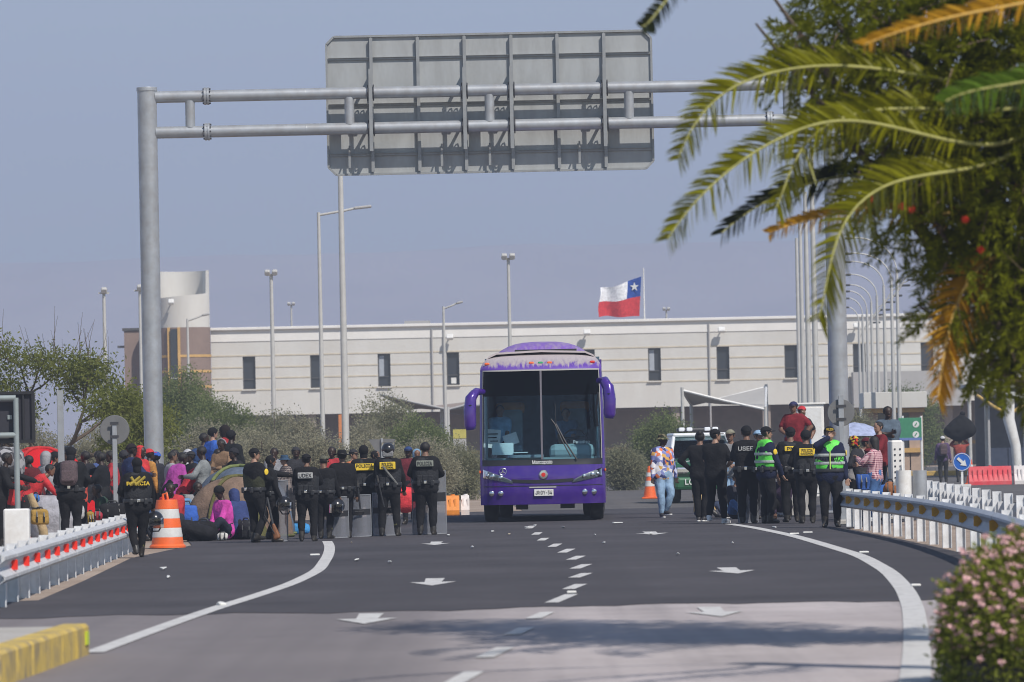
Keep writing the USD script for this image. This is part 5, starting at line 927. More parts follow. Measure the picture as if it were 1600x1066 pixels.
person('person in a dark top beyond the officer lettered UDEX', 462, 722, Y=119, H=1.66, yaw=-170, arms=('front', 'down'), jacket=(.03, .03, .035), trousers=(.03, .03, .035), hat='beanie', hatc=(.03, .03, .035), sk='black', lean=4)
person('person in a red top glimpsed beyond the wide brimmed hat', 520, 716, Y=119, H=1.66, yaw=170, arms=('front', 'down'), jacket=(.45, .02, .03), trousers=(.03, .03, .035), hat=None, hatc=(.45, .02, .03), sk='black', lean=4)
person('person sitting in blue behind the striped barrel', 232, 770, Y=103.4, H=1.64, z0=0.0, yaw=120, arms=('lap', 'knee'), hipz=.16, feet=(.08, .28), lean=18, jacket=(.03, .12, .40), trousers=(.03, .035, .05), sk='black')
person('person sitting in grey below the man in the grey jacket', 300, 775, Y=104.8, H=1.64, z0=0.0, yaw=-150, arms=('lap', 'knee'), hipz=.16, feet=(.08, .28), lean=18, jacket=(.25, .25, .26), trousers=(.03, .035, .05), sk='black')
person('person sitting in black left of the walking officer', 196, 770, Y=103, H=1.64, z0=0.0, yaw=-120, arms=('lap', 'knee'), hipz=.16, feet=(.08, .28), lean=18, jacket=(.02, .02, .025), trousers=(.03, .035, .05), sk='black')
person('person sitting in red right behind the striped barrel', 272, 790, Y=102.8, H=1.64, z0=0.0, yaw=170, arms=('lap', 'knee'), hipz=.16, feet=(.08, .28), lean=18, jacket=(.55, .02, .03), trousers=(.03, .035, .05), sk='black')
person('person crouching in dark green behind the guard rail', 172, 775, Y=103.6, H=1.64, z0=0.0, yaw=100, arms=('lap', 'knee'), hipz=.16, feet=(.08, .28), lean=18, jacket=(.03, .06, .04), trousers=(.03, .035, .05), sk='black')
person('person crouching in brown behind the olive vested officer', 412, 800, Y=106.5, H=1.64, z0=0.0, yaw=-160, arms=('lap', 'knee'), hipz=.16, feet=(.08, .28), lean=18, jacket=(.16, .08, .04), trousers=(.03, .035, .05), sk='black')
# in the bus and far away
drv = person('bus driver in dark blue shirt behind the steering wheel', 884, 650, Y=YBUS + 2.12, H=1.72, z0=1.02, yaw=180, arms=('lap', 'lap'), hipz=.28, feet=(.07, .34), jacket=(.07, .17, .30), sleeves='short', trousers=(.03, .03, .04), sk='tan')
pas = person('man in light blue shirt seated in the bus holding white papers', 781, 640, Y=YBUS + 1.62, H=1.72, z0=1.08, yaw=180, arms=('lap', 'lap'), hipz=.30, feet=(.07, .30), jacket=(.20, .46, .72), sleeves='short', trousers=(.03, .03, .05), sk='brown', girth=1.1)
person('distant walker in dark clothes with a purple bag and white cap on the plaza', 1473, 692, Y=205, H=1.68, z0=0, yaw=0, jacket=(.10, .06, .14), trousers=(.03, .03, .03), hat='cap', hatc=(.6, .6, .6), sk='tan', extras=('backpack',))
carry = person('distant walker under a large black bundle near the red barriers', 1500, 700, Y=206, H=1.6, z0=0, yaw=0, arms=('up', 'up'), jacket=(.35, .06, .04), trousers=(.03, .03, .03), sk='brown')
for pth, lab in ((drv, None),): pass
# ---------------------------------------------------------------- things the people hold or stand by
SHIELDM = plain('clear_shield_plastic', {'t': ('transparent_bsdf', {'color': (.78, .79, .82)}), 'p': ('principled_bsdf', {'base_color': (.30, .31, .34), 'roughness': .25}), 'm': ('mix_closure', {'fac': .38})}, [('t.BSDF', 'm.closure1'), ('p.BSDF', 'm.closure2')], 'm.closure')
def shield(label, px0, px1, top, bot, Y, yaw=0, tilt=4):
    a, b = A(px0, bot, Y), A(px1, bot, Y); w = b[0] - a[0]; h = A(px0, top, Y)[2]
    t = thing('riot_shield', label, 'shield', ((a[0] + b[0]) / 2, Y, .01), yaw, 'clear riot shields')
    R = rx(-math.radians(-tilt)); P = lambda x0, x1, z0, z1, o: np.array([[R @ np.array([x, .10 * (2 * x / w) ** 2 + o, z]) for x in np.linspace(x0, x1, 9)] for z in np.linspace(z0, z1, 8)])
    obj('panel', thick(P(-w / 2, w / 2, 0, h, 0), (0, .006, 0)), SHIELDM, t, 30)
    obj('dark_band', thick(P(-w / 2, w / 2, h * .52, h * .66, -.004), (0, .003, 0)), BLACKP, t, 30)
    rim = [(x, z) for x, z in ((-w / 2, 0), (-w / 2, h), (w / 2, h), (w / 2, 0), (-w / 2, 0))]; pts = []
    for (x0, z0), (x1, z1) in zip(rim[:-1], rim[1:]): pts += [R @ np.array([x0 + (x1 - x0) * k, .10 * (2 * (x0 + (x1 - x0) * k) / w) ** 2, z0 + (z1 - z0) * k]) for k in np.linspace(0, 1, 9)[:-1]]
    obj('rim', tube(pts + [pts[0]], .009, 5), mat('shield_rim', (.25, .26, .28), .4), t)
    obj('handle', tube([R @ np.array(p) for p in ((-.08, -.01, h * .6), (-.08, -.06, h * .61), (.08, -.06, h * .61), (.08, -.01, h * .6))], .014, 6), BLACKP, t)
Ys = lambda px, foot: G(px, foot)[1]
shield('tall clear riot shield at the right end of the left police line', 645, 698, 738, 836, Ys(668, 836) + .35)
shield('clear riot shield in front of the helmeted officer', 583, 626, 772, 838, Ys(605, 838) + .4)
shield('clear riot shield between the wide brimmed hat and the yellow patch', 545, 580, 775, 840, Ys(560, 840) + .5)
shield('clear riot shield before the officer in the wide brimmed hat', 505, 545, 778, 842, Ys(530, 842) + .5)
shield('clear riot shield beside the officer holding a helmet', 428, 452, 752, 847, Ys(440, 847) + .3, 15)
shield('clear riot shield at the feet of the officer lettered USEE', 1153, 1184, 716, 818, Ys(1169, 818) + .3, -8)
def helmet_thing(label, c, yaw=0, s=1.0):
    t = thing('riot_helmet', label, 'helmet', c, yaw, 'black riot helmets carried by officers'); M = mat('helmet_shell', (.014, .014, .016), .25, coat=.4)
    obj('shell', move(tri(esph((0, 0, 0), (.135, .155, .14), 18).trim_by_plane([0, .15, 1], -.07)), s=(s, s, s)), M, t, True)
    obj('visor', thick(np.array([[(.15 * math.sin(a), -.168 * math.cos(a), z) for a in np.linspace(-1.2, 1.2, 13)] for z in (-.12, .03)]), (0, -.004, 0)), pane('visor_plastic', (.6, .62, .65)), t, True)
    obj('chin_strap', tube([(-.12, -.02, -.06), (-.06, -.06, -.17), (.06, -.06, -.17), (.12, -.02, -.06)], .012, 5), BLACKP, t)
def hand(k, i, o=(0, 0, -.17)): return PL[k]['hands'][i] + np.array(o)
helmet_thing('black riot helmet hanging from the hand of the walking officer', hand('walker', 1, (.03, -.05, -.2)))
helmet_thing('black riot helmet at the hip of the officer with covered head', hand('rightarm', 1, (.05, -.12, -.1)), 30)
helmet_thing('black riot helmet hanging by the olive capped officer', hand('olive', 1, (-.04, -.12, -.16)), -20)
helmet_thing('black riot helmet carried by the officer in balaclava', hand('bala', 1, (-.16, -.10, -.12)), 10)
def baton(label, c, d):
    d = np.array(d, float); t = thing('baton', label, 'baton', c); obj('shaft', tube([(0, 0, 0), d * .8], .017, 8), BLACKP, t, True); obj('grip', tube([-d * .12, d * .1], .021, 8), RUBBER, t, True); obj('side_handle', tube([d * .1, d * .1 + np.array([.0, -.11, .02])], .016, 6), BLACKP, t)
baton('long black baton hanging beside the helmeted officer', hand('helmet', 0, (-.12, -.12, .05)) * 0 + np.array(PL['helmet']['base']) + (-.19, -.20, 1.02), (.13, 0, -.62))
baton('black baton on the belt of the officer in the wide brimmed hat', np.array(PL['wide']['base']) + (.27, -.16, .95), (.05, 0, -.55))
g0 = np.array(PL['sleeve']['base']); lg = thing('launcher', 'long gas launcher with brown wooden stock held down by the olive vested officer', 'launcher', g0 + (.22, -.10, .72))
obj('barrel', tube([(0, 0, .05), (.10, 0, -.45)], .022, 8), DARKM, lg, True); obj('stock', tri(hull(sph((.10, 0, -.42), .028), sph((.17, 0, -.62), .05), sph((.13, .0, -.64), .04))), mat('brown_wood', (.20, .08, .03), .5, var=.25, scale=20), lg, True); obj('strap', tube([(0, -.02, .04), (-.05, -.04, -.25), (.12, -.03, -.58)], .010, 5), BLACKP, lg)
# papers of the bus passenger
pp = thing('paper_sheets', 'two white paper sheets held up by the man seated in the bus', 'papers', pas['base'] + (0, -.52, .66))
for i, (x, z, a) in enumerate(((-.17, .0, .1), (.22, -.02, -.3))): obj('sheet', box((x, 0, z), (.34 if i == 0 else .30, .006, .40 if i == 0 else .24), ry(a) @ rx(-.2)), PAINTW, pp)
obj('handwriting', cat(*[box((-.17, -.012, .10 - k * .075), (.24 - .05 * (k % 2), .004, .022), rx(-.2)) for k in range(4)]), mat('patch_ink', (.012, .012, .014), .8), pp)
bdl = thing('cloth_bundle', 'large black bundle carried on the head of a distant walker', 'bundle', carry['base'] + (0, 0, 1.75)); obj('sack', organic(hull(sph((-.3, 0, .1), .28), sph((.32, 0, .15), .30), sph((0, 0, -.05), .26), sph((.1, .0, .5), .2)), .09, 3, .06, 5, 3), cloth((.015, .015, .016)), bdl, True); obj('knot', tri(esph((.12, 0, .72), (.1, .1, .08))), cloth((.015, .015, .016)), bdl, True)
# blocks that the raised people stand on
def block(label, px0, px1, Y, depth, h, name='concrete_block'):
    x0, x1 = A(px0, 740, Y)[0], A(px1, 740, Y)[0]; solo(name, cbox(((x0 + x1) / 2, Y + depth / 2 - .3, h / 2), (x1 - x0, depth, h), .04), CONC, label, 'concrete block')
for (a, b, Y, lab) in ((1222, 1272, 118, 'concrete block under the people raised above the officers'), (1362, 1412, 111, 'concrete block under the tall man behind the barrier')):
    hh = min(v['base'][2] for k, v in PEOPLE.items() if v['base'][2] > .02 and abs(v['base'][1] - Y) < 3.5 and A(a, 700, Y)[0] - .3 < v['base'][0] < A(b, 700, Y)[0] + .3)
    for k, v in PEOPLE.items():
        if v['base'][2] > .02 and abs(v['base'][1] - Y) < 3.5 and A(a, 700, Y)[0] - .3 < v['base'][0] < A(b, 700, Y)[0] + .3 and v['base'][2] > hh + .02:
            x_ = v['base']; solo('concrete_block', cbox((x_[0], x_[1], (hh + x_[2]) / 2), (.5, .5, x_[2] - hh - .004), .02), CONC, 'small concrete block under the ' + ' '.join(k.split()[:9]), 'concrete block')
    block(lab, a, b, Y - .9, 3.2, hh - .003)
up = [(k, v) for k, v in PEOPLE.items() if v['base'][2] > .02 and v['base'][0] < -4]
for k, v in up:
    b = v['base']; m_ = cbox((b[0], b[1], b[2] / 2 - .002), (.62, .62, b[2] - .004), .05)
    solo('stone_block', m_, CONC, 'rough stone block under the ' + ' '.join(k.split()[:9]), 'stone block')
# ---------------------------------------------------------------- striped barrel, tents, bags
OR_ = mat('orange_plastic', (.80, .13, .02), .45, var=.08, scale=4, dirt=(.35, .12, .05), dirt_amt=.4, dirt_scale=4); WR_ = mat('white_reflective_band', (.60, .60, .58), .5, var=.08, scale=4, dirt=(.35, .33, .3), dirt_amt=.5, dirt_scale=4)
cpos = G(262, 856); ct = thing('striped_barrel', 'orange and white striped tapered traffic barrel beside the walking officer', 'traffic barrel', cpos, 0)
zt_ = A(262, 781, cpos[1])[2]; hs = np.linspace(.02, zt_, 6); r_of = lambda z: (.27 - .10 * z / zt_)
for i in range(5):
    z0, z1 = hs[i], hs[i + 1]
    obj('orange_band' if i % 2 == 0 else 'white_band', lathe([(0, z0), (r_of(z0), z0), (r_of(z0) + .004, z0 + .01), (r_of(z1) + .004, z1 - .01), (r_of(z1), z1), (0, z1)], 28), OR_ if i % 2 == 0 else WR_, ct, 35)
obj('base_foot', lathe([(0, 0), (.30, 0), (.30, .03), (.27, .06), (0, .06)], 28), OR_, ct, 35); obj('top_handle', tube([(-.06, 0, zt_), (-.06, 0, zt_ + .09), (.0, 0, zt_ + .11), (.02, 0, zt_)], .022, 6), OR_, ct, True)
def tent(label, px, py, Y, w, h, col, trim, yaw=0, seed=0, depth=None):
    c = A(px, py, Y); t = thing('dome_tent', label, 'tent', (c[0], Y, 0), yaw); depth = depth or w * .8
    U, V = np.meshgrid(np.linspace(0, 2 * PI, 33), np.linspace(0, 1, 12)); k = np.cos(V * PI / 2) ** .75; sq = 1 + .10 * np.cos(4 * U)
    P = np.stack([w / 2 * k * sq * np.cos(U), depth / 2 * k * sq * np.sin(U), h * np.sin(V * PI / 2) - .01], -1); P += (meshkit.fbm(P * 3 + seed, 3)[..., None] - .5) * .06
    obj('shell', grid(P), col, t, True)
    for a in (PI / 4, 3 * PI / 4):
        pts = []
        for s in np.linspace(-1, 1, 21):
            v = 1 - abs(s); kk = math.cos(v * PI / 2) ** .75; aa = a + (PI if s < 0 else 0); pts.append((w / 2 * kk * math.cos(aa) * .93, depth / 2 * kk * math.sin(aa) * .93, h * math.sin(v * PI / 2) + .012))
        obj('pole_sleeve', tube(pts, .035, 6), trim, t, True)
    pts = [(w / 2 * 1.09 * math.cos(a), depth / 2 * 1.09 * math.sin(a), .03) for a in np.linspace(0, 2 * PI, 33)]; obj('ground_hem', tube(pts, .03, 5), trim, t)
    obj('door_flap', thick(np.array([[(x * (1 - v * .55) * w * .26, -depth / 2 * (1.03 * math.cos(v * .8)) - .03, v * h * .62) for x in np.linspace(-1, 1, 7)] for v in np.linspace(0, 1, 6)]), (0, .01, 0)), trim, t, 40)
tent('brown dome tent with olive seams behind the sitting people', 372, 800, 103.6, 1.85, 1.12, cloth((.19, .125, .085)), cloth((.115, .11, .035)), 10, 1)
tent('grey blue dome tent behind the brown tent', 376, 780, 106.5, 1.9, 1.30, cloth((.09, .12, .17)), cloth((.16, .19, .06)), -15, 2)
tent('red dome tent with dark panels under the leafy tree', 62, 760, 109, 2.3, 1.72, patterned('red_tent_panels', [(.55, .015, .02), (.50, .012, .02), (.12, .02, .025)], 1.4), cloth((.55, .02, .02)), 20, 3)
def bag(label, px, py, Y, sx, sy, sz, col, yaw=0, kind='duffel', z=0.0, group=None, cat_='bag'):
    c = A(px, py, Y); t = thing('bag', label, cat_, (c[0], Y, z), yaw, group); NP[0] += 1
    b = m3.Manifold(m3.Mesh(*[np.asarray(q, d_) for q, d_ in zip(rbox((0, 0, sz / 2), (sx, sy, sz), min(sx, sy, sz) * .18), (np.float32, np.uint32))])) if kind == 'box' else hull(*[sph((a * (sx / 2 - sz * .36), d * (sy / 2 - sz * .3 if sy > sz * .6 else 0.02), sz * (.36 if e < 0 else .64)), sz * .36) for a in (-1, 1) for d in (-1, 1) for e in (-1, 1)])
    obj('body', organic(b, .06, 3, .035, 7, NP[0]), cloth(col) if not hasattr(col, 'GetPrim') else col, t, True)
    obj('handle', tube([(-sx * .2, 0, sz * .95), (-sx * .12, 0, sz * 1.12), (sx * .12, 0, sz * 1.12), (sx * .2, 0, sz * .95)], .016, 6), BLACKP, t, True)
    obj('strap_band', cat(*[tube([(x, -sy / 2 * .95 - .01, sz * .15), (x, -sy / 2 - .03, sz * .5), (x, -sy * .35, sz * .93)], .014, 5) for x in (-sx * .2, sx * .2)]), BLACKP, t)
    return t
bag('bright blue travel bag right of the striped barrel', 293, 835, 103, .38, .3, .62, (.02, .12, .55), 5, 'box')
bag('light blue bag behind the bright blue travel bag', 284, 810, 104.5, .36, .3, .72, (.10, .26, .48), 8, 'box')
bag('round red bag on top of the tents', 333, 770, 105, .34, .3, .34, (.72, .03, .04), 0, z=.66)
bag('small pale yellow bag beside the round red bag', 350, 768, 106, .28, .26, .28, (.52, .52, .12), 0, z=.78)
bag('black rucksack in front of the sitting people', 318, 835, 101.2, .5, .4, .34, (.014, .014, .016), 10)
bag('bright blue roll on the ground between police boots', 466, 840, 107, .46, .2, .20, (.02, .30, .70), 0)
bag('red cloth sack hanging by the man in maroon', 631, 800, 116.5, .24, .2, .55, (.75, .02, .03), 0, z=.25)
bag('blue bag slung at the waist of the woman in plaid', 1348, 745, 107.5, .24, .12, .30, (.02, .08, .30), 15, 'box', z=.60)
bag('second blue bag behind the woman in plaid', 1384, 755, 108.5, .25, .25, .5, (.02, .14, .50), 0, z=.2)
bag('brown bag on the ground beside the white barrier', 1391, 755, 106.5, .26, .22, .34, (.32, .12, .04), 0, z=0.42)
bag('large grey patterned bag on the back of the person at the left edge', 12, 712, 98.4, .62, .4, .62, patterned('grey_print_bag', [(.05, .05, .055), (.14, .14, .15), (.30, .30, .31)], 12), 8, z=1.12)
bag('yellow and grey bag behind the guard rail at the left', 62, 800, 96.5, .30, .2, .26, (.42, .25, .04), 12, 'box', z=.40)
bag('blue bottle bag held by the person in red', 56, 768, 99.2, .14, .14, .16, (.03, .18, .55), 0, z=.75)
bag('yellow jerrycan shaped bag hanging behind the backpack officer', 141, 795, 98, .12, .10, .24, (.42, .27, .03), 20, 'box', z=.34)
bag('small red bag above the guard rail beside the yellow one', 153, 803, 98.5, .18, .14, .18, (.42, .015, .04), 0, z=.42)
bag('white sack at the feet of the sitting crowd', 348, 842, 100.6, .2, .16, .14, (.60, .58, .54), 0)
bag('black sports bag by the guard rail posts, below the man facing left', 176, 800, 99, .5, .3, .3, (.016, .016, .018), 10, z=.42)
bag('white plastic bag hanging between the bags behind the guard rail', 122, 800, 98, .2, .16, .3, (.55, .56, .58), 0, z=.45)
bag('dark green sack beside the striped barrel', 300, 848, 101.5, .34, .3, .26, (.03, .05, .03), 0)
bag('brown blanket bundle left of the brown tent', 308, 800, 104.3, .5, .4, .5, (.20, .13, .09), 0)
bag('grey checked bag in the crowd left of the grey jacket', 296, 790, 105.5, .4, .3, .62, patterned('grey_print_bag', [(.05, .05, .055), (.14, .14, .15), (.30, .30, .31)], 12), 0)
bag('small black backpack under the officer with the sleeve badge', 385, 842, 101.6, .3, .3, .34, (.02, .02, .024), 0)
bag('grey suitcase upright behind the left guard rail', 80, 800, 100, .42, .3, .90, (.36, .36, .40), 0, cat_='suitcase')
log = thing('rolled_mat', 'tan rolled mat leaning behind the left guard rail', 'rolled mat', (A(58, 800, 97)[0], 97, .30)); obj('roll', tube([(-.12, 0, .62), (-.02, 0, .36), (.10, -.03, .0), (.12, -.03, -.25)], [.055, .07, .08, .08], 10), cloth((.42, .30, .15)), log, True); obj('tie', tube([(-.03 + .085 * math.cos(a), .08 * math.sin(a), .38) for a in np.linspace(0, 2 * PI, 13)], .010, 5), BLACKP, log)
for i, (px, py, Y, c_, lab) in enumerate(((276, 772, 104.6, (.30, .40, .36), 'pale green plate of food held out by the man in grey'),)):
    p = A(px + 12, 776, 105.8); solo('plate', move(lathe([(0, 0), (.07, .0), (.12, .03), (.115, .035), (.07, .01), (0, .01)], 18), p), mat('pale_green_plate', c_, .5), lab, 'plate')
# ---------------------------------------------------------------- signs, posts, barriers
GP = mat('green_grey_post', (.27, .31, .31), .5, .2, var=.1, scale=4)
YS = 92.0
ds = thing('dark_sign_back', 'dark framed panel on grey green tube posts at the left edge', 'sign', (0, YS, 0))
sx0, sx1, sz0, sz1 = A(-90, 650, YS)[0], A(52, 650, YS)[0], A(26, 690, YS)[2], A(26, 614, YS)[2]
obj('panel', box(((sx0 + sx1) / 2, .06, (sz0 + sz1) / 2), (sx1 - sx0, .03, sz1 - sz0)), mat('dark_panel', (.022, .022, .030), .6), ds)
obj('frame', cat(box(((sx0 + sx1) / 2, .03, sz1), (sx1 - sx0 + .04, .08, .05)), box(((sx0 + sx1) / 2, .03, sz0), (sx1 - sx0 + .04, .08, .05)), box((sx1, .03, (sz0 + sz1) / 2), (.05, .078, sz1 - sz0 - .05)), box((sx1 - .16, .035, (sz0 + sz1) / 2), (.03, .06, sz1 - sz0 - .05))), BLACKP, ds)
xp = A(26.5, 700, YS)[0]; obj('post', tube([(xp, -.06, 0), (xp, -.06, sz1 - .08)], .045, 12), GP, ds, True)
for pz in (A(10, 622, YS)[2], A(10, 680, YS)[2]): obj('cross_tube', tube([(sx0, -.06, pz), (xp, -.06, pz)], .045, 12), GP, ds, True)
obj('clip', box((A(15, 652, YS)[0], .03, A(15, 652, YS)[2]), (.07, .02, .07)), GP, ds)
pb_ = A(27, 850, 80.0); zt2, zb2 = A(27, 795, 80.0)[2], 0
solo('marker_block', cbox((pb_[0], 80.0, zt2 / 2), (A(47, 820, 80)[0] - A(7, 820, 80)[0], .25, zt2), .02), PAINTW, 'white painted marker block behind the near end of the left guard rail', 'marker block')
def lone_post(label, px, top, Y, w, disc=None, name='sign_post'):
    x = A(px, 680, Y)[0]; zt = A(px, top, Y)[2]; t = thing(name, label, 'sign post' if disc is None else 'round sign', (x, Y, 0))
    obj('post', cbox((0, 0, zt / 2), (w, .06, zt), .008), GALV, t); obj('foot', cbox((0, 0, .05), (w * 3, .25, .1), .02), CONC, t)
    if disc: 
        cz, r = disc; z = A(px, cz, Y)[2]; obj('disc', move(lathe([(0, -.012), (r * .97, -.012), (r, 0), (r * .97, .012), (0, .012)], 36, 1), (.0, .05, z)), mat('sign_back_alu', (.17, .17, .168), .55, .3, var=.15, scale=3), t, 30)
        [obj('clamp', box((0, -.035, z + o), (w * 1.8, .02, .05)), DARKM, t) for o in (-.12, .12)]
lone_post('bare flat grey post standing among the crowd at the left', 95, 610, 98, .11)
lone_post('round grey sign seen from behind, beside the leafy tree', 179, 662, 103, .085, (672, .27))
lone_post('round grey sign seen from behind, next to the right gantry column', 1315, 617, 104, .10, (645, .25))
tri_t = thing('triangle_sign', 'white triangular sign seen from behind above the police line', 'sign', (A(597, 700, 150)[0], 150, 0)); zc = A(597, 697, 150)[2]
v, f = prism([(-.36, .18), (.36, .18), (0, -.42)], .02); obj('plate', (v @ STAND.T + (0, .05, zc), f), mat('sign_back_alu', (.44, .44, .43), .35, .6), tri_t); obj('post', cbox((0, 0, zc / 2 + .1), (.06, .06, zc + .2), .01), GALV, tri_t)
wb = thing('barrier_end', 'white perforated concrete barrier end beside the blue shirted man', 'barrier', (0, 109.5, 0)); xb0, xb1 = A(1388, 720, 109.5)[0], A(1411, 720, 109.5)[0]; zb_ = A(1400, 688, 109.5)[2]
obj('block', cbox(((xb0 + xb1) / 2 + .03, .5, zb_ / 2), (xb1 - xb0 - .05, 1.0, zb_), .03), CAPW, wb); obj('drain_holes', cat(*[box(((xb0 + xb1) / 2 + .04 + o, -.004, z), (.03, .014, .03)) for z in np.arange(.15, zb_ - .1, .11) for o in (-.05, .05)]), DARKM, wb); obj('foot_plate', cbox(((xb0 + xb1) / 2, .4, .04), (xb1 - xb0 + .25, 1.2, .08), .02), CONC, wb)
bn = thing('rail_end_cap', 'rounded galvanised end cap joining the right guard rails', 'rail end', (0, 103, 0))
for px, m_, r in ((1412, PAINTW, .14), (1437, GALV, .13)):
    x = A(px, 750, 103)[0]; z1 = A(px, 735, 103)[2]; aa = np.linspace(-PI * .95, PI * .05, 13); obj('curved_plate', thick(np.array([[(x + r * math.cos(a), r * math.sin(a), z) for a in aa] for z in (.35, z1 * .6, z1)]), (0, .012, 0)), m_, bn, 40)
p = A(1404, 738, 103); v, f = prism([(-.10, -.2), (.10, -.2), (.06, .18)], .02); obj('fin', (v @ STAND.T + (p[0], .1, p[2] - .04), f), GALV, bn); obj('post', box((p[0] + .15, .12, .3), (.1, .08, .6)), GALV, bn)
RB = mat('red_water_barrier', (.68, .055, .07), .5, var=.08, scale=3, dirt=(.45, .22, .20), dirt_amt=.4, dirt_scale=3); WB = mat('white_water_barrier', (.70, .66, .64), .5, dirt=(.45, .4, .36), dirt_amt=.4, dirt_scale=3)
def jersey(x, y, L, h, m_, label, yaw=0, group=None):
    t = thing('jersey_barrier', label, 'barrier', (x, y, 0), yaw, group); pr = [(-.28, 0), (.28, 0), (.28, .12), (.17, .34), (.11, h), (-.11, h), (-.17, .34), (-.28, .12)]
    v, f = prism(pr, L - .03); v = np.stack([v[:, 2] - L / 2, v[:, 0], v[:, 1]], 1); obj('body', (v, f), m_, t); obj('ribs', cat(*[box((k, -.18, h * .52), (.05, .10, h * .62), rx(-.22)) for k in (np.arange(-L / 2 + .15, L / 2 - .1, .17) if L > .6 else (-.06, .06))]), m_, t); obj('filler_cap', lathe([(0, h + .03), (.05, h + .03), (.05, h - .01)], 12), m_, t)
YJ = 190.0; xj = A(1512, 740, YJ)[0]
jersey(xj + .75, YJ, 1.45, .62, RB, 'red plastic water barrier beside the blue arrow sign'); jersey(xj + 1.75, YJ + .1, .40, .62, WB, 'narrow white water barrier between two red ones'); jersey(xj + 2.5, YJ + .2, 1.0, .62, RB, 'red plastic water barrier cut by the right edge')
xw = A(708, 740, 133)[0]; jersey(xw - .02, 133, .36, .46, mat('orange_water_barrier', (.75, .25, .03), .5), 'orange plastic water barrier end right of the left police line', 0); jersey(xw + .28, 133.3, .22, .46, WB, 'white plastic water barrier end behind the orange one')
ar = thing('arrow_sign', 'round blue sign with a white slanted arrow on a low stand', 'sign', (A(1503, 722, 185)[0], 185, 0)); za = A(1503, 722, 185)[2]
obj('disc', move(lathe([(0, -.01), (.29, -.01), (.30, 0), (.29, .01), (0, .01)], 32, 1), (0, 0, za)), mat('sign_blue', (.012, .11, .45), .4), ar, 30); obj('white_ring', tube([(.275 * math.cos(a), -.012, za + .275 * math.sin(a)) for a in np.linspace(0, 2 * PI, 33)], .012, 5), PAINTW, ar)
v, f = prism([(-.19, .045), (.02, .045), (.02, .12), (.20, 0), (.02, -.12), (.02, -.045), (-.19, -.045)], .012); obj('arrow', (v @ STAND.T @ ry(.75).T + (0, -.022, za), f), PAINTW, ar); obj('stand', cat(box((0, .03, za / 2), (.07, .04, za)), box((0, .03, .04), (.55, .35, .07))), PAINTW, ar)
def cone(label, px, Y, h, seed=0):
    t = thing('traffic_cone', label, 'traffic cone', (A(px, 750, Y)[0], Y, 0), 0, None); obj('base', cbox((0, 0, .025), (h * .5, h * .5, .05), .01), OR_, t); obj('body', lathe([(h * .2, .05), (h * .05, h), (0, h)], 18), OR_, t, 40)
    for a, b in ((.38, .55), (.68, .80)): obj('white_band', lathe([(h * (.2 - .15 * (a - .05)) + .004, h * a), (h * (.2 - .15 * (b - .05)) + .004, h * b)], 18), WR_, t, True)
cone('orange traffic cone far behind the man in the patchwork jacket', 1015, 165, .95); cone('orange traffic cone beside the round blue arrow sign', 1517, 192, .85); 
gs = thing('green_sign', 'green sign with two white round symbols on white posts right of the tall man', 'sign', (0, 225, 0)); g0, g1 = A(1404, 670, 225), A(1440, 670, 225)
gz0, gz1 = A(1422, 687, 225)[2], A(1422, 653, 225)[2]; obj('panel', cbox(((g0[0] + g1[0]) / 2, 0, (gz0 + gz1) / 2), (g1[0] - g0[0], .04, gz1 - gz0), .01), mat('sign_green', (.045, .22, .11), .5), gs); obj('blue_edge', box(((g0[0] + g1[0]) / 2, -.01, gz0 + .02), (g1[0] - g0[0], .05, .10)), mat('edge_blue', (.12, .18, .42), .5), gs)
for py in (663, 679): 
    c = A(1431, py, 225); obj('round_symbol', move(lathe([(0, -.01), (.13, -.01), (.13, .01)], 22, 1), (c[0], -.025, c[2])), PAINTW, gs); obj('symbol_mark', box((c[0], -.042, c[2]), (.04, .01, .15), ry(.6)), mat('sign_green', (.045, .22, .11), .5), gs)
for px in (1411, 1440): x = A(px, 690, 225)[0]; obj('post', tube([(x, .05, 0), (x, .05, A(px, 650, 225)[2])], .05, 10), PAINTW, gs, True)
sun_u = thing('beach_umbrella', 'pale blue and white sunshade behind the right gantry column', 'umbrella', (A(1335, 668, 135)[0], 135, 0)); zu_ = A(1335, 660, 135)[2]
obj('canopy', lathe([(0, zu_), (.25, zu_ - .04), (.55, zu_ - .16), (.78, zu_ - .32), (.775, zu_ - .34), (.5, zu_ - .17), (0, zu_ - .02)], 16), cloth((.36, .42, .62)), sun_u, True); obj('pole', tube([(0, 0, 0), (0, 0, zu_)], .025, 8), PAINTW, sun_u, True)
wbx = thing('white_cabinet', 'white roadside cabinet behind the officers left of the flagpoles', 'cabinet', (A(1266, 660, 160)[0], 160, 0)); zc_ = A(1266, 632, 160)[2]; obj('body', cbox((0, 0, zc_ / 2), (.75, .5, zc_), .02), CAPW, wbx); obj('door', cbox((0, -.26, zc_ / 2), (.62, .02, zc_ - .2), .005), PAINTW, wbx); obj('roof_lip', cbox((0, 0, zc_ + .02), (.85, .6, .05), .01), CAPW, wbx)
yb = thing('yellow_notice', 'faded yellow and grey notice board left of the bus', 'sign', (A(718, 670, 200)[0], 200, 0)); z0_, z1_ = A(718, 704, 200)[2], A(718, 671, 200)[2]; obj('grey_panel', box((0, 0, z0_ + .18), (.46, .05, .45)), GREYW, yb); obj('yellow_panel', box((0, 0, z1_ - .16), (.46, .05, .32)), mat('faded_yellow', (.45, .40, .10), .7), yb); obj('post', box((0, .05, z1_ / 2), (.06, .05, z1_)), GALV, yb)
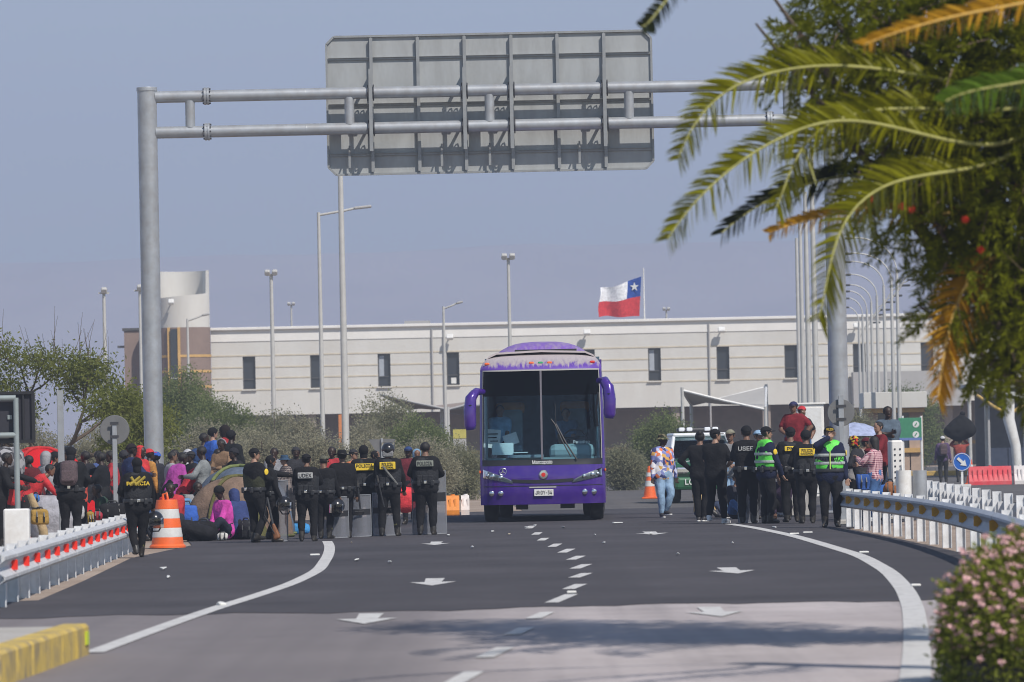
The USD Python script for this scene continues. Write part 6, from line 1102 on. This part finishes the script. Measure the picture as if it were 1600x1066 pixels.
oc = thing('orange_pillar', 'orange painted pillar with grey foot beyond the bushes', 'pillar', (A(537, 660, 300)[0], 300, 0)); zz = A(537, 648, 300)[2]; obj('shaft', cbox((0, 0, zz / 2 + .5), (.55, .5, zz - 1.0), .02), mat('orange_render', (.62, .22, .07), .8), oc); obj('foot', cbox((0, 0, .5), (.62, .55, 1.0), .02), GREYW, oc)
# yellow kerb island, bottom left
K0, K1 = G(140, 1022), G(-60, 1096); kd = (K1 - K0)[:2]; kd /= np.linalg.norm(kd); kn = np.array([-kd[1], kd[0]]); kn = kn if kn[0] < 0 else -kn
KH = A(139, 974, K0[1])[2]
kt = thing('painted_kerb', 'worn yellow painted concrete kerb island at the bottom left', 'kerb', (0, 0, 0))
YK = mat('worn_yellow_kerb', (.56, .40, .085), .85, var=.18, scale=2.5, bump=.5, bscale=25, dirt=(.17, .15, .125), dirt_amt=.95, dirt_scale=3.2, stretch=(1, 1, .7))
for i in range(6):
    a = K0[:2] + kd * i * 1.0; b = K0[:2] + kd * (i * 1.0 + .985); c = (a + b) / 2 + kn * .11
    R = rz(math.atan2(kd[1], kd[0])); obj('kerb_stone', cbox((c[0], c[1], KH / 2 - .05), (.985, .22, KH + .1), .025, R), YK, kt)
q0, q1 = K0[:2] + kn * .225, K0[:2] + kd * 6 + kn * .225
obj('island_top', cat(sheet([q0, q1, q1 + kn * 3, q0 + kn * 3], KH - .02), box(tuple((q0 + q0 + kn * 3) / 2 + kd * .02) + (KH / 2 - .03,), (.03, 3.0, KH), rz(math.atan2(kd[1], kd[0])))), CONC, kt)
obj('reflector_tab', box(tuple(K0[:2] + kd * .22 - kn * .006) + (KH * .55,), (.20, .012, .10), rz(math.atan2(kd[1], kd[0]))), mat('lime_reflector', (.50, .60, .02), .4), kt)
# litter
rngl = random.Random(5); LITL = ('left of the left edge line, largest in the left lane', 'just below the biggest left lane scrap', 'touching the middle of the left edge line', 'above the upper left arrow, left of it', 'right of the left edge line, level with the dashes', 'in front of the bus, left wheel', 'between the line of police and the bus', 'flat and pale, right of the bus and behind the far right arrow', 'at the far end of the lane dashes', 'under the middle of the bus front', 'at the feet of the facing green vested officer', 'in the right lane above the middle arrow', 'in the right lane left of the middle arrow', 'on the far right arrow', 'left of the last lane dashes', 'in the right lane below the man in bright patchwork', 'right of the last lane dashes', 'below the officer in the wide brimmed hat', 'at the foot of the rightmost shield', 'below the bus number plate'); LIT = [mat('litter_white', (.6, .6, .58), .7), mat('litter_grey', (.3, .3, .3), .7), mat('litter_tan', (.45, .38, .28), .7)]
for i, (a, b, w) in enumerate(((255, 891, 10), (262, 904, 5), (345, 946, 8), (558, 877, 6), (609, 881, 5), (770, 832, 5), (738, 857, 4), (962, 819, 22), (836, 823, 10), (822, 826, 9), (1210, 826, 8), (1145, 850, 4), (944, 850, 4), (1018, 836, 6), (795, 837, 5), (1060, 868, 4), (930, 838, 4), (548, 850, 4), (700, 838, 6), (880, 826, 5))):
    c = G(a, b); s = w * pix(c[1]); solo('litter_scrap', move(tri(hull(*[sph((rngl.uniform(-s / 2, s / 2), rngl.uniform(-.15, .15), .01 + rngl.uniform(0, .02)), .008, 6) for _ in range(6)])), (c[0], c[1], .006)), LIT[0 if i < 14 else i % 3], 'scrap of litter ' + LITL[i], 'litter')
# ---------------------------------------------------------------- leaves, palms, trees, bushes
def leaves(P, D, N, L, W, fold=0.0):
    """one rhombic leaf per point: P base, D direction, N rough normal, L length, W width"""
    D = D / np.linalg.norm(D, axis=1, keepdims=True); S = np.cross(D, N); S /= np.maximum(np.linalg.norm(S, axis=1, keepdims=True), 1e-9); M = np.cross(S, D)
    L, W = np.broadcast_to(L, len(P))[:, None], np.broadcast_to(W, len(P))[:, None]; n = len(P)
    v = np.stack([P, P + D * L * .45 + S * W / 2 + M * L * fold, P + D * L - np.array([0, 0, 1]) * L * .08, P + D * L * .45 - S * W / 2 + M * L * fold], 1).reshape(-1, 3)
    k = np.arange(n)[:, None] * 4; return v, np.vstack([k + [0, 1, 2], k + [0, 2, 3]])
def blades(P, D, S, L, W, droop):
    """palm leaflets: folded strips of three segments that bend downwards"""
    n = len(P); D = D / np.linalg.norm(D, axis=1, keepdims=True); S = S / np.linalg.norm(S, axis=1, keepdims=True); rows = []
    for t, w in ((0, .7), (.35, 1), (.7, .75), (1, .05)):
        c = P + D * (L * t)[:, None] - np.array([0, 0, 1.0]) * (droop * L * t * t)[:, None]; rows += [c + S * (W * w / 2)[:, None], c - S * (W * w / 2)[:, None]]
    v = np.stack(rows, 1).reshape(-1, 3); k = np.arange(n)[:, None] * 8; f = []
    for j in (0, 2, 4): f += [k + [j, j + 1, j + 3], k + [j, j + 3, j + 2]]
    return v, np.vstack(f)
def rand_dir(rng, n): d = rng.normal(size=(n, 3)); return d / np.linalg.norm(d, axis=1, keepdims=True)
BARK = mat('grey_brown_bark', (.10, .075, .055), .9, var=.3, scale=12, bump=.6, bscale=30)
PALMG = leafmat('palm_leaflets', [(.20, .20, .004), (.38, .33, .006), (.56, .44, .008), (.28, .265, .005), (.64, .48, .015)], .40, .38)
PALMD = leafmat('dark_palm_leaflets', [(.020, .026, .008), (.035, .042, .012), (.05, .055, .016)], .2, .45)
PALMY = leafmat('dry_yellow_palm_leaflets', [(.46, .25, .016), (.56, .34, .03), (.36, .22, .03), (.30, .25, .04)], .4, .5)
PALMB = leafmat('fresh_palm_leaflets', [(.10, .17, .015), (.17, .25, .02), (.24, .28, .03)], .4, .4)
RACH = mat('palm_rachis', (.30, .29, .09), .5, var=.15, scale=8); RACHY = mat('dry_rachis', (.45, .28, .06), .6)
def frond(tree, pts, Y, m_, rach, L=.30, n=95, up=.55, seed=0, w=.022, r=.017, droop=.22, stub=None, sweep=.55):
    rng = np.random.default_rng(seed); K = np.array([A(p[0], p[1], y) for p, y in zip(pts, np.linspace(Y[0], Y[1], len(pts)))])
    if stub is not None: K = np.vstack([stub, K])
    d = np.r_[0, np.cumsum(np.linalg.norm(np.diff(K, axis=0), axis=1))]; cs = CubicSpline(d, K); s = np.linspace(0, d[-1], 40)
    fr = obj('frond', (np.zeros((0, 3)), np.zeros((0, 3), int)), m_, tree) if False else None
    P, D, S, LL = [], [], [], []
    s0 = d[1] * .55 if stub is not None else d[-1] * .04
    ss = np.linspace(s0, d[-1], n); c = cs(ss); tg = cs(ss, 1); tg /= np.linalg.norm(tg, axis=1, keepdims=True)
    side = np.cross(tg, [0, 0, 1.0]); side /= np.maximum(np.linalg.norm(side, axis=1, keepdims=True), .05); nu = np.cross(side, tg); nu /= np.linalg.norm(nu, axis=1, keepdims=True)
    prog = (ss - s0) / (d[-1] - s0); ln = L * np.clip(np.minimum(.35 + prog * 4, 1.0), 0, 1) * (1 - .55 * prog ** 3)
    for sg in (-1, 1):
        q = side * sg * .45 + nu * (sg * .62 + up * .22) + tg * (sweep + .5 * prog[:, None]) + rng.normal(0, .09, c.shape)
        P.append(c + rng.normal(0, .003, c.shape)); D.append(q); S.append(np.cross(q, nu * .5 + side * .6 + rng.normal(0, .25, c.shape))); LL.append(ln * rng.uniform(.85, 1.1, n))
    v = blades(np.vstack(P), np.vstack(D), np.vstack(S), np.hstack(LL), np.full(2 * n, w), np.full(2 * n, droop))
    f_ = obj('frond', v, m_, tree)
    obj('rachis', tube(cs(s), r * (1.15 - .85 * s / d[-1]), 7), rach, f_, True)
def palm_trunk(t, base, top, r):
    n = 26; z = np.linspace(0, 1, n); pts = base + np.outer(z, top - base); rr = r * (1.1 - .15 * z) * (1 + .07 * np.where(np.arange(n) % 2, 1, -1)); obj('trunk', tube(pts, rr, 14), BARK, t, 40)
p1c = A(1655, 150, 41.5); p1 = thing('palm_tree', 'palm with arching green and yellowing fronds reaching in from the right', 'palm tree', (0, 0, 0)); palm_trunk(p1, np.array([p1c[0] + .15, 41.5, 0]), p1c, .17)
FR = [([(1400, 112), (1300, 103), (1215, 112), (1140, 140), (1090, 188), (1060, 247)], (40.6, 39.3), PALMG, .30, .75, 105),
      ([(1400, 200), (1300, 190), (1215, 218), (1150, 258), (1090, 312), (1043, 374)], (40.0, 38.6), PALMG, .27, .55, 100),
      ([(1420, 170), (1330, 180), (1268, 215), (1235, 268), (1213, 325)], (40.4, 39.4), PALMG, .30, .3, 90),
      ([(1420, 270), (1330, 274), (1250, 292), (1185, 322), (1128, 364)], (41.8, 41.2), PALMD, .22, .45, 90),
      ([(1430, 330), (1350, 325), (1285, 338), (1235, 352), (1203, 364)], (41.4, 41.0), PALMY, .17, .4, 70),
      ([(1440, 275), (1375, 295), (1325, 340), (1298, 410), (1280, 496)], (40.0, 38.9), PALMG, .30, .2, 95),
      ([(1560, 400), (1520, 430), (1490, 490), (1474, 560), (1466, 622)], (41.2, 40.6), PALMY, .26, .15, 80),
      ([(1640, 60), (1560, -60), (1440, -120), (1300, -130)], (41, 40), PALMG, .30, .5, 80), ([(1700, 60), (1800, -30), (1950, -40), (2050, 40)], (41, 41.5), PALMG, .30, .5, 70), ([(1720, 140), (1830, 160), (1940, 260), (1990, 380)], (41, 40.5), PALMG, .30, .4, 70), ([(1660, 60), (1690, -80), (1760, -180)], (41.5, 43), PALMG, .30, .5, 60), ([(1660, 100), (1650, -40), (1600, -110)], (40, 37.5), PALMG, .30, .5, 60)]
for i, (pt, yy, m_, L, up, n) in enumerate(FR): frond(p1, pt, (yy[0] + .4, yy[1] + .1), m_, RACHY if m_ is PALMY else RACH, L * 1.12, int(n * 1.35), up, 10 + i, stub=p1c if i != 6 else None)
p2c = A(1830, -150, 35.5); p2 = thing('palm_tree', 'nearer palm whose blurred fronds cross the top of the picture', 'palm tree', (0, 0, 0)); palm_trunk(p2, np.array([p2c[0] + .1, 35.5, 0]), p2c, .17)
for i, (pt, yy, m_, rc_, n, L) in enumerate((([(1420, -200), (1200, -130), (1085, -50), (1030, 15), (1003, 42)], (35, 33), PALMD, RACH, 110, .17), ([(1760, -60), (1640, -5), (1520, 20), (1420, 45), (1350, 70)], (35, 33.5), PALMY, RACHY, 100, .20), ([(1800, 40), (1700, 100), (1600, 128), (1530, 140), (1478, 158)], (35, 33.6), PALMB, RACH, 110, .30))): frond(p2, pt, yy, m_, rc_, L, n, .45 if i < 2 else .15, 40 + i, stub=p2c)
# bottlebrush tree: limbs, twigs with narrow leaves, a few red flowers
bt = thing('bottlebrush_tree', 'large feathery dark green tree with a few red flowers filling the top right', 'tree', (0, 0, 0))
YT = 42.0; LOB = [(1590, 40, 190), (1420, 90, 165), (1320, 55, 95), (1300, 130, 60), (1450, 215, 145), (1570, 250, 165), (1385, 245, 85), (1490, 330, 110), (1410, 335, 55), (1575, 420, 120), (1500, 440, 65), (1590, 540, 65), (1545, 560, 42), (1255, 60, 36), (1240, 110, 24), (1350, -20, 110), (1700, 300, 200), (1720, 60, 250), (1500, -60, 160), (1480, 130, 170), (1465, 500, 30), (1600, 330, 150), (1605, 470, 120), (1570, 500, 75), (1600, 570, 60), (1460, -230, 190), (1620, -330, 240), (1370, -360, 150), (1520, -520, 200), (1700, -200, 240), (1640, -640, 200)]
root = np.array([A(1745, 500, YT)[0], YT, 0]); fork = root + (-.15, 0, 1.7); obj('trunk', tube([root, root + (0.04, 0, .8), fork], [.17, .13, .11], 12), BARK, bt, True)
rng = np.random.default_rng(7); VP, VD, VN, VL = [], [], [], []; tips = []
for i, (px, py, r) in enumerate(LOB):
    c = A(px, py, YT + rng.uniform(-.4, .4) + (1.1 if py < -180 else 0)); rr = r * pix(YT); mid = (fork + c) / 2 + (0, rng.uniform(-.2, .2), -.12)
    obj('limb', tube([fork, mid, c, c + (c - mid) * .25], [.06, .04, .022, .008], 7), BARK, bt, True)
    n = int(22 + 330 * (rr / .8) ** 2.2); u = rand_dir(rng, n) * (rng.uniform(.05, 1, n) ** .45)[:, None]; tw = c + u * np.array([rr, rr * .8 + .9, rr])
    for p, d in zip(tw, u):
        if rng.random() < .10: continue
        L = rng.uniform(.13, .25); dd = d / max(np.linalg.norm(d), .2) * .8 + rng.normal(0, .45, 3) + (0, 0, -.15); dd /= np.linalg.norm(dd); k = 30
        t_ = np.linspace(0, 1, k); q = p + np.outer(t_ * L, dd) + np.outer(t_ ** 2 * -.05, [0, 0, 1.0]); rd = rand_dir(rng, k); rd -= dd * (rd @ dd)[:, None]
        VP.append(q); VD.append(rd * .8 + dd * .75); VN.append(rand_dir(rng, k)); VL.append(rng.uniform(.045, .085, k)); tips.append((p, p + dd * L))
TREEL = leafmat('bottlebrush_leaves', [(.15, .165, .004), (.34, .32, .005), (.55, .45, .008), (.70, .52, .012), (.24, .27, .005), (.68, .44, .04)], .46, .45)
obj('foliage', leaves(np.vstack(VP), np.vstack(VD), np.vstack(VN), np.hstack(VL), .015), TREEL, bt, kind='stuff')
print('tree leaves', len(np.vstack(VP)))
tw = [tips[i] for i in rng.choice(len(tips), min(900, len(tips)), replace=False)]
obj('twigs', cat(*[tube([a - (b - a) * .6, b], [.006, .003], 4, False) for a, b in tw]), mat('twig_bark', (.16, .11, .07), .9), bt, kind='stuff')
def brush(c, r, n, sd):
    g = np.random.default_rng(sd); d = rand_dir(g, n); return leaves(np.repeat(np.asarray(c)[None], n, 0) + d * r * .15, d, rand_dir(g, n), r, r * .12)
for i, (px, py) in enumerate(((1361, 309), (1408, 322), (1424, 327), (1508, 343), (1532, 390))): obj('red_flower', brush(A(px, py, YT - 1.3), .030, 110, i), mat('red_bottlebrush', (.62, .03, .012), .6), bt)
# flowering bush, bottom right
fb = thing('flowering_bush', 'bush full of small pale pink flowers at the bottom right corner', 'bush', (0, 0, 0)); rng = np.random.default_rng(21); bc = np.array([A(1655, 950, 35.2)[0], 35.2, 0.0])
VP, VD, FP = [], [], []
for i in range(26):
    a = rng.uniform(0, 2 * PI); q = rng.uniform(.1, .45); e = bc + (q * .9 * math.cos(a), q * math.sin(a), rng.uniform(.3, .62)); pts = [bc + (rng.uniform(-.1, .1), rng.uniform(-.1, .1), .02), (bc + e) / 2 + (0, 0, .05), e]
    obj('stem', tube(pts, [.012, .009, .005], 6), mat('twig_bark', (.16, .11, .07), .9), fb, True)
n = 3600; u = rand_dir(rng, n); u[:, 2] = np.abs(u[:, 2]) * 1.0; c = bc + (0, 0, .28) + u * (rng.uniform(.15, 1, n) ** .4)[:, None] * np.array([.74, .75, .66]) * (0.84 + .30 * meshkit.fbm(u * 2.3 + 5, 3))[:, None]
low = rng.random(n) < .34; la_ = rng.uniform(0, 2 * PI, low.sum()); c[low] = bc + np.stack([.70 * np.cos(la_), .72 * np.sin(la_), rng.uniform(.02, .36, low.sum())], 1)
k = 9; P = np.repeat(c, k, 0) + rng.normal(0, .035, (n * k, 3)); D = np.repeat(u, k, 0) + rng.normal(0, .6, (n * k, 3)); P[:, 2] = np.maximum(P[:, 2], .02)
obj('foliage', leaves(P, D, rand_dir(rng, n * k), rng.uniform(.035, .06, n * k), .020, .05), leafmat('bush_leaves', [(.20, .23, .03), (.36, .37, .05), (.54, .48, .07), (.28, .30, .04), (.14, .17, .028)], .45, .45), fb, kind='stuff')
m_ = 2300; idx = rng.choice(n, m_, replace=False); fc = c[idx] + u[idx] * rng.uniform(.02, .10, (m_, 1)); rq = np.linalg.norm((fc - bc - (0, 0, .28)) / (.74, .75, .66), axis=1); fc = fc[(fc[:, 2] > .12) & (rq > .62) & ((fc[:, 2] > .42) | (rng.random(m_) < .35))]; m_ = len(fc); pet = []
for j in range(5):
    d = rand_dir(rng, m_) * .35 + np.stack([np.cos(np.full(m_, j * 1.257)), np.sin(np.full(m_, j * 1.257)), np.zeros(m_)], 1) @ rx(-.9).T; pet.append(leaves(fc, d, np.tile([0, -.7, .7], (m_, 1)) + rng.normal(0, .3, (m_, 3)), rng.uniform(.024, .036, m_), .026, .04))
obj('flowers', cat(*pet), leafmat('pink_petals', [(.80, .50, .50), (.86, .62, .60), (.78, .36, .38), (.88, .70, .66), (.74, .28, .30)], .3, .6), fb, kind='stuff')
pe = thing('planter_edge', 'dark stone planter edge below the flowering bush', 'planter edge', (0, 0, 0)); DST = mat('dark_stone', (.055, .05, .05), .85, var=.4, scale=5, bump=.8, bscale=12)
for i in range(7):
    a = PI * (.72 + .12 * i); x, y = bc[0] + .64 * math.cos(a), bc[1] + .62 * math.sin(a); v = rbox((x, y, .05), (.26, .14, .22), .04, rz(a + PI / 2)); v = (v[0] + (meshkit.fbm(v[0] * 9, 3)[:, None] - .5) * .03, v[1]); obj('stone', v, DST, pe, 40)
# leafy shrubs and trees in the distance
def shrub(label, px, top, w_px, Y, cols, n=1500, leaf=.10, cat_='bush', stems=7, seed=0, base_z=0.0, wisp=0.0, name='bush', group=None):
    rng = np.random.default_rng(seed + 100); x = A(px, top, Y)[0]; zt = A(px, top, Y)[2]; w = w_px * pix(Y) / 2; t = thing(name, label, cat_, (x, Y, base_z), 0, group); H = zt - base_z; P_, D_ = [], []
    for i in range(stems):
        a = rng.uniform(0, 2 * PI); e = np.array([w * .75 * math.cos(a) * rng.uniform(.2, 1), w * .75 * math.sin(a) * rng.uniform(.2, 1), H * rng.uniform(.6, .97)]); s0 = np.array([rng.uniform(-.15, .15), rng.uniform(-.15, .15), 0.])
        obj('stem', tube([s0, s0 * .5 + e * .45 + (0, 0, .1), e], [.045, .03, .010], 6), BARK, t, True)
    u = rand_dir(rng, n); rr = rng.uniform(.1, 1, n) ** .5; c = u * rr[:, None] * np.array([w, w, H * .47]); c[:, 2] += H * .44; nz = meshkit.fbm(c * (1.6 / max(w, .5)) + seed * 3.1, 3); keep = nz > .30 + wisp * .2; c, u = c[keep], u[keep]
    c *= (0.8 + .4 * meshkit.fbm(u * 2.2 + seed, 2))[:, None]; c[:, 2] = np.clip(c[:, 2], .05, None)
    k = 22; leaf = leaf * .72; P = np.repeat(c, k, 0) + rng.normal(0, leaf * 2.2, (len(c) * k, 3)); P[:, 2] = np.maximum(P[:, 2], .02); D = np.repeat(u, k, 0) * .6 + rng.normal(0, .7, (len(c) * k, 3))
    obj('foliage', leaves(P, D, rand_dir(rng, len(P)), rng.uniform(.8, 1.6, len(P)) * leaf, leaf * .62, .05), leafmat('shrub_leaves_' + cols, SHC[cols], .5, .6), t, kind='stuff')
    return t
SHC = {'green': [(.20, .235, .09), (.26, .285, .11), (.32, .32, .14), (.17, .20, .085)], 'dusty': [(.29, .285, .175), (.35, .335, .215), (.40, .37, .25), (.26, .26, .155)], 'grey': [(.34, .32, .22), (.40, .37, .27), (.45, .405, .31), (.31, .295, .19)]}
SH = [('tall green tree behind the left gantry column, right of the round tower base', 282, 570, 120, 215, 'green', 1900, .12, 0), ('green bushy tree under the first dark window', 345, 610, 120, 205, 'green', 1700, .11, 0), ('grey green bush right under the tall floodlight post', 425, 640, 110, 200, 'dusty', 1400, .10, .3),
      ('low dusty bush between the tall floodlight post and the long armed lamp', 472, 646, 80, 190, 'grey', 1100, .10, .2), ('wispy grey green tree beside the brown shade sail', 603, 606, 120, 215, 'dusty', 1200, .11, .8), ('green bush under the brown shade sail', 655, 648, 110, 205, 'green', 1400, .10, .1), ('dusty bush right of the beige pole', 565, 652, 70, 200, 'grey', 1000, .10, .3),
      ('dusty low bush left of the bus mirror', 718, 690, 70, 175, 'dusty', 900, .08, .2), ('green bush left of the green patrol pickup', 1035, 640, 95, 220, 'green', 1500, .11, .1), ('low bush right behind the bus', 975, 690, 60, 200, 'dusty', 800, .09, .2), ('dark green tree standing behind the tan booth', 1412, 592, 110, 300, 'green', 1500, .14, .1), ('dusty bush left of the left gantry column', 205, 600, 110, 200, 'dusty', 1200, .11, .2),
      ('pale dry bush behind the blue track jacket', 330, 655, 110, 165, 'grey', 1300, .08, .2), ('pale dry bush above the olive vested officer', 412, 668, 110, 160, 'grey', 1300, .08, .2), ('pale dry bush above the officer lettered UDEX', 492, 672, 100, 160, 'grey', 1200, .08, .2), ('pale dry bush above the yellow POLICIA patch', 578, 676, 100, 160, 'grey', 1200, .08, .2), ('pale dry bush above the officer with the rightmost shield', 660, 680, 110, 162, 'grey', 1200, .08, .2), ('dry bush between the round sign and the left gantry column', 150, 655, 120, 160, 'grey', 1200, .08, .2), ('dry bush left behind the red tent', 40, 650, 120, 160, 'grey', 1200, .08, .2), ('bush behind the right gantry column and sunshade', 1340, 640, 60, 235, 'dusty', 900, .10, .2)]
for i, (lab, px, top, w, Y, c_, n, lf, ws) in enumerate(SH): shrub(lab, px, top, w, Y, c_, n, lf, 'tree' if ' tree' in lab else 'bush', 7, i, 0, ws, 'background_tree' if ' tree' in lab else 'bush')
# spreading thorny tree at the left
lt = thing('spreading_tree', 'spreading yellow green tree with bare twisting limbs at the left edge', 'tree', (0, 0, 0)); rng = np.random.default_rng(77); YL = 134.0; sL = pix(YL); rb = np.array([A(58, 700, YL)[0], YL, 0]); ends = []
def grow(p, d, L, r, depth):
    q = [p]; dd = d
    for k in range(4): dd = dd + rng.normal(0, .18, 3) + (0, 0, .03); dd /= np.linalg.norm(dd); q.append(q[-1] + dd * L / 4)
    obj('limb' if depth < 3 else 'branch', tube(q, np.linspace(r, r * .6, 5), 7 if depth < 3 else 5), BARK, lt, True)
    if depth >= 4: ends.append((q[2], dd)); ends.append((q[-1], dd)); return
    for _ in range(3 if depth < 3 else 2):
        nd = dd + rng.normal(0, .62, 3) * (1, 1, .55); nd[2] = max(nd[2], -.12) ; nd /= np.linalg.norm(nd); grow(q[-1], nd, L * rng.uniform(.66, .85), r * .6, depth + 1)
obj('trunk', tube([rb, rb + (.06, 0, .5), rb + (.15, .05, 1.0)], [.17, .13, .11], 10), BARK, lt, True)
for d in ((-.8, .2, .75), (.9, -.1, .55), (.1, .5, 1.0), (.55, -.5, .9)): grow(rb + (.15, .05, 1.0), np.array(d) / np.linalg.norm(d), 1.24, .08, 1)
E = np.array([e for e, _ in ends]); n = len(E); k = 185; P = np.repeat(E, k, 0) + rng.normal(0, .25, (n * k, 3)) * (1, 1, .7); P = P[P[:, 2] > 1.5]
obj('foliage', leaves(P, rng.normal(0, 1, P.shape) + (0, 0, -.15), rand_dir(rng, len(P)), rng.uniform(.07, .13, len(P)), .045, .05), leafmat('acacia_leaves', [(.19, .21, .05), (.28, .285, .065), (.38, .35, .09), (.45, .40, .12), (.23, .24, .06)], .5, .5), lt, kind='stuff')
tp = [e for e in ends if e[0][2] > 3.2]; obj('bare_twigs', cat(*[tube([e, e + d * .35 + (0, 0, .25), e + d * .5 + (rng.normal(0, .1), 0, .7)], [.010, .006, .003], 4, False) for e, d in tp[:70]]), BARK, lt, kind='stuff')
print('tree ends', n)
